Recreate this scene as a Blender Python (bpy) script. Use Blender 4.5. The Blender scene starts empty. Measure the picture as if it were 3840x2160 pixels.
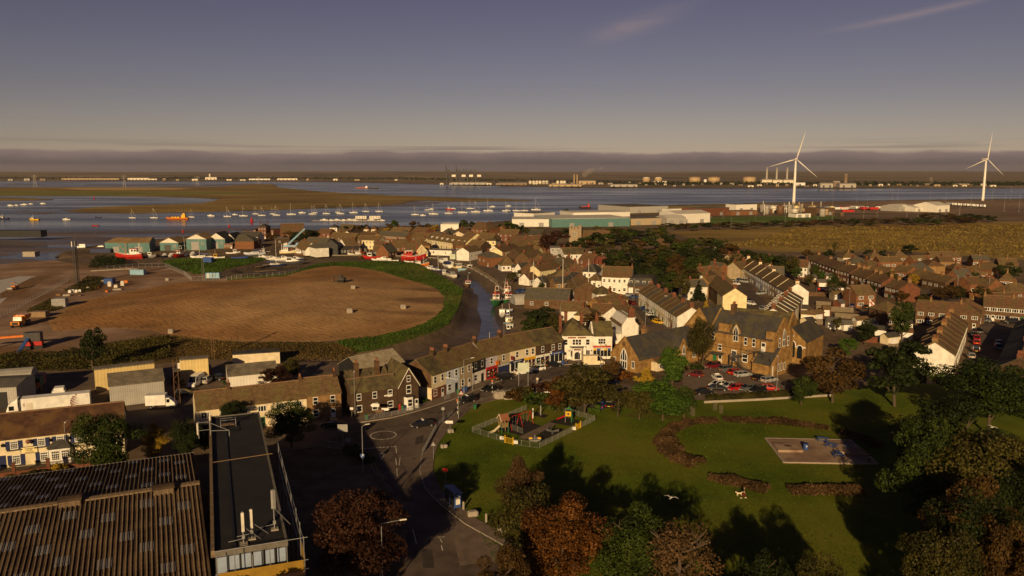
import bpy,math,random
import numpy as np
from mathutils import Vector,Matrix
from mathutils.geometry import tessellate_polygon
R=math.radians
random.seed(7)
sc=bpy.context.scene
col=sc.collection
# - camera
FPX,PITCH,CAMH=2987.0,R(8.4),50.0
cam=bpy.data.cameras.new('camera');camo=bpy.data.objects.new('camera',cam);col.objects.link(camo)
cam.sensor_width=36.0;cam.lens=36.0*FPX/3840.0
cam.clip_start=.5;cam.clip_end=60000
camo.location=(0,0,CAMH);camo.rotation_euler=(R(90)-PITCH,0,0)
sc.camera=camo
sc.render.resolution_x,sc.render.resolution_y=1024,576
# - light
SUN_AZ,SUN_EL=R(12),R(16.5)
world=bpy.data.worlds.new('World');sc.world=world;world.use_nodes=True
nt=world.node_tree;nt.nodes.clear()
def N(t,tree=None,**kw):
 n=(tree or nt).nodes.new(t)
 for k,v in kw.items():
  if k.startswith('i_'):
   n.inputs[k[2:].replace('_',' ')].default_value=v
  else:setattr(n,k,v)
 return n
def mathn(tree,op,a,b=None,c=None,clamp=False):
 n=tree.nodes.new('ShaderNodeMath');n.operation=op;n.use_clamp=clamp
 for i,v in enumerate((a,b,c)):
  if v is None:continue
  if isinstance(v,(int,float)):n.inputs[i].default_value=v
  else:tree.links.new(v,n.inputs[i])
 return n.outputs[0]
def mixc(tree,fac,a,b,bt='MIX'):
 n=tree.nodes.new('ShaderNodeMix');n.data_type='RGBA';n.blend_type=bt
 for i,v in((0,fac),(6,a),(7,b)):
  if isinstance(v,(int,float)):n.inputs[i].default_value=v
  elif isinstance(v,tuple):n.inputs[i].default_value=(*v,1)if len(v)==3 else v
  else:tree.links.new(v,n.inputs[i])
 return n.outputs[2]
def build_sky():
 L=nt.links.new
 sky=N('ShaderNodeTexSky',sky_type='NISHITA',sun_disc=False,sun_elevation=SUN_EL,sun_rotation=math.pi+SUN_AZ,altitude=.0,air_density=1.0,dust_density=.4,ozone_density=1.5)
 tc=N('ShaderNodeTexCoord');sep=N('ShaderNodeSeparateXYZ');L(tc.outputs['Generated'],sep.inputs[0])
 hs=N('ShaderNodeHueSaturation',i_Saturation=SKY_SAT,i_Value=1.0);L(sky.outputs[0],hs.inputs['Color'])
 z=sep.outputs[2]
 up=mathn(nt,'MULTIPLY',z,2.9,clamp=True)
 tint=mixc(nt,up,SKY_TINT,SKY_TOP)
 depth=mathn(nt,'DIVIDE',1.0,mathn(nt,'MULTIPLY_ADD',mathn(nt,'MAXIMUM',z,.0),SKY_FALL,1.0))
 base=mixc(nt,1.0,mixc(nt,1.0,hs.outputs[0],tint,'MULTIPLY'),depth,'MULTIPLY')
 mp=N('ShaderNodeMapping');mp.inputs['Scale'].default_value=(14,14,60);L(tc.outputs['Generated'],mp.inputs[0])
 n1=N('ShaderNodeTexNoise',i_Scale=1.0,i_Detail=7.0,i_Roughness=.6);L(mp.outputs[0],n1.inputs['Vector'])
 mp2=N('ShaderNodeMapping');mp2.inputs['Scale'].default_value=(2.0,2.0,2.0);L(tc.outputs['Generated'],mp2.inputs[0])
 n2=N('ShaderNodeTexNoise',i_Scale=1.0,i_Detail=2.0);L(mp2.outputs[0],n2.inputs['Vector'])
 # bank of cloud lying along the horizon: top edge wanders between 1.0 and 1.6 degrees
 top=mathn(nt,'ADD',mathn(nt,'MULTIPLY',n2.outputs[0],.020),mathn(nt,'ADD',mathn(nt,'MULTIPLY',n1.outputs[0],.012),.0075))
 edge=mathn(nt,'SUBTRACT',top,z)
 bank=mathn(nt,'MULTIPLY_ADD',edge,300.0,.3,clamp=True)
 crest=mathn(nt,'SUBTRACT',1.0,mathn(nt,'MULTIPLY',edge,70.0,clamp=True),clamp=True)
 bankc=mixc(nt,crest,BANK_DARK,BANK_LIT)
 # thin streaks above the bank and two high wisps
 mp3=N('ShaderNodeMapping');mp3.inputs['Scale'].default_value=(3.2,3.2,170);mp3.inputs['Location'].default_value=(1.3,.2,.4);L(tc.outputs['Generated'],mp3.inputs[0])
 n3=N('ShaderNodeTexNoise',i_Scale=1.0,i_Detail=4.0,i_Roughness=.5);L(mp3.outputs[0],n3.inputs['Vector'])
 lay=mathn(nt,'SUBTRACT',1.0,mathn(nt,'MULTIPLY',mathn(nt,'ABSOLUTE',mathn(nt,'SUBTRACT',z,.026)),90.0,clamp=True))
 st=mathn(nt,'MULTIPLY',mathn(nt,'MULTIPLY_ADD',n3.outputs[0],6.0,-2.9,clamp=True),lay)
 mp4=N('ShaderNodeMapping');mp4.inputs['Scale'].default_value=(5,3,26);mp4.inputs['Rotation'].default_value=(0,R(-9),0);mp4.inputs['Location'].default_value=(.35,0,.1)
 L(tc.outputs['Generated'],mp4.inputs[0])
 n4=N('ShaderNodeTexNoise',i_Scale=1.0,i_Detail=6.0,i_Roughness=.62,i_Distortion=.6);L(mp4.outputs[0],n4.inputs['Vector'])
 hi=mathn(nt,'MULTIPLY_ADD',n4.outputs[0],5.0,-3.15,clamp=True)
 az=mathn(nt,'DIVIDE',sep.outputs[0],mathn(nt,'MAXIMUM',sep.outputs[1],.02))
 def wisp(a0,z0,slope,wa,wz):
  da=mathn(nt,'SUBTRACT',az,a0);dz=mathn(nt,'SUBTRACT',mathn(nt,'SUBTRACT',z,z0),mathn(nt,'MULTIPLY',da,slope))
  q=mathn(nt,'ADD',mathn(nt,'POWER',mathn(nt,'ABSOLUTE',mathn(nt,'DIVIDE',da,wa)),2.0),mathn(nt,'POWER',mathn(nt,'ABSOLUTE',mathn(nt,'DIVIDE',dz,wz)),2.0))
  return mathn(nt,'MULTIPLY',mathn(nt,'EXPONENT',mathn(nt,'MULTIPLY',q,-1.0)),mathn(nt,'MULTIPLY_ADD',n4.outputs[0],3.0,-.75,clamp=True))
 hi=mathn(nt,'ADD',wisp(.155,.172,.28,.05,.010),mathn(nt,'ADD',wisp(.49,.166,.12,.09,.0035),mathn(nt,'MULTIPLY',hi,.15)),clamp=True)
 c=mixc(nt,mathn(nt,'MULTIPLY',hi,.75),base,WISP)
 c=mixc(nt,mathn(nt,'MULTIPLY',st,.55),c,STREAK)
 c=mixc(nt,bank,c,bankc)
 bg=N('ShaderNodeBackground',i_Strength=SKY_STR);L(c,bg.inputs[0])
 out=N('ShaderNodeOutputWorld');L(bg.outputs[0],out.inputs[0])
SKY_STR,SKY_SAT,SKY_TINT,SKY_TOP,SKY_FALL=.05,.70,(1.15,.93,.86),(1.30,.98,1.52),7.0
BANK_DARK,BANK_LIT,STREAK,WISP=(1.9,1.5,1.6),(5.0,3.6,3.2),(3.0,2.3,2.3),(5.4,4.2,4.4)
build_sky()
sun=bpy.data.lights.new('sun','SUN');sun.energy=5.0;sun.angle=R(.53);sun.color=(1.0,.68,.33)
suno=bpy.data.objects.new('sun',sun);col.objects.link(suno);suno.location=(-60,-200,200)
suno.rotation_euler=Vector((math.sin(SUN_AZ)*math.cos(SUN_EL),math.cos(SUN_AZ)*math.cos(SUN_EL),-math.sin(SUN_EL))).to_track_quat('-Z','Y').to_euler()
sc.view_settings.view_transform='Standard';sc.view_settings.look='None'
sc.view_settings.exposure=.0;sc.view_settings.gamma=1.0;sc.view_settings.use_curve_mapping=False
sc.cycles.use_denoising=True;sc.cycles.max_bounces=6;sc.cycles.volume_bounces=0;sc.cycles.transparent_max_bounces=8
sc.cycles.diffuse_bounces=3
# - survey: a bearing in the photograph (u, v of 3840 x 2160) to a place on the level z
CP,SP=math.cos(PITCH),math.sin(PITCH)
def ray(u,v):
 x,y=(u-1920)/FPX,(1080-v)/FPX
 return Vector((x,CP+y*SP,-SP+y*CP))
def G(u,v,z=.0):
 d=ray(u,v);t=(z-CAMH)/d.z
 return Vector((d.x*t,d.y*t,z))
def AT(u,v,Y):
 d=ray(u,v);return Vector((d.x,d.y,d.z))*(Y/d.y)+Vector((0,0,CAMH))
def UV(p):
 dx,dy,dz=p[0],p[1],(p[2]if len(p)>2 else 0)-CAMH
 f=dy*CP-dz*SP;up=dy*SP+dz*CP
 return(1920+dx/f*FPX,1080-up/f*FPX)
 # - materials
MATS={}
def mat(name,c=(.5,.5,.5),c2=None,s=1.5,rough=.85,metal=.0,bump=.0,bs=8.0,pattern=None,spec=.3,coord='Object',detail=4.0,lo=.35,hi=.65,c3=None,s3=.15):
 if name in MATS:return MATS[name]
 m=bpy.data.materials.new(name);m.use_nodes=True;t=m.node_tree;L=t.links.new
 b=t.nodes['Principled BSDF'];b.inputs['Roughness'].default_value=rough;b.inputs['Metallic'].default_value=metal
 b.inputs['Specular IOR Level'].default_value=spec
 tc=N('ShaderNodeTexCoord',t);v=tc.outputs[coord]
 if coord=='World':
  pass
 no=N('ShaderNodeTexNoise',t,i_Scale=s,i_Detail=detail,i_Roughness=.6);L(v,no.inputs['Vector'])
 rp=N('ShaderNodeMapRange',t);rp.inputs[1].default_value=lo;rp.inputs[2].default_value=hi;L(no.outputs[0],rp.inputs[0])
 if c2 is None:c2=tuple(x*.72 for x in c)
 cc=mixc(t,rp.outputs[0],c2,c)
 if c3 is not None:
  n3=N('ShaderNodeTexNoise',t,i_Scale=s3,i_Detail=3.0);L(v,n3.inputs['Vector'])
  r3=N('ShaderNodeMapRange',t);r3.inputs[1].default_value=.45;r3.inputs[2].default_value=.62;L(n3.outputs[0],r3.inputs[0])
  cc=mixc(t,r3.outputs[0],cc,c3)
 h=None
 if pattern:
  kind,sx,sz,dark=pattern
  sp_=N('ShaderNodeSeparateXYZ',t);L(v,sp_.inputs[0])
  xy=mathn(t,'ADD',sp_.outputs[0],sp_.outputs[1])
  cb=N('ShaderNodeCombineXYZ',t);L(mathn(t,'MULTIPLY',xy,sx),cb.inputs[0]);L(mathn(t,'MULTIPLY',sp_.outputs[2],sz),cb.inputs[1])
  if kind=='brick':
   br=N('ShaderNodeTexBrick',t);br.inputs['Scale'].default_value=1.0;br.inputs['Mortar Size'].default_value=.03
   br.inputs['Color1'].default_value=(1,1,1,1);br.inputs['Color2'].default_value=(.72,.72,.72,1);br.inputs['Mortar'].default_value=(dark,dark,dark,1)
   br.inputs['Row Height'].default_value=.5;L(cb.outputs[0],br.inputs['Vector'])
   cc=mixc(t,1.0,cc,br.outputs[0],'MULTIPLY');h=br.outputs[1]
  elif kind=='ribs':
   w=mathn(t,'SINE',mathn(t,'MULTIPLY',xy,sx));h=w
   wr=N('ShaderNodeMapRange',t);wr.inputs[1].default_value=-1;wr.inputs[2].default_value=1;wr.inputs[3].default_value=dark;wr.inputs[4].default_value=1;L(w,wr.inputs[0])
   cc=mixc(t,1.0,cc,wr.outputs[0],'MULTIPLY')
 L(cc,b.inputs['Base Color'])
 if bump:
  bn=N('ShaderNodeTexNoise',t,i_Scale=bs,i_Detail=5.0);L(v,bn.inputs['Vector'])
  bp=N('ShaderNodeBump',t,i_Strength=min(1.0,bump),i_Distance=.1 if bump<=1 else .1*bump);L(bn.outputs[0],bp.inputs['Height']);L(bp.outputs[0],b.inputs['Normal'])
 MATS[name]=m
 return m
def glass(name='window_glass',c=(.015,.018,.022),rough=.08):
 if name in MATS:return MATS[name]
 m=mat(name,c,rough=rough,spec=.6);return m
def leafmat(name,dark,light,trans=.14):
 if name in MATS:return MATS[name]
 m=bpy.data.materials.new(name);m.use_nodes=True;t=m.node_tree;L=t.links.new
 b=t.nodes['Principled BSDF'];b.inputs['Roughness'].default_value=.6;b.inputs['Specular IOR Level'].default_value=.12
 a=N('ShaderNodeAttribute',t,attribute_name='tone');oi=N('ShaderNodeObjectInfo',t)
 f=mathn(t,'MULTIPLY_ADD',oi.outputs['Random'],.25,mathn(t,'MULTIPLY_ADD',a.outputs['Fac'],1.0,-.12),clamp=True)
 c=mixc(t,f,dark,light);L(c,b.inputs['Base Color'])
 tr=N('ShaderNodeBsdfTranslucent',t);L(c,tr.inputs[0])
 mx=N('ShaderNodeMixShader',t);mx.inputs[0].default_value=trans;L(b.outputs[0],mx.inputs[1]);L(tr.outputs[0],mx.inputs[2])
 L(mx.outputs[0],t.nodes['Material Output'].inputs[0])
 MATS[name]=m;return m
M=MATS
def paint(name,c,rough=.5,dirt=.75,**k):return mat(name,c,tuple(x*dirt for x in c),s=.7,rough=rough,**k)
def brick(name,c,c2=None):return mat(name,c,c2,s=.8,rough=.9,pattern=('brick',4.3,6.6,.6),spec=.1)
def tiles(name,c,c2,moss=None):return mat(name,c,c2,s=1.1,rough=.85,pattern=('brick',2.6,5.4,.42),spec=.15,c3=moss,s3=.35)
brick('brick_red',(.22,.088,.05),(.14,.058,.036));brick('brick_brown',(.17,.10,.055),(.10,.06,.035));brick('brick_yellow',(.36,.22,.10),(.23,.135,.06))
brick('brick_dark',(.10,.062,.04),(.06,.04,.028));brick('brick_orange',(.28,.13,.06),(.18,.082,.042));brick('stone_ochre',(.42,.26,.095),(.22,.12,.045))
paint('render_white',(.80,.78,.72));paint('render_cream',(.76,.66,.46));paint('render_yellow',(.78,.68,.40));paint('render_grey',(.38,.38,.38));paint('render_blue',(.55,.62,.74))
paint('render_lilac',(.46,.44,.52));paint('render_pink',(.55,.35,.42));paint('render_tan',(.42,.34,.22));paint('render_mint',(.55,.62,.5));paint('render_black',(.022,.022,.024))
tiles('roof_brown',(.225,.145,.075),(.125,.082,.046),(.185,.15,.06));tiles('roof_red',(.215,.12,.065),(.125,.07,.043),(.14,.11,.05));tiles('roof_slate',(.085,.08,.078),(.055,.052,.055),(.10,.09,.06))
tiles('roof_grey',(.16,.145,.12),(.10,.09,.075),(.13,.125,.07));tiles('roof_moss',(.14,.112,.06),(.07,.056,.038),(.165,.14,.06));tiles('roof_bright_red',(.28,.07,.045),(.2,.05,.035))
tiles('roof_dark_red',(.115,.058,.036),(.066,.036,.026),(.15,.085,.04));paint('roof_flat',(.13,.12,.11),.9);paint('roof_pale',(.62,.60,.55),.7);paint('white',(.8,.8,.78));paint('off_white',(.7,.66,.58));paint('black',(.015,.015,.016));paint('dark_grey',(.06,.06,.062))
paint('steel',(.42,.43,.44),.4,metal=.6);paint('grey',(.3,.3,.3));paint('red',(.45,.02,.015));paint('orange',(.62,.17,.02));paint('yellow',(.75,.45,.02));paint('blue',(.04,.09,.30));paint('navy',(.02,.03,.10))
paint('green',(.03,.16,.06));paint('teal',(.10,.24,.25));paint('maroon',(.16,.015,.02));paint('brown',(.16,.09,.05));paint('wood',(.26,.17,.09));paint('terracotta',(.26,.11,.06));paint('sky_blue',(.25,.45,.62));paint('bark',(.09,.065,.045),.95)
paint('concrete',(.36,.32,.27),.9);paint('tyre',(.012,.012,.012),.9);paint('skin',(.5,.3,.2),.6);paint('plate_yellow',(.8,.55,.02));paint('lamp_glass',(.7,.7,.65),.2);paint('tail_red',(.4,.01,.01),.3)
glass();glass('car_glass',(.01,.012,.014),.05)
leafmat('leaf_green',(.008,.016,.004),(.055,.078,.012));leafmat('leaf_olive',(.014,.015,.005),(.085,.075,.015));leafmat('leaf_orange',(.03,.012,.004),(.21,.085,.016))
leafmat('leaf_copper',(.012,.005,.004),(.058,.024,.013));leafmat('leaf_yellow',(.12,.075,.01),(.42,.28,.03));leafmat('leaf_bright',(.014,.034,.005),(.075,.135,.015));leafmat('leaf_dark',(.005,.009,.003),(.03,.042,.009))
leafmat('leaf_bracken',(.03,.018,.008),(.135,.08,.034));leafmat('leaf_brown',(.02,.012,.005),(.105,.06,.016))
# - mesh builder
class MB:
 def __init__(s):s.v=[];s.f=[];s.m=[]
 def poly(s,pts,m=0):
  n=len(s.v);s.v+=[tuple(p)for p in pts];s.f.append(tuple(range(n,n+len(pts))));s.m.append(m);return s
 def box(s,x0,x1,y0,y1,z0,z1,m=0):
  n=len(s.v);s.v+=[(x,y,z)for z in(z0,z1)for x,y in((x0,y0),(x1,y0),(x1,y1),(x0,y1))]
  for q in((3,2,1,0),(4,5,6,7),(0,1,5,4),(1,2,6,5),(2,3,7,6),(3,0,4,7)):s.f.append(tuple(n+i for i in q));s.m.append(m)
  return s
 def bc(s,cx,cy,cz,sx,sy,sz,m=0,rz=.0):
  n=len(s.v);c_,s_=math.cos(rz),math.sin(rz);hx,hy=sx/2,sy/2
  for z in(cz-sz/2,cz+sz/2):
   for x,y in((-hx,-hy),(hx,-hy),(hx,hy),(-hx,hy)):s.v.append((cx+x*c_-y*s_,cy+x*s_+y*c_,z))
  for q in((3,2,1,0),(4,5,6,7),(0,1,5,4),(1,2,6,5),(2,3,7,6),(3,0,4,7)):s.f.append(tuple(n+i for i in q));s.m.append(m)
  return s
 def loft(s,rings,m=0,caps=True):
  n=len(s.v);k=len(rings[0])
  for r in rings:s.v+=[tuple(p)for p in r]
  for i in range(len(rings)-1):
   for j in range(k):
    a=n+i*k+j;b=n+i*k+(j+1)%k;s.f.append((a,b,b+k,a+k));s.m.append(m)
  if caps:
   s.f.append(tuple(n+j for j in reversed(range(k))));s.m.append(m)
   e=n+(len(rings)-1)*k;s.f.append(tuple(e+j for j in range(k)));s.m.append(m)
  return s
 def prism(s,pts,z0,z1,m=0):return s.loft([[(x,y,z0)for x,y in pts],[(x,y,z1)for x,y in pts]],m)
 def exty(s,prof,y0,y1,m=0):return s.loft([[(x,y1,z)for x,z in prof],[(x,y0,z)for x,z in prof]],m)
 def extx(s,prof,x0,x1,m=0):return s.loft([[(x0,y,z)for y,z in prof],[(x1,y,z)for y,z in prof]],m)
 def tube(s,p,q,r0,r1=None,n=6,m=0):
  p=Vector(p);q=Vector(q);r1=r0 if r1 is None else r1;d=(q-p)
  if d.length<1e-6:return s
  d.normalize();a=d.orthogonal().normalized();b=d.cross(a)
  rings=[[c+(a*math.cos(i*2*math.pi/n)+b*math.sin(i*2*math.pi/n))*r for i in range(n)]for c,r in((p,r0),(q,r1))]
  return s.loft(rings,m)
 def lathe(s,prof,n=10,m=0,cx=0,cy=0):
  return s.loft([[(cx+r*math.cos(i*2*math.pi/n),cy+r*math.sin(i*2*math.pi/n),z)for i in range(n)]for r,z in prof],m)
 def mesh(s,name,mats,smooth=False):
  me=bpy.data.meshes.new(name);me.from_pydata(s.v,[],s.f)
  for k in([mats]if isinstance(mats,(str,bpy.types.Material))else mats):me.materials.append(M[k]if isinstance(k,str)else k)
  if max(s.m,default=0):me.polygons.foreach_set('material_index',s.m)
  if smooth:me.polygons.foreach_set('use_smooth',[True]*len(s.f))
  me.validate();me.update();return me
MESH={}
def cached(key,fn):
 if key not in MESH:MESH[key]=fn()
 return MESH[key]
def tag(o,label=None,cat=None,group=None,kind=None):
 if label:o['label']=label
 if cat:o['category']=cat
 if group:o['group']=group
 if kind:o['kind']=kind
 return o
def obj(name,me,parent=None,loc=(0,0,0),rz=.0,scale=None,rot=None,over=None):
 o=bpy.data.objects.new(name,me);col.objects.link(o);o.location=loc
 o.rotation_euler=rot if rot else(0,0,rz)
 if scale is not None:o.scale=scale if isinstance(scale,tuple)else(scale,)*3
 if parent:o.parent=parent
 if over:
  for i,k in(over.items()if isinstance(over,dict)else[(0,over)]):
   o.material_slots[i].link='OBJECT';o.material_slots[i].material=M[k]if isinstance(k,str)else k
 return o
def thing(name,label,cat,loc,rz=.0,group=None,scale=None):return tag(obj(name,None,None,loc,rz,scale),label,cat,group)
def struct(name,me,loc=(0,0,0)):return tag(obj(name,me,None,loc),kind='structure')
ORD='first second third fourth fifth sixth seventh eighth ninth tenth eleventh twelfth thirteenth fourteenth fifteenth sixteenth seventeenth eighteenth nineteenth twentieth'.split()
TENS={20:'twenty',30:'thirty',40:'forty',50:'fifty',60:'sixty',70:'seventy',80:'eighty',90:'ninety'}
def ordn(i):
 if i<20:return ORD[i]
 i+=1
 if i%10==0:return TENS[i].replace('y','ieth')
 return TENS[i//10*10]+'-'+ORD[i%10-1]if i<100 else 'hundred and '+ordn(i-101)
def number(things,fmt):
 """give each thing of a kind its own label by its place counted along the picture"""
 for i,o in enumerate(sorted(things,key=lambda o:UV(o.matrix_world.translation if False else o.location)[0])):o['label']=fmt.format(o=ordn(i))
def sheet(name,pts,z,m,uvz=True,kind='structure',thick=.0):
 P=[(*(G(u,v,z).xy if uvz else(u,v)),z)for u,v in pts]
 me=bpy.data.meshes.new(name);tri=tessellate_polygon([[Vector(p)for p in P]])
 vs=list(P);fs=[]
 for a,b,c in tri:
  A,B,C_=(Vector(P[i])for i in(a,b,c))
  fs.append((a,b,c)if(B-A).cross(C_-A).z>0 else(a,c,b))
 if thick:
  n=len(P);vs+=[(x,y,zz-thick)for x,y,zz in P]
  fs+=[(i,(i+1)%n,n+(i+1)%n,n+i)for i in range(n)]
 me.from_pydata(vs,[],fs);me.materials.append(M[m]);me.update()
 return tag(obj(name,me),kind=kind)
def text_mesh(body,size,m,align='CENTER'):
 cu=bpy.data.curves.new('lettering','FONT');cu.body=body;cu.size=size;cu.align_x=align;cu.align_y='CENTER';cu.extrude=.006;cu.resolution_u=2
 o=bpy.data.objects.new('lettering',cu);col.objects.link(o);dg=bpy.context.evaluated_depsgraph_get()
 me=bpy.data.meshes.new_from_object(o.evaluated_get(dg));bpy.data.objects.remove(o);bpy.data.curves.remove(cu)
 me.materials.clear();me.materials.append(M[m]);return me
 # = terrain
SEA_Z=-2.8
def inpoly(px,py,poly):
 ins=np.zeros(px.shape,bool);n=len(poly)
 for i in range(n):
  x1,y1=poly[i];x2,y2=poly[(i+1)%n]
  if y1==y2:continue
  c=((y1>py)!=(y2>py))&(px<(x2-x1)*(py-y1)/(y2-y1)+x1);ins^=c
 return ins
def sdist(px,py,poly):
 d=np.full(px.shape,1e9,np.float32);n=len(poly)
 for i in range(n):
  x1,y1=poly[i];x2,y2=poly[(i+1)%n];dx,dy=x2-x1,y2-y1;q=dx*dx+dy*dy
  if q<1e-9:continue
  t=np.clip(((px-x1)*dx+(py-y1)*dy)/q,0,1);np.minimum(d,(px-x1-t*dx)**2+(py-y1-t*dy)**2,out=d)
 d=np.sqrt(d);return np.where(inpoly(px,py,poly),d,-d)
def sstep(a,b,x):t=np.clip((x-a)/(b-a),0,1);return t*t*(3-2*t)
def vnoise(x,y,sd=0):
 o=np.zeros_like(x);rs=np.random.RandomState(sd)
 for k in range(9):
  a=rs.rand()*6.28;f=rs.uniform(.5,1.9)*1.5**(k%3);o+=np.sin((x*math.cos(a)+y*math.sin(a))*f+rs.rand()*6.28)/1.5**(k%3)
 return o/4.0
W=lambda pts,z:[tuple(G(u,v,z).xy)for u,v in pts]
LAND=W([(-600,1040),(0,990),(180,972),(235,962),(215,945),(300,925),(400,912),(560,897),(700,884),(860,872),(960,866),(1060,868),(1150,862),(1300,852),(1500,847),(1700,840),(1850,830),(2000,817),(2150,797),(2300,780),(2500,768),(2800,761),(3000,756),(3400,749),(3840,744),(5200,738)],0)+[(3000,-400),(-3000,-400),(-3000,300)]
CREEK_UP=[(235,962),(330,957),(430,960),(560,950),(720,948),(930,947),(1150,948),(1240,957),(1400,957),(1550,961),(1640,968),(1700,986),(1770,1005),(1830,1040),(1870,1070),(1905,1100),(1920,1150),(1925,1230),(1900,1290),(1835,1330)]
CREEK_LO=[(1720,1374),(1650,1365),(1560,1347),(1450,1347),(1290,1353),(1090,1353),(1100,1342),(1273,1334),(1418,1310),(1521,1280),(1625,1247),(1687,1214),(1724,1152),(1741,1085),(1678,1044),(1604,1007),(1563,986),(1480,978),(1314,978),(1190,986),(1130,1007),(1060,1028),(960,1030),(880,1020),(880,1006),(960,990),(1000,974),(980,962),(860,968),(660,968),(600,976),(590,992),(480,998),(430,994),(340,984),(230,985),(150,985),(100,975)]
CREEK=W(CREEK_UP+CREEK_LO,0)
CHANNEL=W([(1740,1050),(1790,1050),(1845,1110),(1860,1180),(1882,1240),(1860,1290),(1800,1335),(1735,1340),(1770,1290),(1795,1240),(1800,1200),(1788,1150),(1790,1110),(1765,1080)],-2.5)
MUD=[W(p,-2.6)for p in([(-400,862),(300,860),(600,858),(900,850),(1060,856),(1060,880),(700,905),(400,935),(200,950),(250,990),(-600,1060)],[(250,800),(550,800),(900,790),(1250,780),(1600,772),(1700,760),(1560,747),(1300,775),(280,790)],[(20,800),(40,788),(170,778),(360,776),(300,792),(180,806)],[(0,688),(140,690),(300,694),(0,697)],[(300,690),(900,690),(1040,703),(600,700),(300,697)],[(1240,722),(1700,742),(2300,743),(2000,748),(1500,738)])]
MARSH=[W(p,-1.6)for p in([(-900,700),(0,702),(400,701),(700,701),(830,699),(940,690),(1030,691),(1045,702),(1200,717),(1300,723),(1450,731),(1700,740),(1900,745),(2015,751),(1700,754),(1560,749),(1500,762),(1400,771),(1300,775),(1200,778),(1100,782),(900,788),(500,797),(280,793),(262,789),(333,777),(505,769),(747,761),(828,746),(740,740),(600,736),(400,733),(0,733),(-900,735)],[(-300,742),(100,742),(222,747),(100,750),(-300,750)])]
FAR=W([(-4000,676),(0,679),(600,680),(1200,682),(1550,689),(1900,698),(2200,704),(2500,706),(3840,706),(6500,706)],SEA_Z)+[(16000,16000),(-22000,16000)]
def mud_z(y):return-2.45+1.35*sstep(405,455,np.asarray(y,float))
def build_ground():
 nc=440;yy=np.concatenate([np.geomspace(70,400,50)[:-1]-260,np.linspace(140,640,270)[:-1],np.geomspace(900,15260,290)-260]);nr=len(yy);s=np.linspace(-.86,.86,nc)
 Y=np.repeat(yy,nc);X=np.tile(s,nr)*(Y+260)
 near=Y<2100
 z=np.full(X.shape,-4.2);C=np.zeros((len(X),3));C[:]=(.05,.042,.036)
 nz=vnoise(X*.02,Y*.02,1);nz2=vnoise(X*.11,Y*.11,2);nf=vnoise(X*.004,Y*.004,3)
 def lay(mask_sd,w,zz,c):
  a=sstep(-w,w,mask_sd);nonlocal z,C
  z=z*(1-a)+zz*a;a3=a[:,None];C=C*(1-a3)+np.array(c)*a3 if not isinstance(c,np.ndarray)else C*(1-a3)+c*a3
 for p in MUD:lay(sdist(X,Y,p),14,-2.79+.13*vnoise(X*.025,Y*.075,17)+.03*nz2,(.15,.115,.09))
 mc=np.array((.24,.165,.05))*(1+.35*nz)[:,None]
 for p in MARSH:lay(sdist(X,Y,p),6,-1.5+.1*nz2,mc)
 lay(sdist(X,Y,W([(222,705),(500,703),(722,706),(650,711),(300,712)],-1.5)),12,-1.4,(.5,.33,.14))
 lay(sdist(X,Y,W([(-200,716),(500,716),(960,722),(900,728),(500,733),(-200,732)],-1.5)),10,-1.4,(.19,.19,.04))
 fc=np.array((.17,.13,.085))*(1+.5*nf)[:,None]
 lay(sdist(X,Y,FAR),18,1.2+34*sstep(4200,9500,Y)*(.75+.35*vnoise(X*.0007,Y*.0004,9)),fc)
 ld=np.full(X.shape,-1e3);ld[near]=sdist(X[near],Y[near],LAND)
 lc=np.array((.155,.11,.07))*(1+.25*nz2)[:,None]
 a=sstep(-3,3,ld);z=z*(1-a);C=C*(1-a[:,None])+lc*a[:,None]
 cd=np.full(X.shape,-1e3);q=(Y<900);cd[q]=sdist(X[q],Y[q],CREEK)
 a=sstep(0,3.2,cd);z=z*(1-a)+(mud_z(Y)+.2*nz2)*a;b=sstep(-1,1.5,cd)[:,None];C=C*(1-b)+np.array((.105,.078,.056))*b
 hd=np.full(X.shape,-1e3);hd[q]=sdist(X[q],Y[q],CHANNEL);a=sstep(-.8,2.5,hd);z=z*(1-a)+-3.3*a
 # open country right of the town
 def tone(pts,c,w=4,var=.3):
  nonlocal C
  sd=np.full(X.shape,-1e3);sd[near]=sdist(X[near],Y[near],W(pts,0));a=sstep(-w,w,sd)[:,None];C=C*(1-a)+np.array(c)*(1+var*nz)[:,None]*a
 tone([(2500,870),(3000,845),(3840,830),(5000,820),(5200,950),(3840,975),(3400,945),(2900,945),(2700,920)],(.29,.20,.055))
 tone([(3250,846),(3560,838),(3700,846),(3600,862),(3420,866),(3260,856)],(.22,.11,.045),6)
 tone([(2640,815),(2990,808),(3160,812),(3100,826),(2660,838)],(.11,.17,.03),3)
 tone([(2990,760),(3400,752),(5000,740),(5000,800),(3840,800),(3050,800)],(.24,.165,.11),3)
 tone([(2300,785),(2600,768),(3000,760),(3000,775),(2600,785),(2350,795)],(.28,.21,.07),3)
 me=bpy.data.meshes.new('ground');nv=len(X)
 me.vertices.add(nv);me.vertices.foreach_set('co',np.stack([X,Y,z],1).astype(np.float32).ravel())
 i=np.arange(nr-1)[:,None]*nc+np.arange(nc-1)[None];i=i.ravel();F=np.stack([i,i+1,i+nc+1,i+nc],1)
 me.loops.add(F.size);me.loops.foreach_set('vertex_index',F.ravel());me.polygons.add(len(F));me.polygons.foreach_set('loop_start',np.arange(0,F.size,4));me.polygons.foreach_set('use_smooth',np.ones(len(F),bool))
 at=me.color_attributes.new('soil','FLOAT_COLOR','POINT');at.data.foreach_set('color',np.concatenate([C,np.ones((nv,1))],1).astype(np.float32).ravel())
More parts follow.
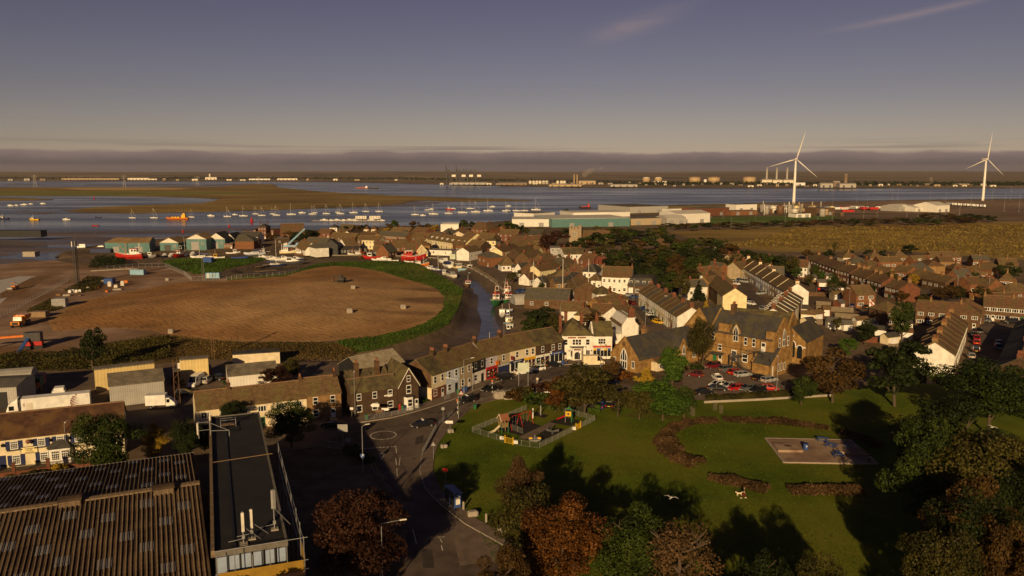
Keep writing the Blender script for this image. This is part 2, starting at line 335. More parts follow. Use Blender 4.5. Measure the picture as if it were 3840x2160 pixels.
 m=bpy.data.materials.new('soil');m.use_nodes=True;t=m.node_tree;L=t.links.new;b=t.nodes['Principled BSDF'];b.inputs['Specular IOR Level'].default_value=.15
 at=N('ShaderNodeAttribute',t,attribute_name='soil');tc=N('ShaderNodeTexCoord',t)
 n1=N('ShaderNodeTexNoise',t,i_Scale=.35,i_Detail=6.0,i_Roughness=.65);L(tc.outputs['Object'],n1.inputs['Vector'])
 mp=N('ShaderNodeMapping',t);mp.inputs['Scale'].default_value=(.006,.03,.03);L(tc.outputs['Object'],mp.inputs[0])
 n2=N('ShaderNodeTexNoise',t,i_Scale=1.0,i_Detail=6.0,i_Roughness=.6);L(mp.outputs[0],n2.inputs['Vector'])
 r1=N('ShaderNodeMapRange',t);r1.inputs[1].default_value=.3;r1.inputs[2].default_value=.7;r1.inputs[3].default_value=.6;r1.inputs[4].default_value=1.35;L(n1.outputs[0],r1.inputs[0])
 r2=N('ShaderNodeMapRange',t);r2.inputs[1].default_value=.35;r2.inputs[2].default_value=.65;r2.inputs[3].default_value=.6;r2.inputs[4].default_value=1.3;L(n2.outputs[0],r2.inputs[0])
 c=mixc(t,1.0,mixc(t,1.0,at.outputs['Color'],r1.outputs[0],'MULTIPLY'),r2.outputs[0],'MULTIPLY');L(c,b.inputs['Base Color'])
 # wet below the tide line
 sp=N('ShaderNodeSeparateXYZ',t);L(tc.outputs['Object'],sp.inputs[0])
 wr=N('ShaderNodeMapRange',t);wr.inputs[1].default_value=-2.75;wr.inputs[2].default_value=-1.9;wr.inputs[3].default_value=.42;wr.inputs[4].default_value=.92;L(sp.outputs[2],wr.inputs[0]);L(wr.outputs[0],b.inputs['Roughness'])
 bp=N('ShaderNodeBump',t,i_Strength=.6,i_Distance=.25);L(n1.outputs[0],bp.inputs['Height']);L(bp.outputs[0],b.inputs['Normal'])
 me.materials.append(m);me.update(calc_edges=True);struct('ground',me)
build_ground()
def water():
 m=bpy.data.materials.new('water');m.use_nodes=True;t=m.node_tree;L=t.links.new;b=t.nodes['Principled BSDF']
 tc=N('ShaderNodeTexCoord',t)
 mp=N('ShaderNodeMapping',t);mp.inputs['Scale'].default_value=(.0035,.016,1);mp.inputs['Rotation'].default_value=(0,0,R(6));L(tc.outputs['Object'],mp.inputs[0])
 n0=N('ShaderNodeTexNoise',t,i_Scale=1.0,i_Detail=5.0);L(mp.outputs[0],n0.inputs['Vector'])
 n1=N('ShaderNodeTexNoise',t,i_Scale=.22,i_Detail=3.0);L(tc.outputs['Object'],n1.inputs['Vector'])
 b.inputs['Base Color'].default_value=(.055,.068,.09,1);b.inputs['IOR'].default_value=1.33
 rr=N('ShaderNodeMapRange',t);rr.inputs[1].default_value=.4;rr.inputs[2].default_value=.65;rr.inputs[3].default_value=.30;rr.inputs[4].default_value=.14;L(n0.outputs[0],rr.inputs[0]);L(rr.outputs[0],b.inputs['Roughness'])
 bp=N('ShaderNodeBump',t,i_Strength=.4,i_Distance=.6);L(n1.outputs[0],bp.inputs['Height']);L(bp.outputs[0],b.inputs['Normal'])
 M['water']=m
 me=MB().poly([(-20000,100,SEA_Z),(20000,100,SEA_Z),(20000,15500,SEA_Z),(-20000,15500,SEA_Z)]).mesh('sea','water');struct('sea',me)
water()
# ---- laid surfaces
mat('grass_bank',(.13,.20,.025),(.05,.085,.014),s=.12,rough=.95,bump=1.2,bs=1.5,spec=.05,detail=8,c3=(.20,.16,.05),s3=.03)
mat('lawn',(.115,.155,.014),(.06,.09,.009),s=.13,rough=.95,bump=.9,bs=4,spec=.05,detail=10,c3=(.15,.15,.02),s3=.04)
mat('scrub',(.17,.115,.045),(.07,.052,.024),s=.2,rough=.95,bump=1.5,bs=1.2,spec=.05,detail=8,c3=(.07,.08,.022),s3=.05)
mat('asphalt',(.115,.088,.072),(.062,.048,.04),s=.45,rough=.85,spec=.2,detail=10,c3=(.145,.11,.09),s3=.09)
mat('paving',(.20,.155,.125),(.13,.10,.085),s=.6,rough=.9,spec=.1,detail=7)
mat('site_earth',(.40,.275,.195),(.22,.15,.11),s=.08,rough=.95,bump=1,bs=1.2,spec=.1,detail=9,c3=(.20,.12,.07),s3=.03)
mat('road_paint',(.62,.58,.5),(.2,.17,.14),s=2.5,rough=.8,lo=.3,hi=.55)
mat('paint_yellow',(.5,.33,.05),(.25,.17,.05),s=2.5,rough=.8)
sheet('site_ground',[(-900,1120),(0,992),(200,975),(340,1000),(600,1000),(700,1020),(860,1040),(860,1070),(560,1320),(420,1330),(0,1370),(-900,1500)],.012,'site_earth')
sheet('grass_bank',[(845,1042),(960,1034),(1060,1030),(1130,1009),(1190,988),(1314,980),(1480,980),(1563,988),(1604,1009),(1676,1046),(1738,1087),(1721,1152),(1684,1214),(1622,1247),(1518,1280),(1415,1310),(1330,1325),(1250,1290),(1500,1200),(1600,1120),(1300,1040),(860,1062)],.024,'grass_bank')
sheet('scrub_bank',[(0,1395),(0,1330),(200,1330),(430,1290),(620,1262),(900,1282),(1250,1282),(1340,1322),(1273,1332),(1100,1340),(800,1345),(420,1380)],.03,'scrub')
sheet('grass_island',[(600,980),(660,970),(860,970),(978,964),(996,974),(955,988),(876,1004),(800,1028),(730,1028),(640,1000)],.02,'grass_bank')
FIELD=[(175,1205),(230,1165),(300,1128),(480,1092),(640,1064),(700,1056),(830,1054),(905,1048),(1070,1036),(1130,1016),(1190,1003),(1260,997),(1350,1003),(1440,1020),(1500,1040),(1580,1062),(1640,1082),(1665,1112),(1665,1150),(1645,1180),(1600,1208),(1520,1238),(1400,1263),(1250,1278),(1050,1285),(900,1280),(700,1270),(640,1258),(560,1240),(450,1232),(370,1230),(200,1245)]
FW=[tuple(G(u,v).xy)for u,v in FIELD]
def field_z(x,y):
 X=np.atleast_1d(np.asarray(x,float));Y=np.atleast_1d(np.asarray(y,float));d=sdist(X,Y,FW);return.04+2.2*sstep(0,45,d)+.10*vnoise(X*.07,Y*.07,21)*sstep(0,6,d)
def build_field():
 xs=[p[0]for p in FW];ys=[p[1]for p in FW];st=1.0;gx=np.arange(min(xs)-3,max(xs)+3,st);gy=np.arange(min(ys)-3,max(ys)+3,st*1.2);X,Y=np.meshgrid(gx,gy);s=X.shape;X=X.ravel();Y=Y.ravel();d=sdist(X,Y,FW)
 z=field_z(X,Y)+.035*vnoise(X*.9,Y*.9,22);z=np.where(d<0,.04-np.minimum(.4,-d*.3),z)
 t1=np.sin((X*.35+Y+6*vnoise(X*.02,Y*.02,5))*2.2);tm=np.clip(vnoise(X*.03,Y*.045,8)*2.2,0,1);z-=.05*np.clip(t1-.55,0,1)*tm
 nc=s[1];i=(np.arange(s[0]-1)[:,None]*nc+np.arange(nc-1)[None]).ravel();F=np.stack([i,i+1,i+nc+1,i+nc],1);F=F[(d[F]>-1.6).any(1)]
 me=bpy.data.meshes.new('field');me.vertices.add(len(X));me.vertices.foreach_set('co',np.stack([X,Y,z],1).astype(np.float32).ravel());me.loops.add(F.size);me.loops.foreach_set('vertex_index',F.ravel().astype(np.int32));me.polygons.add(len(F));me.polygons.foreach_set('loop_start',np.arange(0,F.size,4,dtype=np.int32));me.polygons.foreach_set('use_smooth',np.ones(len(F),bool))
 c0=np.array((.32,.165,.058));c1=np.array((.46,.285,.13));c2=np.array((.16,.09,.045));cx,cy=G(1450,1130).xy;w=sstep(75,25,np.hypot((X-cx)*.75,(Y-cy))+22*vnoise(X*.05,Y*.06,12))
 pale=np.clip(w+.35*sstep(7,1,d),0,1)[:,None];damp=(w*np.clip(vnoise(X*.05,Y*.13,31)*3-.6,0,1))[:,None];C=c0*(1+.22*vnoise(X*.09,Y*.12,4))[:,None];C=C*(1-pale)+c1*pale;C=C*(1-damp*.8)+c2*damp*.8;C*=(1-.3*np.clip(t1-.55,0,1)*tm)[:,None]
 at=me.color_attributes.new('soil','FLOAT_COLOR','POINT');at.data.foreach_set('color',np.concatenate([C,np.ones((len(X),1))],1).astype(np.float32).ravel());m=bpy.data.materials['soil'].copy();m.name='field_soil';[setattr(n.inputs['Scale'],'default_value',(.09,.07,.1))for n in m.node_tree.nodes if n.type=='MAPPING'];t=m.node_tree;[(setattr(n.inputs[3],'default_value',.82),setattr(n.inputs[4],'default_value',1.15))for n in t.nodes if n.type=='MAP_RANGE' and abs(n.inputs[3].default_value-.6)<.01];wv=N('ShaderNodeTexWave',t,i_Scale=.22,i_Distortion=9.0,i_Detail=2.0);wv.inputs['Detail Scale'].default_value=.6;wv.bands_direction='DIAGONAL';t.links.new([n for n in t.nodes if n.type=='TEX_COORD'][0].outputs['Object'],wv.inputs['Vector']);mr=N('ShaderNodeMapRange',t);mr.inputs[1].default_value=.86;mr.inputs[2].default_value=.97;mr.inputs[3].default_value=1;mr.inputs[4].default_value=.62;t.links.new(wv.outputs[1],mr.inputs[0]);bs=t.nodes['Principled BSDF'];t.links.new(mixc(t,1.0,bs.inputs['Base Color'].links[0].from_socket,mr.outputs[0],'MULTIPLY'),bs.inputs['Base Color']);me.materials.append(m);me.update(calc_edges=True);struct('field',me)
build_field()
mat('white_sheet',(.55,.53,.52),rough=.6);mat('spoil',(.24,.13,.05),(.12,.07,.03),s=.5,bump=2,bs=1.5)
sheet('site_membrane',[(-200,1130),(0,1050),(70,1036),(135,1036),(60,1085),(0,1140),(-200,1250)],.02,'white_sheet')
sheet('spoil_strip',[(0,1100),(120,1040),(190,1032),(130,1072),(60,1110),(0,1120)],.032,'spoil')
mat('yard_dirt',(.16,.115,.08),(.09,.065,.05),s=.2,rough=.95,bump=.6,detail=8)
sheet('yard',[(-100,1620),(0,1400),(300,1390),(900,1370),(1300,1360),(1420,1400),(1300,1500),(850,1500),(700,1600),(300,1600)],.016,'yard_dirt')
sheet('park_lawn',[(1600,1770),(1592,1720),(1640,1640),(1720,1562),(1800,1515),(1900,1490),(2250,1500),(2600,1500),(2700,1500),(3050,1485),(3300,1440),(3840,1440),(4600,1460),(4900,2700),(2000,2700),(1880,2060),(1760,1965),(1660,1885)],.02,'lawn')
# roads, pavements, paint
ROAD=[(1500,2400),(1515,2160),(1530,1960),(1500,1860),(1440,1800),(1409,1774),(1386,1729),(1327,1694),(1207,1674),(1050,1690),(900,1790),(820,1860),(700,1800),(860,1690),(1050,1605),(1207,1590),(1327,1588),(1371,1584),(1469,1569),(1545,1550),(1621,1527),(1709,1497),(1830,1446),(1960,1402),(2110,1371),(2240,1360),(2330,1330),(2400,1290),(2440,1240),(2380,1160),(2350,1115),(2395,1118),(2500,1215),(2560,1275),(2500,1320),(2400,1372),(2310,1400),(2150,1407),(2040,1429),(1940,1457),(1860,1484),(1795,1501),(1728,1525),(1701,1554),(1640,1607),(1600,1660),(1580,1708),(1572,1766),(1595,1836),(1653,1895),(1741,1964),(1857,2029),(1960,2090),(2100,2400)]
sheet('road',ROAD,.028,'asphalt')
sheet('lay_by',[(1671,1918),(1741,1966),(1855,2031),(1900,2080),(1840,2110),(1760,2116),(1725,2122),(1700,2010)],.033,'paving')
def strip(name,line,off,z,m,thick=.0,zl=.0):
 """a band beside a surveyed line, off = (near, far) metres to its left"""
 P=[G(u,v,zl).xy for u,v in line];a,b=[],[]
 for i,p in enumerate(P):
  d=(P[min(i+1,len(P)-1)]-P[max(i-1,0)]).normalized();n=Vector((-d.y,d.x));a.append(p+n*off[0]);b.append(p+n*off[1])
 return sheet(name,[tuple(p)for p in a+b[::-1]],z,m,uvz=False,thick=thick)
KERB_N=[(1050,1604),(1207,1589),(1327,1587),(1371,1583),(1469,1568),(1545,1549),(1621,1526),(1709,1496),(1830,1445),(1960,1401),(2110,1370),(2240,1359)]
KERB_S=[(2310,1401),(2150,1408),(2040,1430),(1940,1458),(1860,1485),(1795,1502),(1728,1526),(1701,1555),(1640,1608),(1600,1661),(1580,1709),(1572,1767),(1595,1837),(1653,1896),(1741,1965),(1857,2030),(1960,2091)]
strip('pavement',KERB_N,(.12,3.6),.13,'paving',.12);strip('kerb',KERB_N,(0,.115),.14,'concrete',.13)
strip('pavement',KERB_S,(.12,2.3),.13,'paving',.12);strip('kerb',KERB_S,(0,.115),.14,'concrete',.13)
strip('kerb',[(1440,1800),(1409,1774),(1386,1729),(1327,1694),(1207,1674),(1050,1690)],(0,.12),.12,'concrete',.1)
for k in(.35,.6):strip('yellow_line',[(1440,1800),(1409,1774),(1386,1729),(1340,1700)],(-k-.1,-k),.034,'paint_yellow')
def dash(pts,w=.14,name='road_marking',m='road_paint'):return strip(name,pts,(-w/2,w/2),.034,m)
for a,b in[((1548,1985),(1562,2040)),((1484,1720),(1487,1745)),((1488,1757),(1490,1785)),((1500,1715),(1497,1745)),((1484,1672),(1487,1700)),((1795,1497),(1815,1492)),((1870,1476),(1935,1453)),((1650,2020),(1658,2036)),((1655,2045),(1660,2065)),((1640,2015),(1668,2014))]:dash([a,b])
for i in range(9):
 u=1368+i*13.5;dash([(u,1682-i*.8),(u+9,1681.4-i*.8)],.3)
def gtri():
 P=[G(u,v,.034)for u,v in((1418,1700),(1444,1699),(1432,1724))];c=sum(P,Vector())/3;mb=MB()
 for i in range(3):
  a,b=P[i],P[(i+1)%3];mb.poly([a,b,c+(b-c)*.72,c+(a-c)*.72])
 struct('give_way_marking',mb.mesh('give_way_marking','road_paint'))
gtri()
def roundabout():
 c=G(1437,1632,.036);mb=MB();n=28
 for i in range(n):
  a,b=i/n*6.283,(i+.8)/n*6.283
  mb.poly([c+Vector((math.cos(q)*r,math.sin(q)*r,0))for q,r in((a,2.3),(b,2.3),(b,2.55),(a,2.55))])
 struct('mini_roundabout_marking',mb.mesh('mini_roundabout_marking','road_paint'))
roundabout()
sheet('car_park',[(2560,1402),(2690,1352),(2800,1365),(2830,1400),(2900,1415),(2975,1440),(2960,1490),(2620,1500),(2560,1470)],.03,'paving')
sheet('forecourt',[(2060,1480),(2110,1445),(2260,1440),(2420,1440),(2420,1500),(2200,1545),(2080,1530)],.031,'asphalt')
sheet('side_street',[(2740,1042),(2772,1045),(2800,1060),(2890,1150),(2880,1168),(2800,1168),(2790,1112),(2752,1070)],.026,'asphalt')
sheet('side_street',[(3640,1212),(3800,1195),(3800,1300),(3700,1460),(3590,1470),(3600,1400),(3640,1280)],.026,'asphalt')
sheet('side_street',[(3425,1060),(3470,1072),(3560,1106),(3620,1125),(3560,1138),(3480,1098)],.026,'asphalt')
sheet('quay',[(1640,962),(1700,975),(1780,995),(1840,1028),(1900,1060),(2050,1040),(1900,960),(1780,948),(1600,945)],.022,'yard_dirt')
mat('patch',(.06,.048,.042),(.04,.033,.03),s=1,rough=.9)
for q in([(1500,1830),(1540,1832),(1550,1880),(1512,1880)],[(1400,1610),(1440,1604),(1448,1612),(1406,1618)],[(1560,1640),(1590,1630),(1584,1660),(1556,1668)],[(1640,1545),(1668,1536),(1672,1543),(1645,1553)],[(1900,1450),(1940,1437),(1946,1442),(1905,1456)],[(2060,1400),(2110,1392),(2114,1398),(2064,1407)],[(1580,2060),(1620,2060),(1630,2130),(1586,2130)]):sheet('road_patch',q,.0325,'patch')
for u,v in((1470,1600),(1530,1900),(1552,1720),(1620,1560),(1860,1462),(2000,1420),(1600,2010)):P=G(u,v,.036);struct('manhole_cover',MB().lathe([(.34,0),(.34,.006)],12).mesh('mh','dark_grey'),tuple(P))
# = far shore, estuary
paint('far_white',(.75,.68,.55));paint('far_tan',(.45,.33,.18));paint('far_grey',(.40,.37,.33));paint('far_brown',(.22,.15,.10));paint('crane_blue',(.012,.012,.018));paint('turbine_white',(.82,.80,.76),.4)
def zat(u,v,Y):return AT(u,v,Y).z
def far_block(name,label,cat,u0,u1,vt,vb,m,kind='shed',z0=1.2,group=None,deep=None,m2='far_grey'):
 P=G((u0+u1)/2,vb,z0);w=(u1-u0)*P.y/FPX;h=zat(u0,vt,P.y)-z0;d=deep or w*.5
 t=thing(name,label,cat,(P.x,P.y,z0-.3),0,group)
 h+=.3
 if kind=='tank':
  r=w/2;obj('shell',MB().lathe([(r,0),(r,h*.8)],20).mesh('tank_shell',m,True),t);obj('roof',MB().lathe([(r*1.02,h*.8),(r*.8,h*.92),(r*.35,h),(.05,h*1.01)],20).mesh('tank_roof',m2,True),t)
  mb=MB()
  for i in range(16):a=i*6.283/16;mb.tube((r*1.03*math.cos(a),r*1.03*math.sin(a),h*.8),(r*1.03*math.cos(a),r*1.03*math.sin(a),h*.87),.15,n=4)
  obj('handrail',mb.mesh('tank_rail','far_grey'),t)
 elif kind=='stack':
  r=w/2;obj('flue',MB().lathe([(r*1.15,0),(r,h*.1),(r*.8,h)],10).mesh('flue',m,True),t);obj('collar',MB().lathe([(r,h*.94),(r,h*.965)],10).mesh('collar',m2),t)
 else:
  obj('wall',MB().box(-w/2,w/2,0,d,0,h*.8).mesh('far_wall',m),t)
  obj('roof',MB().extx([(-.5,h*.8),(d/2,h),(d+.5,h*.8)],-w/2-.3,w/2+.3).mesh('far_roof',m2),t)
  n=max(1,int(w/18))
  for i in range(n):obj('door',cached('far_door',lambda:MB().box(-.5,.5,-.25,.05,0,1).mesh('far_door','dark_grey')),t,(-w/2+(i+.5)*w/n,0,.2),scale=(min(5,w/n*.4),1,h*.45))
 return t
FB=[('power_block','pale turbine hall under the first of three tall chimneys across the water','power station',2858,2895,671,691,'far_white','shed'),('power_block','pale turbine hall under the middle of three tall chimneys across the water','power station',2899,2934,672,691,'far_white','shed'),('power_block','pale turbine hall under the last of three tall chimneys, behind the turbine blade','power station',2938,2975,672,691,'far_white','shed'),('white_hall','small bright white hall just right of the turbine tower on far shore','building',2982,3019,683,695,'white','shed'),('power_hall','long pale power station hall with brown stepped top on the far shore','power station',3077,3124,685,703,'far_grey','shed'),('power_hall','low pale hall right of the brown square tower on far shore','power station',3149,3210,686,703,'far_grey','shed'),('boiler_house','brown boiler house between two pale halls on the far shore','power station',3126,3150,679,700,'far_brown','shed'),('brown_tower','brown square tower rising above the pale power halls far off','tower',3163,3177,652,697,'far_brown','stack'),('refinery_hall','long tan hall beside two thin chimneys on far shore','building',2171,2233,676,691,'far_tan','shed'),('port_shed','long cream shed on the far left shore, longer one','building',479,558,666,675,'far_white','shed'),('port_shed','short cream shed joined right of the long far shed','building',559,588,669,675,'far_white','shed'),('works_building','pale works building with a square tower on the far shore','building',770,812,663,674,'far_white','shed'),('works_tower','pale square tower above the works on far shore','tower',784,791,651,672,'far_white','stack'),('port_shed','low white shed far off left of the red ship','building',934,1012,669,675,'white','shed'),('port_shed','low white shed far off directly above the marsh tip','building',1040,1115,668,675,'far_white','shed'),('far_wall','very long low pale quay building at the far left','building',232,445,668,674,'far_tan','shed'),('jetty_shed','grey shed behind the cranes on the container quay','building',1690,1830,683,692,'far_grey','shed'),('jetty_shed','long low grey shed between the white tanks and cranes','building',1870,1975,684,694,'far_brown','shed'),('jetty_shed','low tan shed in front of the tan refinery hall','building',2060,2180,690,699,'far_tan','shed'),('depot','low pale depot left of the small domed tank on far shore','building',2290,2390,690,700,'far_grey','shed'),('depot','pale pipework depot between the far domed tanks','building',2450,2500,678,686,'far_white','shed'),('depot','low cream depot on the far shore at the far right','building',3585,3640,688,695,'far_tan','shed')]
for f in FB:far_block(*f)
for i,u in enumerate((2874,2911,2950)):far_block('chimney',['first','middle','last'][i]+' of the three tall pale power station chimneys','chimney',u-4,u+4,628,690.5,'far_grey','stack',group='three power station chimneys',m2='far_brown')
for i,u in enumerate((2153,2164)):far_block('chimney',['left','right'][i]+'-hand one of two thin tan chimneys beside the tan hall','chimney',u-2.5,u+2.5,654,690,'far_tan','stack',group='two thin refinery chimneys')
TK=[(2410,2437,664,683,'far_tan','far_white'),(2455,2482,664,683,'far_tan','far_white'),(2584,2626,661,683,'far_tan','far_brown'),(2654,2699,661,683,'far_tan','far_brown'),(2786,2833,660,685,'far_tan','far_brown'),(2639,2650,672,684,'white','white')]
number([far_block('gas_tank','','tank',a,b,c,d,m,'tank',group='domed gas tanks on the far shore',m2=m2)for a,b,c,d,m,m2 in TK],'{o} from the left of the domed tanks left of the three chimneys')
number([far_block('oil_tank','','tank',a,a+11,677,690,'far_white','tank',group='white oil tanks on the far shore',m2='far_white')for a in(1983,1996,2008,2020,2033,2045,2086,2100,2111)],'{o} from the left of the white oil tanks across the estuary')
fr=random.Random(2)
number([far_block('far_building','','building',u,u+fr.uniform(6,22),v-fr.uniform(4,9),v,fr.choice(('far_white','far_grey','far_tan','far_brown')),group='low buildings along the far shore')for u,v in[(q,677)for q in(30,90,150,610,660,720,850,900,1150,1250,1330,1480)]+[(1650+i*35,fr.uniform(690,701 if i>18 else 693))for i in range(60)]],'low building on the far shore, {o} from the left')
def crane(u,ut,vt,label):
 P=G(u,691,1.2);k=P.y/FPX;t=thing('container_crane',label,'crane',(P.x,P.y,1),0,'container cranes with raised booms')
 hb=zat(u,663,P.y)-1;ht=zat(ut,vt,P.y)-1;xb=(ut-u)*k
 for sx in(-7,7):
  for sy in(-9,9):obj('leg',MB().tube((sx,sy,0),(sx*.8,sy*.8,hb),1.7,n=4).mesh('crane_leg','crane_blue'),t)
 obj('boom',MB().tube((-7,0,hb),(xb,0,ht),3.0,2.2,4).tube((-2,2,hb),(xb,0,ht),1.4,1.0,4).mesh('boom','crane_blue'),t)
 obj('back_girder',MB().tube((-9,0,hb),(28,0,hb-3),2.2,n=4).mesh('girder','crane_blue'),t);obj('mast',MB().tube((-5,0,hb),(2,0,hb+26),1.4,n=4).tube((2,0,hb+26),(26,0,hb),.8,n=4).mesh('mast','crane_blue'),t)
 obj('machinery_house',MB().box(12,26,-5,5,hb,hb+7).box(13,25,-5.4,5.4,hb+7,hb+7.6).mesh('machinery','far_white'),t);obj('sill_beam',MB().box(-8,8,-10,-8.6,3,5).mesh('sill','crane_blue'),t)
for(u,ut,vt),o in zip([(1682,1674,620),(1719,1711,622),(1747,1738,633),(1777,1766,634)],('first','second','third','fourth')):crane(u,ut,vt,o+' from the left of four container cranes with raised booms')
def turbine(u,vb,vh,angs,yaw,label,rad):
 P=G(u,vb,0);hz=zat(u,vh,P.y);t=thing('wind_turbine',label,'wind turbine',(P.x,P.y,0),yaw,'two white wind turbines')
 obj('tower',MB().lathe([(2.3,-.2),(2.25,2),(1.9,hz*.5),(1.35,hz-1.6)],20).mesh('tower','turbine_white',True),t)
 obj('nacelle',MB().box(-1.7,1.7,-2.2,7,hz-1.7,hz+1.7).box(-1.4,1.4,7,8,hz-1.3,hz+1.3).mesh('nacelle','turbine_white'),t)
 obj('hub',MB().loft([[(r*math.cos(a*.5236),y,hz+r*math.sin(a*.5236))for a in range(12)]for r,y in((1.5,-2.2),(1.5,-3.6),(.9,-4.6),(.1,-5))]).mesh('hub','turbine_white',True),t)
 obj('door',MB().box(-.5,.5,-2.45,-2.2,.5,2.8).mesh('door','grey'),t)
 prof=[(1.2,.55,.55),(2.5,.8,.6),(8,1.75,.42),(14,1.5,.3),(26,.95,.18),(38,.5,.1),(rad,.12,.04)]
 bl=MB().loft([[(c*.65,-th,r),(c*.1,-th*1.2,r),(-c*.65,0,r),(c*.1,th,r)]for r,c,th in prof]).mesh('blade','turbine_white',True)
 for a in angs:obj('blade',bl,t,(0,-3.2,hz),rot=(0,R(a),0))
turbine(2976,763,597,(15.6,130,254),R(-4),'nearer white wind turbine in front of the power station chimneys',43);turbine(3685,753,597,(6.5,129,248),R(10),'white wind turbine at the right beside the lorry park',43)
def pylon(u,vt,vb):
 P=G(u,vb,-1.5);h=zat(u,vt,P.y)+1.5;t=MB()
 for sx in(-1,1):
  for sy in(-1,1):t.tube((sx*4,sy*4,0),(sx*.6,sy*.6,h),.3,.2,4)
 for q in(.25,.5,.72):w=4*(1-q)+.6;t.tube((-w,-w,h*q),(w,-w,h*q+3),.2,n=4).tube((w,-w,h*q),(-w,-w,h*q+3),.2,n=4)
 th=thing('pylon','','pylon',(P.x,P.y,-1.6),R(20),'pylons across the marsh');obj('lattice',t.mesh('lattice','far_grey'),th)
 mb=MB()
 for q,w in((.75,7),(.86,9),(.96,6)):mb.tube((-w,0,h*q),(w,0,h*q),.3,n=4)
 obj('cross_arm',mb.mesh('arm','far_grey'),th);return th
number([pylon(u,a,b)for u,a,b in((132,655,702),(467,657,705),(742,660,700),(970,662,690),(3490,665,694))],'faint lattice power pylon, {o} from the left along the horizon')
# smoke over the refinery
def smoke():
 P=G(2190,688,1.2);m=bpy.data.materials.new('smoke');m.use_nodes=True;t=m.node_tree;t.nodes.remove(t.nodes['Principled BSDF'])
 v=N('ShaderNodeVolumePrincipled',t);v.inputs['Color'].default_value=(.9,.8,.72,1);tc=N('ShaderNodeTexCoord',t);no=N('ShaderNodeTexNoise',t,i_Scale=2.2,i_Detail=5.0);t.links.new(tc.outputs['Generated'],no.inputs['Vector'])
 t.links.new(mathn(t,'MULTIPLY',mathn(t,'MULTIPLY_ADD',no.outputs[0],4.0,-1.7,clamp=True),.03),v.inputs['Density']);t.links.new(v.outputs[0],t.nodes['Material Output'].inputs['Volume'])
 M['smoke']=m;rings=[]
 for r,x,z in((4,0,22),(14,4,34),(28,22,46),(30,42,56),(16,62,60),(5,72,62)):rings.append([(x+r*math.cos(a*.6283),r*math.sin(a*.6283)*.8,z+r*math.cos(a*.6283*1)*.0+math.sin(a*.6283)*0)for a in range(10)])
 tag(obj('smoke',MB().loft([[(x+(z*0),y,zz)for x,y,zz in r]for r,z in zip(rings,range(6))]).mesh('smoke','smoke'),None,(P.x,P.y,0)),'pale smoke drifting from the refinery chimneys across the estuary','smoke',kind='stuff')
smoke()
# - boats
def hull_rings(Lh,B,D,sheer=.25,n=9,stern=.75):
 rings=[]
 for i in range(n):
  f=i/(n-1);x=-Lh/2+f*Lh;w=B/2*(stern+(1-stern)*min(1,f*2.6))*(1-max(0,(f-.5)/.5)**2.2*.97);zt=D+sheer*(2*f-.75)**2;zk=D*.65*max(0,(f-.72)/.28)**1.6
  rings.append([(x,-w,zt),(x,-w*.93,zt*.55+zk*.3),(x,-w*.45,zk+.06),(x,0,zk-.04),(x,w*.45,zk+.06),(x,w*.93,zt*.55+zk*.3),(x,w,zt)])
 return rings
def hull(mb,Lh,B,D,m=0,**k):
 r=hull_rings(Lh,B,D,**k);n=len(r[0])
 for a,b in zip(r,r[1:]):
  for j in range(n-1):mb.poly([a[j],b[j],b[j+1],a[j+1]],m)
  mb.poly([a[n-1],b[n-1],b[0],a[0]],1)
 mb.poly(r[0],m);return r
def yacht_meshes():
 d={}
 mb=MB();hull(mb,9,2.7,1.0);mb.box(-.15,1.2,-.08,.08,-1.0,.05,2);d['hull']=mb.mesh('yacht_hull',['white','off_white','navy'],True)
 d['cabin']=MB().loft([[(-1.8,-.85,1),(-1.8,.85,1),(-1.7,.7,1.55),(-1.7,-.7,1.55)],[(1.4,-.8,1.02),(1.4,.8,1.02),(1.0,.55,1.5),(1.0,-.55,1.5)],[(2.6,-.4,1.05),(2.6,.4,1.05),(2.4,.2,1.15),(2.4,-.2,1.15)]]).mesh('yacht_cabin','white')
 d['window_strip']=MB().box(-1.5,.9,-.86,-.80,1.2,1.4).box(-1.5,.9,.80,.86,1.2,1.4).mesh('yacht_win','car_glass')
 d['mast']=MB().tube((.7,0,1),(.7,0,11.2),.09,.06,6).tube((.7,-1.0,6),(.7,1.0,6),.04,n=4).mesh('yacht_mast','off_white')
 d['boom']=MB().tube((.7,0,2.2),(-3.2,0,2.1),.17,.13,6).mesh('yacht_boom','blue');d['rigging']=MB().tube((4.3,0,1.3),(.7,0,11),.02,n=3).tube((-4.3,0,1.2),(.7,0,11),.02,n=3).mesh('yacht_rig','steel')
 return d
def cruiser_meshes():
 d={};mb=MB();hull(mb,7,2.5,1.1,sheer=.2,stern=.9);d['hull']=mb.mesh('cruiser_hull',['white','off_white'],True)
 d['cabin']=MB().loft([[(-1.0,-1,1.05),(-1.0,1,1.05),(-1.0,.85,2.1),(-1.0,-.85,2.1)],[(.6,-1,1.1),(.6,1,1.1),(.2,.8,2.1),(.2,-.8,2.1)],[(2.4,-.6,1.15),(2.4,.6,1.15),(2.2,.4,1.35),(2.2,-.4,1.35)]]).mesh('cruiser_cabin','white')
 d['window']=MB().box(-.8,.3,-1.0,-.9,1.5,1.95).box(-.8,.3,.9,1.0,1.5,1.95).poly([(.52,-.7,1.4),(.52,.7,1.4),(.26,.68,2.0),(.26,-.68,2.0)]).mesh('cruiser_win','car_glass');d['rail']=MB().tube((1.2,-.9,1.7),(3.3,-.1,1.8),.03,n=4).tube((1.2,.9,1.7),(3.3,.1,1.8),.03,n=4).mesh('cruiser_rail','steel')
 return d
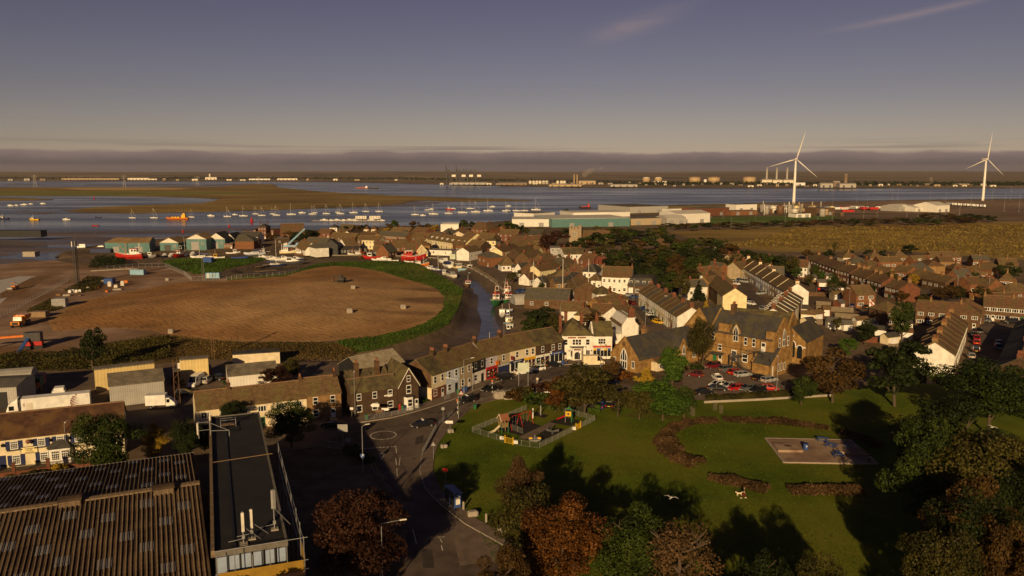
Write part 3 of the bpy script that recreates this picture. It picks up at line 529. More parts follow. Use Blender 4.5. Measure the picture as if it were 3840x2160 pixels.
def trawler_meshes():
 d={};mb=MB();hull(mb,11,3.9,2.0,sheer=.7,stern=.8)
 d['hull']=mb.mesh('trawler_hull',['green','wood'],True)
 r=hull_rings(11.06,4.0,2.0,sheer=.7,stern=.8);mb=MB()
 for a,b in zip(r,r[1:]):
  for j in(0,6):p,q=Vector(a[j]),Vector(b[j]);mb.tube(p+Vector((0,0,.05)),q+Vector((0,0,.05)),.13,n=5)
 d['gunwale']=mb.mesh('trawler_gunwale','off_white')
 d['wheelhouse']=MB().box(-3.4,-.6,-1.15,1.15,1.7,4.2).box(-4.6,-3.4,-1.0,1.0,1.7,3.0).mesh('wheelhouse','white');d['roof']=MB().box(-3.6,-.3,-1.35,1.35,4.2,4.4).mesh('wheel_roof','red')
 mb=MB()
 for y in(-.75,0,.75):mb.box(-.6,-.55,y-.28,y+.28,3.2,3.95)
 for s in(-1,1):
  for x in(-2.8,-1.6):mb.box(x-.35,x+.35,s*1.15-.04,s*1.15+.04,3.2,3.95)
 d['window']=mb.mesh('wheel_win','car_glass')
 d['gantry']=MB().tube((-4.4,-1.2,2),(-4.2,-.5,6.6),.1).tube((-4.4,1.2,2),(-4.2,.5,6.6),.1).tube((-4.2,-.5,6.6),(-4.2,.5,6.6),.1).tube((-4.3,-.8,5),(-4.3,.8,5),.08).mesh('gantry','off_white')
 d['mast']=MB().tube((1.2,0,2),(1.2,0,7.2),.11,.07).tube((1.2,0,3),(3.9,0,6),.08).tube((1.2,0,7),(4.9,0,2.8),.03,n=3).mesh('trawler_mast','orange');d['winch']=MB().box(-.2,.6,-.8,.8,1.7,2.4).tube((.2,-.9,2.3),(.2,.9,2.3),.3).mesh('winch','dark_grey')
 return d
def small_meshes():
 d={};mb=MB();hull(mb,5,1.9,.75,stern=.85);d['hull']=mb.mesh('dinghy_hull',['white','brown'],True);d['thwart']=MB().box(-1.4,-1.1,-.8,.8,.78,.84).box(.2,.5,-.8,.8,.78,.84).mesh('thwart','wood');d['engine']=MB().box(-2.75,-2.4,-.16,.16,.5,1.15).mesh('engine','black');return d
def angler_meshes():
 d={};mb=MB();hull(mb,7,2.5,1.2,sheer=.35,stern=.85);d['hull']=mb.mesh('angler_hull',['white','wood'],True)
 d['cuddy']=MB().box(.1,1.7,-.85,.85,1.0,2.5).mesh('cuddy','white');d['roof']=MB().box(-.1,1.9,-1.0,1.0,2.5,2.62).mesh('angler_roof','white')
 d['window']=MB().box(1.68,1.74,-.7,-.08,1.7,2.35).box(1.68,1.74,.08,.7,1.7,2.35).box(.3,1.5,-.89,-.83,1.7,2.35).box(.3,1.5,.83,.89,1.7,2.35).box(.04,.12,-.5,.5,1.5,2.3).mesh('angler_win','car_glass');d['mast']=MB().tube((.9,0,2.6),(.9,0,4.4),.04,n=4).mesh('angler_mast','off_white');return d
BOATS={'yacht':yacht_meshes(),'cruiser':cruiser_meshes(),'trawler':trawler_meshes(),'dinghy':small_meshes(),'angler':angler_meshes()}
BNAME={'yacht':'sailing_yacht','cruiser':'motor_cruiser','trawler':'fishing_trawler','dinghy':'rowing_dinghy','angler':'fishing_boat'}
def boat(kind,x,y,z,rz,label,scale=1.0,over=None,group=None,skip=(),heel=.0):
 t=thing(BNAME[kind],label,'boat',(x,y,z),rz,group,scale);t.rotation_euler=(heel,0,rz)
 for k,me in BOATS[kind].items():
  if k in skip:continue
  o=obj(k,me,t)
  if over and k in over:o.material_slots[0].link='OBJECT';o.material_slots[0].material=M[over[k]]
 return t
def moored(kind,u,v,rz=180,**k):
 P=G(u,v,SEA_Z);return boat(kind,P.x,P.y,SEA_Z-.28*k.get('scale',1),R(rz),k.pop('label',''),**k)
ys=[]
for i,(u,v,s)in enumerate([(497,818,.95),(578,818,1.05),(719,815,.9),(853,813,1.05),(913,811,1.1),(958,803,.9),(982,809,1.05),(1022,803,.8),(1037,808,1.1),(1093,805,1.25),(1171,804,1),(1180,799,.9),(1224,802,1.1),(1277,802,1.1),(1326,799,1.2),(1266,797,.75),(1372,794,1.05),(1422,794,1.1),(1557,806,1.05),(1626,804,1.3),(1601,788,.7),(1682,801,1.05),(1735,798,1.35),(1764,783,1.15),(1784,796,1.35),(1831,792,1.4),(1899,792,1.2),(1937,791,1.15),(1967,791,1.1),(2010,788,1.45)]):
 ys.append(moored('yacht',u,v,176+random.uniform(-9,9),scale=s,group='yachts moored in the estuary',over={'boom':random.choice(('blue','navy','off_white','brown'))}))
number(ys,'white sailing yacht moored in the channel, {o} from the left of the yachts')
cs=[moored('cruiser',u,v,random.choice((175,185,8)),scale=s,group='motor boats moored in the estuary')for u,v,s in[(792,811,1.3),(881,806,.9),(1133,800,1.25),(1586,809,1),(1616,786,1.1),(1700,784,1),(1846,777,1.3),(1906,774,1.2),(250,825,1.2),(161,765,1.3),(90,769,1.4),(40,772,1.3),(60,771,1),(116,766,1)]]
number(cs,'white motor cruiser moored on open water, {o} from the left of its kind')
moored('angler',1687,787,180,label='red hulled boat moored among white yachts on the channel',scale=1.5,over={'hull':'red'});moored('angler',15,822,180,label='dark workboat moored at the far left of the channel',scale=1.5,over={'hull':'navy'});moored('angler',129,826,180,label='ochre hulled workboat moored alone on the left water',scale=1.5,over={'hull':'yellow'})
moored('dinghy',368,816,180,label='dark open boat moored alone left of the yachts',scale=1.4,over={'hull':'navy'});moored('dinghy',358,847,180,label='small red open boat on the water above the mud flats',scale=1.3,over={'hull':'red'});moored('dinghy',1914,794,180,label='dark tender moored beside the yachts right of centre',scale=1.3,over={'hull':'navy'})
def barge(u0,u1,v,label,m,deck,name='work_barge',house='white'):
 P=G((u0+u1)/2,v,SEA_Z);L_=(u1-u0)*P.y/FPX;t=thing(name,label,'ship',(P.x,P.y,SEA_Z-.4),R(180));mb=MB();hull(mb,L_,L_*.22,2.2,sheer=.6,stern=.8)
 obj('hull',mb.mesh('barge_hull',[m,deck],True),t);obj('deckhouse',MB().box(-L_*.38,-L_*.2,-1.8,1.8,2,5.2).box(-L_*.36,-L_*.26,-1.3,1.3,5.2,7.2).mesh('barge_house',house),t);obj('mast',MB().tube((-L_*.3,0,7),(-L_*.3,0,11),.15).tube((L_*.3,0,2),(L_*.3,0,9),.15).mesh('barge_mast','dark_grey'),t)
 for k in range(3):obj('hatch',MB().box(L_*(-.12+k*.13),L_*(-.02+k*.13),-1.7,1.7,2,3.4).mesh('hatch',deck),t)
barge(623,707,823,'long rusty orange barge moored among the yachts','orange','yellow',house='yellow');barge(1334,1384,706,'low orange red ship far off beyond the marsh','orange','red','cargo_ship');barge(1380,1420,707,'dark barge behind the far orange ship','black','brown',house='dark_grey');barge(2169,2216,781,'dark dredger with two tall posts off the shore','black','red','dredger',house='red')
def buoy(u,v,s,label):
 P=G(u,v,SEA_Z);t=thing('channel_buoy',label,'buoy',(P.x,P.y,SEA_Z-.2),0,None,s);obj('float',MB().lathe([(.6,-.1),(1.2,.1),(1.2,.7),(.7,.9)],12).mesh('float','red',True),t);obj('body',MB().lathe([(.8,.9),(.75,2.6),(.2,2.8)],12).mesh('buoy_body','red',True),t);obj('topmark',MB().tube((0,0,2.7),(0,0,3.4),.08).box(-.25,.25,-.25,.25,3.4,3.9).mesh('topmark','red'),t)
buoy(944,833,1.5,'tall red channel buoy floating off the brick house');buoy(353,746,1.3,'distant red buoy in the inlet of the marsh');buoy(860,852,.9,'small red marker at the end of mud spit');buoy(686,872,.8,'red mooring ball beyond the boatyard sheds')
def pontoon(u0,v0,u1,v1,label):
 A,B=G(u0,v0,SEA_Z),G(u1,v1,SEA_Z);d=B-A;Lp=d.length;t=thing('pontoon',label,'pontoon',(A.x,A.y,SEA_Z),math.atan2(d.y,d.x));n=int(Lp/6);dk=cached('pdeck',lambda:MB().box(0,5.8,-1.2,1.2,.1,.55).mesh('pdeck','concrete'));pl=cached('pile',lambda:MB().tube((0,0,-2),(0,0,4.2),.2,n=6).mesh('pile','bark'))
 for i in range(n):
  obj('deck_section',dk,t,(i*6,0,0))
  if i%3==0:obj('pile',pl,t,(i*6,-1.5,0))
pontoon(1171,829,1450,830,'long pontoon with piles lying off the town shore');pontoon(1300,822,1440,821,'shorter pontoon with white huts behind the long one')
for u,lb in((1355,'white floating hut at the middle of the pontoon'),(1407,'white floating hut at the outer end of the pontoon')):
 P=G(u,822,SEA_Z);t=thing('floating_hut',lb,'hut',(P.x,P.y,SEA_Z+.55));obj('wall',MB().box(-6,6,-2,2,0,2.8).mesh('hutw','off_white'),t);obj('roof',MB().box(-6.3,6.3,-2.3,2.3,2.8,3.0).mesh('hutr','white'),t)
 for x in(-4,-1.5,1.5,4):obj('window',MB().box(x-.5,x+.5,-2.06,-1.98,1.2,2.1).mesh('hutwin','window_glass'),t)
number([moored('cruiser',u,827+i%2*2,0,scale=1.1,group='boats along the pontoon')for i,u in enumerate((1215,1240,1262,1288,1310,1330,1392,1430))],'white boat tied to the long pontoon, {o} from its left end')
# = houses
def win_mesh(kind):
 mb=MB();f=.09
 mb.box(-.5,-.5+f,-.05,.02,-.5,.5,0).box(.5-f,.5,-.05,.02,-.5,.5,0).box(-.5+f,.5-f,-.05,.02,.5-f,.5,0).box(-.5+f,.5-f,-.07,.02,-.5,-.5+f,0)
 if kind=='sash':mb.box(-.5+f,.5-f,-.045,.01,-.035,.035,0)
 if kind=='casement':mb.box(-.2,-.14,-.045,.01,-.4,.4,0).box(.14,.2,-.045,.01,-.4,.4,0)
 if kind=='two':mb.box(-.035,.035,-.045,.01,-.4,.4,0)
 if kind=='grid':
  for x in(-.22,0,.22):mb.box(x-.018,x+.018,-.045,.01,-.41,.41,0)
  for z in(-.25,-.03):mb.box(-.41,.41,-.04,.008,z-.016,z+.016,0)
  mb.box(-.41,.41,-.05,.012,.16,.24,0)
 mb.box(-.5+f,.5-f,-.02,.012,-.5+f,.5-f,1)
 return mb.mesh('window_'+kind,['white','window_glass'])
def win2(parent,x,y,z,w,h,rz=.0,kind='sash',frame=None):
 """a window with its pane as a piece of its own"""
 o=obj('window',cached(('w',kind),lambda:win_mesh(kind)),parent,(x,y,z),rz,(w,1,h),over={0:frame}if frame else None);return o
def door_mesh():return MB().box(-.5,.5,-.05,.02,0,1,0).box(-.36,.36,-.07,-.04,.55,.9,1).box(.32,.4,-.1,-.05,.42,.48,1).mesh('door',['white','window_glass'])
def doorp(parent,x,y,w=.95,h=2.1,rz=.0,m='white',z=.02):return obj('door',cached('door',door_mesh),parent,(x,y,z),rz,(w,1,h),over={0:m})
def pot_mesh():return MB().lathe([(.14,0),(.17,.1),(.13,.6),(.16,.68),(.12,.7)],8).mesh('pot','terracotta',True)
def chimney(parent,x,y,z0,z1,sx=.55,sy=1.3,m='brick_red',pots=3):
 c=obj('chimney',cached(('ch',round(sx,2),round(sy,2),round(z1-z0,2)),lambda:MB().box(-sx/2,sx/2,-sy/2,sy/2,0,z1-z0-.25).box(-sx/2-.08,sx/2+.08,-sy/2-.08,sy/2+.08,z1-z0-.25,z1-z0-.1).box(-sx/2-.02,sx/2+.02,-sy/2-.02,sy/2+.02,z1-z0-.1,z1-z0).mesh('chimney','brick_red')),parent,(x,y,z0),over={0:m})
 for i in range(pots):obj('chimney_pot',cached('pot',pot_mesh),c,(0,(i-(pots-1)/2)*sy/max(pots,1)*.9,z1-z0))
 return c
def roof_profile(w,ze,zr,o,t,rp=.5):
 s1=(zr-ze)/(w*rp);s2=(zr-ze)/(w*(1-rp))
 return[(-o,ze-o*s1+.04),(w*rp,zr+.04),(w+o,ze-o*s2+.04),(w+o,ze-o*s2+.04+t),(w*rp,zr+.04+t*1.25),(-o,ze-o*s1+.04+t)]
def body_mesh(Lx,w,ze,zr,hip,flat,m):
 mb=MB();h=Lx/2
 if hip or flat:mb.box(-h,h,0,w,-.3,ze,0)
 else:mb.extx([(0,-.3),(w,-.3),(w,ze),(w/2,zr-.02),(0,ze)],-h,h)
 return mb.mesh('wall',m)
def roof_mesh(Lx,w,ze,zr,hip,flat,m,over=.28,gover=.12):
 mb=MB();h=Lx/2
 if flat:
  mb.box(-h-.05,h+.05,-.05,w+.05,ze+.01,ze+.12,0)
  for a in((-h-.1,h+.1,-.1,.12),(-h-.1,h+.1,w-.12,w+.1),(-h-.1,-h+.12,.12,w-.12),(h-.12,h+.1,.12,w-.12)):mb.box(*a,ze+.12,ze+.4,0)
 elif hip:
  o=.35;k0,k1=hip if isinstance(hip,tuple)else(hip,hip);x0,x1=-h-(o if k0 else gover),h+(o if k1 else gover);zl=ze-.05
  r0,r1=-h+w/2*k0*.95,h-w/2*k1*.95
  if not k0:r0=x0
  if not k1:r1=x1
  if r0>r1:r0=r1=(r0+r1)/2
  b=[(x0,-o,zl),(x1,-o,zl),(x1,w+o,zl),(x0,w+o,zl)];A,B_=(r0,w/2,zr),(r1,w/2,zr);up=lambda p:(p[0],p[1],p[2]+.16)
  T=[up(p)for p in b];A2,B2=up(A),up(B_)
  mb.poly([T[0],T[1],B2,A2]).poly([T[2],T[3],A2,B2]).poly([T[1],T[2],B2]).poly([T[3],T[0],A2]).poly(b[::-1])
  for i in range(4):j=(i+1)%4;mb.poly([b[i],b[j],T[j],T[i]])
 else:mb.extx(roof_profile(w,ze,zr,over,.16),-h-gover,h+gover)
 return mb.mesh('roof',m)
ridge_mat=paint('ridge_tile',(.22,.13,.075),.9)
def front_line(r0,r1,zr,w,uvz=True):
 """front base line from a surveyed ridge line; the front is on the right of r0 -> r1"""
 a,b=(G(*r0,zr).xy,G(*r1,zr).xy)if uvz else(Vector(r0),Vector(r1));d=(b-a).normalized();n=Vector((d.y,-d.x));return a+n*w/2,b+n*w/2
def house(name,label,A,B,w,ze,zr,wall='brick_brown',roof='roof_brown',cols=2,st=2,hip=0,chim=(.15,),cat='house',group=None,flat=False,kind='sash',door='white',gw=(0,0),gover=.12,cm='brick_red',z0=.0,wsz=(.95,1.35),back=0,band=None,frame=None,dorm=0,doors=1):
 A=Vector(A[:2]);B=Vector(B[:2]);d=B-A;Lx=d.length;mid=(A+B)/2;rz=math.atan2(d.y,d.x)
 t=thing(name,label,cat,(mid.x,mid.y,z0),rz,group);L2=round(Lx-.02,2)
 obj('wall',cached(('b',L2,w,ze,zr,bool(hip),flat),lambda:body_mesh(L2,w,ze,zr,hip,flat,wall)),t,over=wall)
 rf=obj('roof',cached(('r',L2,w,ze,zr,hip,flat,gover),lambda:roof_mesh(L2,w,ze,zr,hip,flat,roof,gover=gover)),t,over=roof)
 if not flat and not hip:obj('ridge',cached(('rd',L2),lambda:MB().extx([(-.16,-.06),(.16,-.06),(.1,.1),(-.1,.1)],-L2/2,L2/2).mesh('ridge','ridge_tile')),rf,(0,w/2,zr+.24))
 for k in chim:
  x=(k-.5)*(Lx-.9);chimney(rf,x,w/2,zr-.5,zr+1.05+random.uniform(-.2,.25),m=cm,pots=random.choice((2,3,4)))
 sh=ze/max(st,1);nd=doors
 for s in range(st):
  zc=s*sh+sh*.55
  for c in range(cols):
   x=(c+.5)/cols*Lx-Lx/2
   if s==0 and nd and c==(cols-1):doorp(t,x,0,m=door);nd=0;continue
   win2(t,x,0,zc,wsz[0]*(1.25 if s==0 else 1),wsz[1],0,kind,frame)
   if back:win2(t,x,w,zc,wsz[0],wsz[1],math.pi,kind,frame)
 for side,n in((-1,gw[0]),(1,gw[1])):
  for s in range(st):
   for c in range(n):win2(t,side*L2/2,(c+.5)/n*w,s*sh+sh*.55,wsz[0],wsz[1],side*math.pi/2,kind,frame)
 for k in range(dorm):
  x=(k+.5)/dorm*Lx-Lx/2;zd=ze+(zr-ze)*.25;yd=w/2*.22
  dd=obj('dormer',cached(('dormer',w,ze,zr),lambda:MB().box(-.7,.7,0,w*.3,0,1.35,0).box(-.85,.85,-.15,w*.34,1.35,1.5,1).mesh('dormer',['off_white','roof_brown'])),t,(x,yd,zd));win2(dd,0,0,.7,1.0,.9,0,'two')
 return t
def terrace(label,r0,r1,n,w,ze,zr,walls=('render_cream',),roofs=('roof_brown',),line=None,uvz=True,name='terraced_house',group=None,parapet=None,chim=(.0,),**k):
 """label holds {o}: each house of the row counted from r0"""
 a,b=line or front_line(r0,r1,zr,w,uvz);out=[]
 for i in range(n):
  p,q=a.lerp(b,i/n),a.lerp(b,(i+1)/n)
  t=house(name,label.format(o=ordn(i)),p,q,w,ze,zr,walls[i%len(walls)],roofs[i%len(roofs)],gover=.0,chim=(chim if i%2==0 else())if i<n-1 else(1.0,),group=group,z0=random.uniform(-.04,.04),door=random.choice(('white','navy','maroon','green','black')),**k);out.append(t)
  if parapet:
   Lx=round((q-p).length-.02,2)
   obj('party_wall',cached(('pw',w,ze,zr),lambda:MB().extx(roof_profile(w,ze+.18,zr+.18,.2,.16),-.13,.13).mesh('party_wall','concrete')),t,(-Lx/2,0,0),over=parapet)
 return out
def rh(name,label,r0,r1,w,ze,zr,*a,**k):
 A,B=front_line(r0,r1,zr,w);return house(name,label,A,B,w,ze,zr,*a,**k)
def fh(name,label,b0,b1,w,ze,zr,*a,**k):
 return house(name,label,G(*b0).xy,G(*b1).xy,w,ze,zr,*a,**k)
BY='brick_yellow'
# ---- terrace street with the yellow car
terrace('pale terraced house with bay, {o} from the far end opposite the yellow car',(2441,1065),(2595,1154),10,9,5.4,8.2,('render_cream','render_white','render_tan','render_white','render_mint','render_cream'),('roof_brown','roof_brown','roof_grey'),group='long terrace along the side street',parapet='roof_brown',cols=2,wsz=(.9,1.5))
# ---- terrace C on the second side street
terrace('terraced house on the second side street, {o} from the far red-roofed end',(2806,970),(2991,1063),7,8.5,5.3,8.4,('render_pink','render_tan','render_grey','render_blue','render_white','render_tan','render_white'),('roof_bright_red','roof_brown','roof_brown','roof_brown','roof_brown','roof_brown','roof_brown'),group='stepped terrace on the second side street',parapet='render_cream',cols=3,cm='render_cream')
terrace('dark terraced house behind the big cream gable, {o} from the street end',(2757,1082),(2660,1012),5,8.5,5.2,8,('render_yellow','brick_brown','brick_brown','render_white','brick_brown'),group='terrace facing the second side street',cols=2)
terrace('terraced house with pale roof ridges, {o} from the far end behind school',(2963,1090),(2900,1158),7,9,5.2,7.6,('render_white','brick_brown','render_cream'),('roof_brown','roof_grey','roof_brown'),group='sawtooth terrace behind the school',parapet='off_white',cols=2)
terrace('white fronted terraced house in the right-hand terrace, {o} from its far end',(3506,1285),(3568,1172),8,8.8,5.6,8.3,('render_white','render_cream','render_white'),('roof_brown','roof_red','roof_brown'),group='terrace with the white gable end',parapet='roof_brown',cols=2,cm=BY)
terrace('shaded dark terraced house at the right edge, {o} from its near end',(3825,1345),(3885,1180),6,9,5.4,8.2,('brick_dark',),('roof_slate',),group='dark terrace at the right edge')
# ---- brick estate on the right
EST=[((3060,953),(3178,992),5,8),((3172,990),(3222,1003),2,8),((3226,1006),(3286,1022),2,8),((3288,1024),(3345,1040),2,8),((3358,1048),(3413,1061),2,8.5)]
for k,(a,b,n,w)in enumerate(EST):terrace('red brick estate house, {o} in the %s row from the far end'%ORD[k],a,b,n,w,4.9,7.4,('brick_orange','brick_red'),('roof_brown','roof_red'),group='red brick estate rows',kind='casement',wsz=(1.6,1.1),chim=(.5,),cm=BY,gw=(0,0))
for(a,b,hp,lb,wl,rf)in[((3152,943),(3208,943),1,'hipped bungalow at the field edge, left of three','render_cream','roof_brown'),((3252,943),(3303,943),1,'hipped bungalow at the field edge, middle of three','brick_orange','roof_brown'),((3342,941),(3398,941),1,'hipped bungalow at the field edge, right of three','brick_orange','roof_brown'),((3286,963),(3372,963),0,'long low brick house before the hipped bungalows','brick_orange','roof_brown'),((3372,994),(3428,1001),0,'brick house with orange gable beside the rowan tree','brick_orange','roof_brown'),((3436,1012),(3500,1021),0,'brick house with small solar panel above the red car','brick_orange','roof_brown'),((3490,1024),(3580,1041),0,'brick house with a big blue solar array','brick_brown','roof_brown'),((3560,985),(3612,985),1,'hipped bungalow with white conservatory in front','brick_orange','roof_red'),((3648,998),(3695,1000),1,'hipped bungalow behind the round bush on the right','brick_orange','roof_brown'),((3755,1019),(3803,1022),1,'hipped bungalow with white flat annexes at right','brick_orange','roof_brown'),((3640,957),(3702,958),0,'brick bungalow with orange gable by the field','brick_orange','roof_grey'),((3738,970),(3812,972),0,'long shaded bungalow by the field at right','brick_brown','roof_brown'),((3758,1066),(3850,1060),1,'bungalow with white edged gable at right edge','brick_red','roof_brown'),((3720,1100),(3800,1098),0,'low brick house with white bargeboards below it','brick_red','roof_red')]:
 rh('brick_bungalow',lb,a,b,8,3.0 if hp else 3.8,6.0,wl,rf,4,1,hp,(.5,),kind='casement',wsz=(1.6,1.1),cm=BY,group='bungalows and small houses of the estate')
rh('dormer_house','long brick house with white dormers near the open field',(3480,945),(3592,945),8,4.8,7.2,'brick_orange','roof_brown',5,2,0,(.9,),kind='casement',wsz=(2,1.2));rh('dormer_house','brick house with two wide white-framed dormers, left of the longer one',(3412,961),(3500,958),8,3.6,6.6,'brick_orange','roof_brown',4,1,0,(),kind='casement',wsz=(2,1.1),dorm=2)
fh('detached_brick_house','detached red brick house with white windows and a porch roof',(3209,1155),(3281,1152),8,4.8,7.6,'brick_orange','roof_brown',2,2,0,(),kind='casement',wsz=(2.0,1.2))
fh('brick_block','long dark brick house block with hipped right end behind big tree',(3430,1218),(3672,1240),8.5,5,7.8,'brick_brown','roof_red',6,2,(0,1),(.2,.7),kind='casement',wsz=(1.7,1.1),cm=BY);fh('brick_block','small brick wing with hipped roof left of the tall poplar',(3322,1226),(3385,1222),8,5,7.6,'brick_brown','roof_brown',2,2,1,(),kind='casement',wsz=(1.6,1.1))
terrace('brown brick terraced house at the top of the dark street, {o} from left',None,None,4,8.5,5.1,7.9,('brick_brown',),('roof_red',),line=(G(3682,1201).xy,G(3900,1218).xy),group='brick terrace closing the dark street',kind='casement',wsz=(2.1,1.2),cols=2,cm=BY)
rh('brick_gable_house','brick house with cross gable behind the long brick block',(3590,1122),(3660,1118),8,5,8,'brick_brown','roof_red',2,2,1,(.8,),kind='casement',cm=BY)
# ---- far end of the side streets
for(a,b,lb,wl,rf,n)in[((2728,956),(2775,952),'cream house with two chimneys at the far street end','render_tan','roof_brown',2),((2748,985),(2795,978),'pale gabled house left of the red roofed one','render_tan','roof_brown',2),((2800,962),(2895,962),'long tan brick house with pale roof by the trees',BY,'roof_grey',5),((2620,1020),(2700,1012),'low house with white parapet west of second street','render_white','roof_brown',3),((2640,1040),(2720,1030),'tan brick house with big plain gable west of street',BY,'roof_brown',2),((2615,1003),(2690,996),'brown roofed house under the trees by red sign','brick_brown','roof_brown',3),((2980,975),(3035,978),'white bungalow behind the brick garden walls','render_white','roof_red',4)]:
 rh('street_house',lb,a,b,8,5,7.8,wl,rf,n,2,0,(.1,.9),group='houses at the far street ends')
 # ---- old town between creek and church
T=[('tall_yellow_house','tall narrow pale yellow house near the quay',(1832,889),(1868,890),9,8,9.8,'render_yellow','roof_moss',2,3,1,()),('white_house','white house with dormer right of the tall yellow one',(1852,922),(1905,912),8,5,8,'render_white','roof_brown',3,2,0,(.9,)),('town_house','brown roofed house behind the white dormer house',(1895,905),(1990,898),9,5.5,8.6,'brick_brown','roof_brown',4,2,0,(.2,.8)),('brick_house','dark brick house with tall windows facing the quay',(1925,936),(1985,920),8,5.6,8.6,'brick_dark','roof_brown',3,2,0,(1.0,)),('brick_house','brown brick house with a black solar strip on its roof',(1958,950),(2018,937),8,5.6,8.6,'brick_brown','roof_brown',3,2,0,(.1,)),('studio','small white studio with sloping glass roof by the quay',(1942,988),(1975,984),6,3,6.2,'render_white','roof_slate',2,1,0,()),('town_house','brown roofed house behind the glass roofed studio',(1985,985),(2072,970),9,5.2,8.4,'brick_brown','roof_red',3,2,0,(.05,.5)),('hall','large dark hipped roof hall in the old town',(2055,1007),(2165,1006),13,5,9.6,'brick_brown','roof_brown',4,2,1,(.8,)),('brick_house','tan brick house with two white windows above the creek sheds',(2072,1038),(2132,1036),7,5.4,7.6,BY,'roof_slate',2,2,0,(.95,)),('gable_block','big brown brick block with blank gable and row of side windows',(2166,1042),(2203,1058),10,5.6,8.6,'brick_brown','roof_brown',5,2,0,()),('gable_block','brick block with tall gable behind the blank gabled one',(2150,1019),(2172,1024),11,6,9.4,'brick_brown','roof_slate',3,2,0,(.1,)),('white_inn','large white inn with dark hipped roof and tall red chimneys',(2198,984),(2248,986),11,6.6,10,'render_white','roof_slate',3,2,1,(.1,.6,.95)),('inn_annexe','low white annexe with hipped roof in front of the inn',(2210,1024),(2262,1026),8,3.6,6.2,'render_white','roof_brown',3,1,1,()),('brick_house','brown house with white rear gable left of the inn',(2130,962),(2160,986),8,5.4,8.4,'brick_brown','roof_brown',3,2,0,(.1,.9)),('white_house','large white house with tall side chimneys below the trees',(2105,930),(2180,928),9,6,9,'render_white','roof_moss',4,2,0,(.1,.45,.95)),('brick_house','small brick house with red roof right of the inn chimneys',(2245,965),(2285,968),7,5.4,8,'brick_brown','roof_bright_red',2,2,0,(.3,)),('slate_house','white walled house with mossy hipped roof before the terrace street',(2226,1074),(2292,1072),8,4.8,7.2,'render_white','roof_moss',3,2,1,()),('stone_cottage','long low stone building with brown roof and skylight',(2228,1118),(2325,1104),9,3.4,6.8,'stone_ochre','roof_brown',4,1,0,()),('stone_cottage','small ochre gabled building left of the terrace street',(2285,1128),(2335,1120),8,4,7.4,'stone_ochre','roof_brown',2,1,0,(.9,)),('white_house','white cottage with black roof edge above the corner pub',(2102,1132),(2198,1132),8,4.6,7,'render_white','roof_brown',0,2,0,(.3,.75)),('barn','long mossy roofed barn behind the boat masts',(1975,1080),(2140,1084),12,3.4,6.6,'brick_brown','roof_grey',3,1,0,()),('barn','lean brown barn with blue door by the boat masts',(1985,1100),(2130,1104),10,2.6,4.6,'brick_red','roof_brown',3,1,0,()),('town_house','brown roofed house beside the big white gable',(2300,1152),(2345,1140),8,4.6,7.8,'render_white','roof_brown',2,2,0,(.9,)),('cottage','small cottage with orange fence near the quay',(1965,1027),(1998,1022),6,2.6,5,'render_white','roof_red',2,1,0,()),('cottage','black roofed cottage left of the tan brick house',(2015,1040),(2050,1036),6,2.6,4.6,'render_white','roof_slate',2,1,0,()),('town_house','brown roofed house above the tall yellow house',(1780,898),(1820,903),9,5.2,8,'brick_dark','roof_brown',4,2,0,(.5,)),('town_house','long brown roofed row with dormers near the copper tree',(1910,888),(2035,884),9,5.5,8.4,'brick_red','roof_red',5,2,0,(.1,.5,.9)),('town_house','mossy roofed house left of the copper tree',(1990,902),(2040,905),8,5,7.8,'brick_orange','roof_brown',2,2,0,(.2,)),('town_house','brown house tucked under the copper tree by the grey shop',(2020,955),(2062,948),8,5,8,'brick_brown','roof_brown',2,2,0,(.9,)),('town_house','red roofed house right of the white long house',(2188,950),(2240,955),8,5,8,'brick_red','roof_red',2,2,0,(.2,.8))]
for(nm,lb,a,b,w,ze,zr,wl,rf,c,s,hp,ch)in T:rh(nm,lb,a,b,w,ze,zr,wl,rf,c,s,hp,ch,group='old town houses')
terrace('tall white gabled villa with bays, {o} from left in the group of three',(2262,1000),(2375,1003),3,9,7.0,10.6,('render_white',),('roof_red',),group='three gabled white villas',cols=2,cm='brick_orange')
rh('grey_shop','grey sided three storey shop with cream front below copper tree',(2062,926),(2100,926),9,8,8.2,'render_grey','roof_flat',2,3,0,(),flat=True);rh('white_hall','long flat building with pale roof in front of dark trees',(2182,948),(2268,948),9,4,4.2,'render_white','roof_pale',4,1,0,(),flat=True)
def mansard():
 A,B=front_line((2365,1038),(2460,1042),7,13);d=B-A;Lx=d.length;m=(A+B)/2;t=thing('mansard_building','brick building with dark grey mansard upper floor beside the villas','building',(m.x,m.y,0),math.atan2(d.y,d.x));h=Lx/2
 obj('wall',MB().box(-h,h,0,13,-.2,4.2).mesh('mwall','brick_brown'),t);obj('roof',MB().loft([[(-h-.3,-.3,4.2),(h+.3,-.3,4.2),(h+.3,13.3,4.2),(-h-.3,13.3,4.2)],[(-h+.8,.8,7.4),(h-.8,.8,7.4),(h-.8,12.2,7.4),(-h+.8,12.2,7.4)],[(-h+2.5,4,8.0),(h-2.5,4,8.0),(h-2.5,9,8.0),(-h+2.5,9,8.0)]]).mesh('mroof','roof_slate'),t)
 for k in range(4):x=-h+(k+.5)*Lx/4;win2(t,x,.2,5.7,1.3,1.3,0,'two');win2(t,x,0,2.3,1.6,1.6,0,'casement')
 [obj('bay',MB().box(q-.9,q+.9,-.8,0,.8,3.6).mesh('bay','white'),t)for q in(-h+1.4,h-1.4)]
mansard()
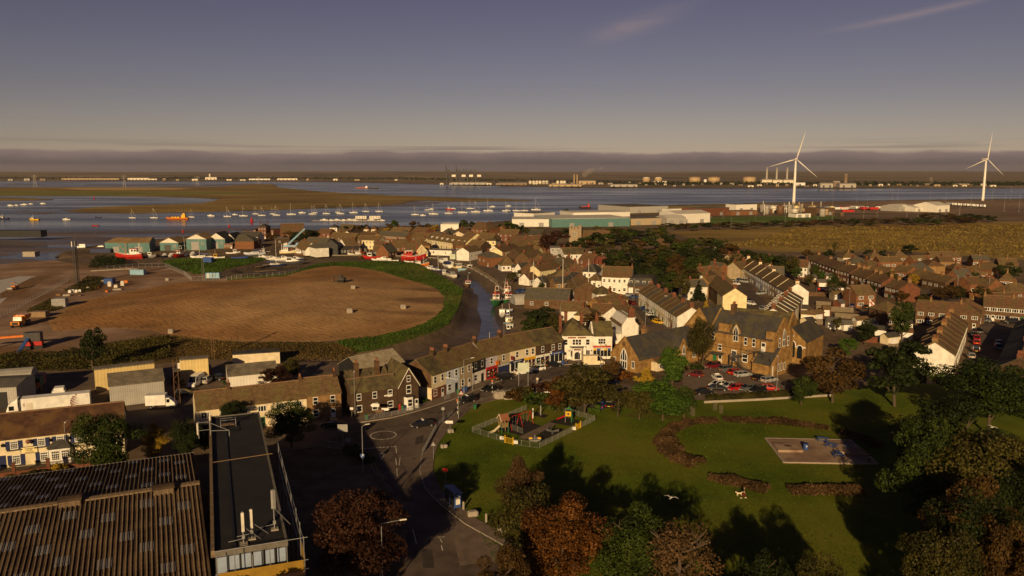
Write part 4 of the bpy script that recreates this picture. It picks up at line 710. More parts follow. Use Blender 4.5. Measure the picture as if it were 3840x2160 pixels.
# ---- harbour side north
NT=[('georgian_house','square red brick house with three rows of white windows by the water',(975,838),(1005,838),11,8.6,11,'brick_red','roof_slate',3,3,1,(.0,1.0)),('georgian_wing','low red brick wing left of the square brick house',(955,856),(965,856),8,4,5,'brick_red','roof_slate',1,2,0,()),('georgian_wing','low red brick wing right of the square brick house',(1018,856),(1040,857),8,4,5,'brick_red','roof_slate',2,2,0,()),('great_barn','large barn with steep red brown roof near the water',(1052,840),(1138,838),16,4,11,'brick_orange','roof_red',2,1,0,()),('brick_workshop','orange brick workshop with hipped grey roof beside the boatyard',(895,880),(965,880),16,5,8.6,'brick_orange','roof_grey',0,1,(0,1),()),('brick_office','small flat brick office in front of the brick workshop',(845,912),(878,912),6,3,3.2,'brick_orange','roof_flat',3,1,0,()),('dark_house','dark roofed house between brick workshop and brick house',(910,869),(978,870),9,4.4,7.4,'render_white','roof_slate',3,1,0,()),('cream_topped_block','low block with cream parapet beside the dark trees',(1036,891),(1086,890),9,5,5.2,'brick_dark','roof_flat',2,1,0,()),('long_barn','long grey roofed boat barn in the middle of the harbour front',(1157,890),(1240,893),12,4,7.4,'brick_dark','roof_grey',3,1,0,()),('black_boathouse','tall black weatherboard boathouse with white window by the harbour',(1240,900),(1252,896),8,6,9,'render_black','roof_slate',2,2,0,()),('white_cottage','white gabled cottage above the long black hut',(1280,896),(1325,893),9,4.6,8.4,'render_white','roof_brown',3,1,0,(1.0,)),('black_hut','long low black hut with white windows on the harbour wall',(1268,924),(1346,921),8,2.9,4.4,'render_black','roof_slate',6,1,0,()),('white_house','small white house with dark hipped roof near the water',(1240,841),(1268,841),9,5,7.4,'render_white','roof_slate',2,2,1,(1.0,)),('stone_barn','mossy roofed barn right of the small white house',(1280,842),(1330,843),12,4,8,'brick_brown','roof_moss',2,1,0,()),('dark_cottage','dark red roofed cottage below the small white house',(1204,858),(1250,860),8,3.4,6,'brick_red','roof_red',3,1,0,()),('cottage_row','row of brown roofs behind the black boathouse',(1250,872),(1345,876),9,4.4,7.4,'brick_brown','roof_brown',4,2,0,(.3,)),('cream_house','cream house with twin pointed roofs above the harbour, left half',(1368,846),(1386,846),9,7,9.4,'render_cream','roof_red',2,2,1,()),('cream_house','cream house with twin pointed roofs above the harbour, right half',(1396,846),(1414,846),9,7,9.4,'render_cream','roof_red',2,2,1,()),('brown_house','plain brown house left of the yellow fronted pair',(1344,884),(1370,884),9,5.6,8,'brick_brown','roof_brown',2,2,0,()),('yellow_pair','yellow fronted pair of houses with bays and brown gable',(1370,884),(1432,886),9,5.8,8.2,'render_yellow','roof_brown',5,2,0,()),('yellow_cottage','yellow cottage with stepped gables in the town centre',(1562,890),(1600,893),9,5,8.4,'render_yellow','roof_brown',2,2,0,(.9,)),('brown_house','brown roofed house with solar panel behind the yellow cottage',(1560,872),(1620,876),10,5.4,8.4,'brick_brown','roof_brown',3,2,0,(.1,)),('dark_house','dark brick house with white extension by the quay wall',(1770,900),(1822,904),9,5.4,8.2,'brick_dark','roof_brown',4,2,0,(.5,)),('garage_row','row of white flat garages along the quay road',(1612,934),(1702,937),7,3,3.2,'render_white','roof_flat',2,1,0,()),('tarred_shed','dark tarred shed standing alone on the harbour wall',(1402,922),(1436,922),9,3,5.6,'render_black','roof_brown',2,1,0,()),('low_white_shop','low white flat roofed buildings behind the red trawler',(1520,927),(1600,927),8,3,3.2,'render_cream','roof_flat',5,1,0,()),('dormer_row','brown house with pale dormers behind the brick terrace',(1475,852),(1545,855),10,5,8.6,'brick_brown','roof_brown',3,2,0,(.3,.6)),('red_roof_house','red tiled house left of the octagonal roof',(1560,852),(1612,856),11,5,9,'brick_red','roof_red',3,2,0,(.9,)),('octagon_hall','dark roofed hall with small cupola in the town',(1668,860),(1690,860),13,5,9.5,'render_white','roof_slate',3,1,1,()),('white_warehouse','plain white warehouse by the shore behind the roofs',(1655,838),(1722,838),14,6,6.4,'render_white','roof_pale',0,1,0,()),('big_brick_house','large brick house with cream gable and red roof near trees',(1790,832),(1850,835),15,6,11,'brick_orange','roof_red',4,2,(0,1),(.8,)),('cream_gable_house','cream gabled house left of the tall yellow house',(1752,872),(1790,876),10,5,8,'render_yellow','roof_brown',2,2,0,(.5,)),('brown_house','brown roofed house right of the cream gabled one',(1800,872),(1862,876),10,5,8.4,'brick_brown','roof_brown',3,2,0,(.7,)),('brown_house','low brown house behind the tall yellow house',(1880,860),(1950,862),10,5,8,'brick_red','roof_brown',4,2,0,(.2,.8)),('white_flat_block','long white flat roofed building above the tall yellow house',(1862,878),(1905,879),8,4,4.2,'render_white','roof_pale',3,1,0,()),('red_roof_house','small red roofed house among the trees by the industrial estate',(1880,848),(1905,846),9,5,8,'brick_orange','roof_red',2,2,0,()),('grey_roof_house','slate roofed house left of the church tower',(1990,862),(2040,864),9,5,8,'brick_brown','roof_slate',2,2,0,()),('brown_house','red roofed house glimpsed among trees right of the church',(2240,862),(2275,864),10,4,7.5,'brick_brown','roof_red',2,1,0,()),('brown_house','red roofed house glimpsed among trees near the marsh',(2470,890),(2510,893),9,4,7,'brick_brown','roof_red',2,1,0,())]
for(nm,lb,a,b,w,ze,zr,wl,rf,c,s,hp,ch)in NT:rh(nm,lb,a,b,w,ze,zr,wl,rf,c,s,hp,ch,group='harbour side buildings',flat=(zr-ze)<.5,cat='building' if wl in('render_black',)or 'barn' in nm else 'house')
terrace('brick terraced house with solar panel row, {o} from left in harbour terrace',(1432,866),(1538,873),6,9,5.2,7.8,('brick_orange',),('roof_grey',),group='brick terrace above the harbour',kind='casement',wsz=(1.5,1.1),chim=())
terrace('cream terraced house with white dormer, {o} from left in the long mansard row',(1628,874),(1768,894),7,10,5,8.8,('render_yellow','render_cream'),('roof_brown',),group='cream dormered terrace',dorm=1,chim=(.0,))
FILL=[(1150,905),(1190,912),(1420,905),(1450,915),(1500,898),(1560,912),(1590,905),(1640,868),(1700,862),(1740,858),(1520,862),(1420,862),(1390,872),(1320,862),(1850,902),(1880,925),(1910,918),(1950,880),(2005,925),(2045,905),(2030,992),(2110,1015),(2090,968),(2235,1005),(2160,940),(2300,1095),(2200,1150),(2260,1140),(1900,960),(1840,945),(3490,975),(3540,962),(3600,1010),(3690,985),(3710,1045),(3640,1040),(3260,975),(3210,965),(3440,985),(3310,1000),(2690,985),(2860,985),(2905,1000),(2600,1050),(1760,925),(1720,905)]
fr=random.Random(8);fl=[]
for u,v in FILL:L_=fr.uniform(16,28)*(1 if v<960 else 1.4);s=fr.uniform(-6,6);fl.append(rh('infill_house','',(u-L_,v-s),(u+L_,v+s),8,fr.choice((2.8,4.6,5)),7.2,fr.choice(('render_yellow','render_white','brick_orange','render_cream','brick_yellow')),fr.choice(('roof_brown','roof_red','roof_brown','roof_grey')),3,1,fr.choice((0,0,1)),(.3,),group='smaller houses packed between the others'))
number(fl,'small brown roofed house packed among the others, {o} from the left')
# ---- corner of the old road
terrace('low cream terraced house with brown roof, {o} from left behind round tree',None,None,3,8,4.9,7.4,('render_cream',),('roof_brown',),line=(Vector((-60,146)),Vector((-41.2,154.8))),group='low cream houses',chim=(1.0,),cm='brick_brown',cols=2,kind='casement',wsz=(1.7,1.2))
house('brick_cottage','ochre brick cottage at the end of the low cream row',(-41.2,154.8),(-34.9,157.7),8,5.2,7.8,BY,'roof_brown',2,2,0,(1.0,),cm='brick_dark',wsz=(1.0,1.6))
def corner_house():
 A,B=G(1318,1561).xy,G(1493,1535).xy;t=house('corner_house','dark brick corner house with mossy roof and tall gable by roundabout',A,B,5,4.9,7.0,'brick_dark','roof_moss',3,2,0,(),wsz=(1.0,1.5),doors=0)
 d=(B-A);Lx=d.length;h=Lx/2
 obj('cross_wing',MB().exty([(h-.2,-.3),(h+4.2,-.3),(h+4.2,5.6),(h+2,8.8),(h-.2,5.6)],-1.2,9).mesh('wing','brick_dark'),t)
 s=(8.8-5.6)/2.2
 obj('wing_roof',MB().exty([(h-.55,5.6-.35*s+.1),(h+2,8.9),(h+4.55,5.6-.35*s+.1),(h+4.55,5.6-.35*s+.28),(h+2,9.12),(h-.55,5.6-.35*s+.28)],-1.45,9.2).mesh('wing_roof','roof_moss'),t)
 obj('bargeboard',MB().exty([(h-.55,4.9),(h-.4,4.9),(h+2,8.8),(h+4.4,4.9),(h+4.55,4.9),(h+2,9.15)],-1.55,-1.46).mesh('barge','off_white'),t)
 obj('rear_range',MB().extx([(4.9,-.3),(10,-.3),(10,5),(7.5,7.4),(4.9,5)],-h,h).mesh('rear','brick_dark'),t);obj('rear_roof',MB().extx(roof_profile(5.4,5,7.6,.3,.16),-h-.1,h).mesh('rear_roof','roof_moss'),t,(0,4.8,0))
 win2(t,h+2,-1.2,6.7,.8,1.4);win2(t,h+2,-1.2,4.4,1.1,1.9)
 b=obj('bay_window',MB().prism([(h+.9,-1.2),(h+1.3,-2),(h+2.6,-2),(h+3,-1.2)],0,2.9).mesh('bay','white'),t);obj('bay_roof',MB().prism([(h+.8,-1.2),(h+1.2,-2.15),(h+2.7,-2.15),(h+3.1,-1.2)],2.9,3.05).mesh('bayr','dark_grey'),b);win2(b,h+1.95,-2,1.7,1.1,1.7);doorp(t,h+3.7,-1.2,.8)
 for x in(-h*.35,h*.55):chimney(t,x,6.5,6.0,9.4,.8,1.2,'brick_brown',4)
 obj('name_plate',MB().box(h-3,h-1.2,-.05,-.005,3.2,3.5).mesh('plate','white'),t)
corner_house()
# = the shops and the pub
def sign_strokes(mb,x0,x1,z,h,m,y=-.03,seed=0):
 """lettering too small to read in the photograph: short upright strokes"""
 rs=random.Random(seed);x=x0
 while x<x1:
  w=rs.uniform(.05,.12)*h/.3;mb.box(x,x+w*.45,y-.012,y,z-h*rs.uniform(.3,.5),z+h*rs.uniform(.3,.5),m);x+=w+(.14 if rs.random()<.15 else.03)*h/.3
 return mb
def shop_front(t,x,w,fascia,frame,kind,text=None,tm='white',glassm='window_glass'):
 f=obj('fascia',MB().box(-w/2,w/2,-.22,0,2.55,3.15).mesh('fascia',fascia),t,(x,0,0))
 if text:obj('lettering',text_mesh(text,.42,tm),f,(0,-.235,2.85),rot=(R(90),0,0))
 obj('stall_riser',MB().box(-w/2,w/2,-.1,0,0,.5).mesh('riser',frame),t,(x,0,0))
 n=3 if kind!='shutter' else 1
 if kind=='shutter':
  mb=MB().box(-w/2+.1,w/2-.1,-.06,0,.5,2.55)
  for k in range(12):mb.box(-w/2+.1,w/2-.1,-.085,-.06,.55+k*.165,.62+k*.165)
  obj('shutter',mb.mesh('shutter','navy'),t,(x,0,0));return
 for k in range(n):obj('shop_window',cached(('sw',round(w/n,2)),lambda:MB().box(-w/n/2+.06,w/n/2-.06,-.06,-.02,.5,2.55,0).mesh('shop_window','window_glass')),t,(x-w/2+(k+.5)*w/n,0,0))
 for k in range(n+1):obj('mullion',cached('mull',lambda:MB().box(-.05,.05,-.12,0,.5,2.55).mesh('mull','white')),t,(x-w/2+k*w/n*(.985)+.03,0,0),over=frame)
 tag(obj('displayed_goods',goods_mesh(w,31),t,(x,0,0)),kind='stuff')if kind=='goods' else None
def goods_mesh(w,sd):
 rs=random.Random(sd);mb=MB()
 for i in range(26):a=rs.uniform(-w/2+.2,w/2-.4);z=rs.uniform(.6,2.2);mb.box(a,a+rs.uniform(.1,.3),-.075,-.062,z,z+rs.uniform(.1,.35),rs.randrange(4))
 return mb.mesh('goods',['white','green','yellow','red'])
BL=[(1619,1504),(1673,1483),(1724,1464),(1771,1446),(1821,1427),(1865,1415),(1912,1402),(1965,1389),(2008,1379),(2061,1368),(2111,1358)]
SH=[('end house of the shop terrace with cream upper and brick ground floor','render_cream','roof_moss'),('pale blue rendered house second in the shop terrace','render_blue','roof_brown'),('cream rendered house left of the black and white one','render_tan','roof_brown'),('house with black upper floor and white ground floor','render_white','roof_brown'),('lilac fronted shop with bright red shopfront','render_lilac','roof_brown'),('yellowish shop with dark blue roller shutter','render_tan','roof_brown'),('cream shop with navy sign and black door','render_cream','roof_brown'),('cream florist shop with crowded window','render_cream','roof_brown'),('dark brick chemist shop with green and white sign','brick_dark','roof_moss'),('dark brick shop with blue clinic sign at the terrace end','brick_dark','roof_moss')]
SHOPS=[]
for i,(lb,wl,rf)in enumerate(SH):
 A,B=G(*BL[i]).xy,G(*BL[i+1]).xy;Lx=(B-A).length
 t=house('shop_house' if i>3 else 'terraced_house',lb,A,B,8.6,5.8,8.6,wl,rf,2 if i in(7,9)else 1,2,0,(.0,)if i in(1,2,4,6)else(),gover=.02 if 0<i<9 else.1,cm='brick_dark',group='shop terrace along the main road',wsz=(.95,1.6),doors=0)if i>3 else house('terraced_house',lb,A,B,8.6,5.8,8.6,wl,rf,2,2,0,(.0,)if i in(1,2)else(),gover=.02 if i else.1,cm='brick_dark',group='shop terrace along the main road',wsz=(1.0,1.6),door='black' if i in(1,3)else 'white')
 SHOPS.append((t,Lx))
 for c in list(t.children):
  if i>3 and c.name.startswith('window')and c.location.z<2.9:bpy.data.objects.remove(c)
t,Lx=SHOPS[0];obj('ground_floor_facing',MB().box(-Lx/2,Lx/2,-.04,0,0,2.6).mesh('facing','brick_red'),t)
obj('end_wall',MB().extx([(0,2.9),(8.6,2.9),(8.6,5.8),(4.3,8.55),(0,5.8)],-Lx/2-.05,-Lx/2-.005).mesh('end','brick_brown'),t)
t,Lx=SHOPS[3];obj('upper_boarding',MB().box(-Lx/2+.02,Lx/2-.02,-.05,0,2.9,5.75).mesh('upper','render_black'),t)
for i,fa,fr,kd,tx,tm in[(4,'red','red','goods',None,'black'),(5,'grey','grey','shutter',None,'white'),(6,'navy','white','plain',None,'white'),(7,'yellow','white','goods',None,'red'),(8,'white','white','goods','well','green'),(9,'blue','white','plain','Dental Clinic','white')]:
 t,Lx=SHOPS[i];shop_front(t,0,Lx-.3,fa,fr,kd,tx,tm)
 if tx is None:obj('lettering',sign_strokes(MB(),-Lx*.3,Lx*.3,2.85,.3,0,-.225,i).mesh('strokes',tm),t)
P=G(1862,1400,3.6);obj('hanging_sign',MB().box(-.5,.5,-.15,.15,3.3,4.3).mesh('hsign','orange'),SHOPS[4][0],(SHOPS[4][1]/2-.4,-.4,0));obj('hanging_sign',MB().box(-.06,.06,-1.1,-.2,3.6,4.6).mesh('hsign2','maroon'),SHOPS[6][0],(-SHOPS[6][1]/2+.2,0,0))
cr=obj('pharmacy_cross',MB().box(-.05,.05,-.75,-.1,3.0,3.65,0).box(-.07,.07,-.5,-.34,3.08,3.58,1).box(-.07,.07,-.68,-.18,3.25,3.41,1).mesh('cross',['white','green']),SHOPS[9][0],(-SHOPS[9][1]/2+.1,0,0))
def pub():
 t=thing('corner_pub','white painted pub with maroon signs and mossy hipped roof','pub',(13.3,207.8,0),R(2));W_,D_=8.1,9.5
 obj('wall',MB().box(0,W_,0,D_,-.2,6.4).mesh('pubw','render_white'),t);obj('wing_wall',MB().extx([(.4,-.2),(8.4,-.2),(8.4,6.4),(4.4,9.4),(.4,6.4)],W_+.02,W_+5.4).mesh('pubw2','render_white'),t)
 r=MB();o=.4;b=[(-o,-o),(W_+o,-o),(W_+o,D_+o),(-o,D_+o)];ap=(3.4,4.4,10.3);ap2=(3.4,6.2,10.3)
 T=[(x,y,6.45)for x,y in b];U=[(x,y,6.62)for x,y in b];r.poly(T[::-1]).poly([U[0],U[1],ap]).poly([U[1],U[2],ap2,ap]).poly([U[2],U[3],ap2]).poly([U[3],U[0],ap,ap2])
 for i in range(4):r.poly([T[i],T[(i+1)%4],U[(i+1)%4],U[i]])
 obj('roof',r.mesh('pubroof','roof_moss'),t);obj('wing_roof',MB().extx(roof_profile(8,6.4,9.4,.35,.17),W_+.42,W_+5.7).mesh('pubroof2','roof_moss'),t,(0,.4,0))
 for x,y,z in((-.2,3,10.8),(1.8,8,11),(5.8,5.5,11),(9.8,4.4,10.6)):chimney(t,x,y,6.6,z+.6,.8,1.0,'brick_red',3)
 def mw(x,z,w,h,k='sash',y=0):win2(t,x,y,z,w,h,0,k)
 for x in(1.0,6.9):mw(x,4.7,1.1,1.7)
 for x in(3.2,4.0,4.8):mw(x,4.7,.75,1.7)
 for x in(10.1,10.75,11.4):mw(x,4.8,.65,1.6,'sash',.4)
 bay=obj('bay_window',MB().prism([(2.2,0),(2.9,-1.2),(5.1,-1.2),(5.8,0)],0,3.4).mesh('pubbay','render_white'),t);obj('bay_roof',MB().prism([(2.0,0),(2.75,-1.45),(5.25,-1.45),(6,0)],3.4,3.6).mesh('pubbayr','dark_grey'),bay)
 obj('arched_door',MB().prism([(3.2,-1.26),(3.2,-1.19),(4.8,-1.19),(4.8,-1.26)],.1,1.9).lathe([(.8,-.03),(.8,.03)],16).mesh('arch','window_glass'),bay)if False else None
 arch=MB().exty([(4+.75*math.cos(a),1.5+.8*math.sin(a))for a in[i*math.pi/10 for i in range(11)]]+[(3.25,.3),(4.75,.3)],-1.27,-1.21);obj('arched_door',arch.mesh('arch','black'),bay)
 bs=obj('name_board',MB().box(3.1,4.9,-1.3,-1.22,2.75,3.15).mesh('bb','maroon'),bay);obj('lettering',sign_strokes(MB(),3.3,4.7,2.95,.2,0,-1.3,3).mesh('st','off_white'),bs)
 for x in(2.55,5.45):obj('bay_side_window',MB().bc(x,-.62,1.7,.6,.05,1.6,0,R(-60)if x<4 else R(60)).mesh('bsw','window_glass'),bay)
 mw(7.0,1.7,1.1,1.9,'two');doorp(t,.9,0,.95,2.2,m='off_white')
 for x0,x1 in((1.6,3.8),(4.2,6.4)):
  q=obj('sign_board',MB().box(x0,x1,-.08,-.005,5.75,6.1).mesh('sb','maroon'),t);obj('lettering',sign_strokes(MB(),x0+.2,x1-.2,5.92,.2,0,-.08,int(x0*9)).mesh('st','yellow'),q)
 q=obj('sign_board',MB().box(8.4,13.2,.3,.39,3.1,3.6).mesh('sb2','red'),t);obj('lettering',sign_strokes(MB(),9.4,12.2,3.35,.26,0,.3,5).mesh('st','yellow'),q)
 for k in range(5):obj('pub_window',MB().box(8.5+k*.95,9.35+k*.95,.34,.39,.7,2.9).mesh('pw','window_glass'),t);obj('stained_light',MB().box(8.5+k*.95,9.35+k*.95,.3,.339,2.35,2.85).mesh('sl',['yellow','blue','off_white','yellow','blue'][k]),t)
 obj('string_course',MB().box(8.2,13.4,.25,.39,3.75,3.85).mesh('sc','off_white'),t)
 for x in(1.9,7.9):obj('wall_lamp',MB().box(x-.12,x+.12,-.4,-.1,2.3,2.6).mesh('wl','dark_grey'),t)
pub()
def gable_house():
 A,B=G(2331,1310).xy,G(2394,1308).xy;d=B-A;Lx=d.length;m=(A+B)/2;t=thing('white_gable_house','house with big blank white gable end and red chimney at street corner','house',(m.x,m.y,0),math.atan2(d.y,d.x));h=Lx/2
 obj('wall',MB().exty([(-h,-.2),(h,-.2),(h,6.6),(h*.55,7.8),(h*.45,9.0),(-h*.4,9.0),(-h,6.9)],0,12).mesh('gw','render_white'),t);obj('roof',MB().exty([(-h-.4,6.4),(0,9.0),(h+.4,6.4),(h+.4,6.6),(0,9.25),(-h-.4,6.6)],.25,12.3).mesh('gr','roof_brown'),t)
 chimney(t,.3,.5,8.6,11.6,1.6,.8,'brick_red',4);obj('side_wing',MB().box(-h-4.6,-h-.02,.6,7,-.2,4.2).box(-h-4.8,-h-.02,.4,7.2,4.2,4.4).mesh('gs','render_white'),t);obj('downpipe',MB().tube((h-.2,-.08,0),(h-.2,-.08,6.4),.06).mesh('dp','dark_grey'),t);obj('brick_wall',MB().box(-h-4.5,h+3,-1.4,-1.15,0,1.9).mesh('gb','brick_red'),t)
gable_house()
# = school and chapels
SCH=R(-47)
def lancet(parent,x,y,z,w,h,rz=.0,n=2):
 """pointed window: stone surround with glazed lights"""
 def mk():
  mb=MB();a=[(-.5,0),(.5,0),(.5,.62),(.3,.85),(0,1),(-.3,.85),(-.5,.62)];mb.exty(a,-.06,.02,0);mb.exty([(p*.82,.05+q*.88)for p,q in a],-.075,-.055,1)
  for k in range(1,n):xx=-.5+k/n;mb.box(xx-.04,xx+.04,-.1,-.07,.05,.85,0)
  mb.box(-.42,.42,-.1,-.07,.36,.42,0);return mb.mesh('lancet',['white','window_glass'])
 return obj('window',cached(('lancet',n),mk),parent,(x,y,z),rz,(w,1,h))
def range_(t,Lx,w,ze,zr,wall,roof,x0=0,y0=0,coping=True,name='wall'):
 obj(name,MB().extx([(0,-.3),(w,-.3),(w,ze),(w/2,zr),(0,ze)],0,Lx).mesh('rw',wall),t,(x0,y0,0));s=(zr-ze)/(w/2)
 obj('roof',MB().extx(roof_profile(w,ze,zr,.3,.16),.3,Lx-.3).mesh('rr',roof),t,(x0,y0,0))
 if coping:
  for xx in(-.08,Lx-.32):obj('coping',MB().extx(roof_profile(w,ze+.1,zr+.12,.25,.28),xx,xx+.4).mesh('cop','stone_ochre'),t,(x0,y0,0))
def school():
 A=Vector((52.2,206.2));t=thing('school','ochre stone school with slate roof, tall pointed windows and fire stairs','school',(A.x,A.y,0),SCH)
 range_(t,18.5,9.5,8.4,13.2,'stone_ochre','roof_slate');
 # left cross wing, gable to the road
 obj('cross_wing',MB().exty([(-8.5,-.3),(-.02,-.3),(-.02,8),(-4.2,13),(-8.5,8)],1.0,12).mesh('cw','stone_ochre'),t);obj('wing_roof',MB().exty([(-8.9,7.6),(-4.25,13.1),(.3,7.7),(.3,7.9),(-4.25,13.35),(-8.9,7.8)],1.3,11.7).mesh('cwr','roof_slate'),t);obj('coping',MB().exty([(-9,7.6),(-4.25,13.2),(.2,7.7),(.2,8.1),(-4.25,13.7),(-9,8.0)],.9,1.28).mesh('cwc','stone_ochre'),t)
 d=obj('gabled_dormer',MB().exty([(6.6,6),(9,6),(9,9.3),(7.8,11.2),(6.6,9.3)],-.1,3.2).mesh('gd','stone_ochre'),t);obj('dormer_roof',MB().exty([(6.3,9.1),(7.8,11.3),(9.3,9.1),(9.3,9.3),(7.8,11.5),(6.3,9.3)],.05,3.6).mesh('gdr','roof_slate'),d);lancet(d,7.8,-.1,6.5,1.5,4.2)
 obj('stack_block',MB().box(2.6,5.8,-.05,1.2,8.0,10.6).mesh('sb','stone_ochre'),t);obj('stack_block',MB().box(16.2,18.4,-.05,1.5,8.0,10.4).mesh('sb','stone_ochre'),t)
 for x in(10.6,12.9,1.0):win2(t,x,0,7.0,.9,2.2)
 win2(t,7.4,0,2.6,1.5,3.2);win2(t,10.6,0,2.6,1.6,2.2);win2(t,3.2,0,4.2,1.2,1.8);doorp(t,15.6,0,1.2,2.3,m='white',z=5.2);doorp(t,3.4,0,1.1,2.2,m='off_white');obj('door',MB().box(1.2,2.3,-.06,-.005,0,2.3).mesh('gdoor','green'),t);obj('door_hood',MB().extx([(-1.2,2.5),(0,2.9),(0,2.75),(-1.2,2.35)],.8,4.6).mesh('hood','dark_grey'),t)
 lancet(t,18.5,4.75,6.2,1.3,4.6,R(90),2);win2(t,18.5,2.6,7.4,.8,2.6,R(90));win2(t,18.5,6.9,7.4,.8,2.6,R(90));win2(t,18.5,3.4,2.6,1.0,2.2,R(90));chimney(t,4,4.75,12.4,15.2,1.0,1.6,'brick_brown',3);obj('string_course',MB().box(0,18.5,-.06,-.005,4.6,4.8).mesh('stc','brick_brown'),t)
 for x in(9.4,14.8):obj('downpipe',MB().tube((x,-.1,0),(x,-.1,8.3),.06).mesh('dp','black'),t)
 # fire stairs
 s=obj('fire_stairs',MB().box(14.2,16.9,-2.0,-.06,5.1,5.2).box(8.2,10.2,-2.2,-.06,3.0,3.1).mesh('landing','dark_grey'),t)
 for k in range(10):obj('tread',cached('tread',lambda:MB().box(-.16,.16,-.55,.55,-.02,.03).mesh('tread','dark_grey')),s,(10.4+k*.4,-1.3,3.2+k*.2))
 for k in range(15):obj('tread',MESH['tread'],s,(8.6+k*.3,-2.9,2.95-k*.2))
 for a,b in(((10.2,-1.9,4.0),(14.2,-1.9,6.1)),((10.2,-.7,4.0),(14.2,-.7,6.1)),((8.4,-3.5,4),(13,-3.5,1.0)),((8.4,-2.3,4),(13,-2.3,1.0)),((14.2,-2,6.1),(16.9,-2,6.1)),((8.2,-2.2,4),(10.2,-2.2,4.1))):obj('handrail',MB().tube(a,b,.05,n=4).tube((a[0],a[1],a[2]-.5),(b[0],b[1],b[2]-.5),.03,n=4).mesh('hr','steel'),s)
 for x,y in((8.3,-3.5),(10.1,-2.1),(14.3,-1.9),(16.8,-1.9),(8.3,-2.1)):obj('stair_post',MB().box(x-.1,x+.1,y-.1,y+.1,0,5.1 if x>11 else 3.9).mesh('sp','dark_grey'),s)
 # annexe: its own roofed room
 ax=thing('school_annexe','small ochre stone annexe with slate roof and three narrow windows','building',(60.0,194.2,0),R(-50));range_(ax,5.8,8,2.8,6.3,'stone_ochre','roof_slate')
 for y in(2.6,3.9,5.2):win2(ax,5.8,y,1.9,.55,2.0,R(90),'none')
 obj('quoin',MB().box(5.7,5.86,-.06,.3,0,2.7).mesh('q','off_white'),ax)
 b=thing('slate_hall','long dark mossy slate roof behind the school roof ridge','building',(*(G(2763,1154,10.5).xy+Vector((-4,-5))),0),R(-44));Lx=(G(2989,1175,10.5).xy-G(2763,1154,10.5).xy).length;b.rotation_euler.z=math.atan2(*(reversed(tuple((G(2989,1175,10.5)-G(2763,1154,10.5)).xy))))
 range_(b,Lx,11,6.5,10.5,'stone_ochre','roof_moss',coping=True)
 for k in range(5):win2(b,2+k*Lx/5,0,3.5,1.0,2.2)
school()
def small_chapel():
 A=G(2322,1384).xy;B=G(2389,1400).xy;g=(B-A).normalized();w=(B-A).length;far=G(2593,1228,8).xy;near=G(2349,1274,8).xy;d=(far-near);Lx=min(30,d.length+1);an=math.atan2(d.y,d.x)
 O=B;t=thing('chapel_school','low ochre stone chapel with dark slate roof and arched end window','chapel',(O.x,O.y,0),an);w=9.2
 range_(t,Lx,w,3.4,8.2,'stone_ochre','roof_slate');lancet(t,-.02,w/2,.3,2.4,5.4,R(-90),3)
 for y in(1.4,w-1.4):win2(t,-.02,y,1.9,1.0,1.9,R(-90),'two')
 obj('louvre',MB().box(-.08,-.01,w/2-.5,w/2+.5,6.2,7.3).mesh('lv','brick_brown'),t);chimney(t,8,w/2+.6,7.4,9.6,.9,1.2,'brick_yellow',2)
 p=obj('side_porch',MB().box(5.2,10,-2.0,-.02,-.2,2.2).mesh('sp','render_cream'),t);obj('porch_roof',MB().extx([(-2.4,2.1),(-.02,3.2),(-.02,3.35),(-2.4,2.25)],5,10.2).mesh('spr','roof_red'),p)
 for x in(6.4,8.4):win2(p,x,-2.0,1.3,.9,1.0,0,'two')
 for x in(16.5,20.8):
  g_=obj('gabled_bay',MB().exty([(x-1.6,-.2),(x+1.6,-.2),(x+1.6,4.4),(x,6.8),(x-1.6,4.4)],-1.0,2.5).mesh('gb','stone_ochre'),t);obj('bay_roof',MB().exty([(x-1.9,4.1),(x,6.95),(x+1.9,4.1),(x+1.9,4.3),(x,7.2),(x-1.9,4.3)],-.8,3.4).mesh('gbr','roof_slate'),g_);lancet(g_,x,-1.0,1.2,1.2,4.0)
small_chapel()
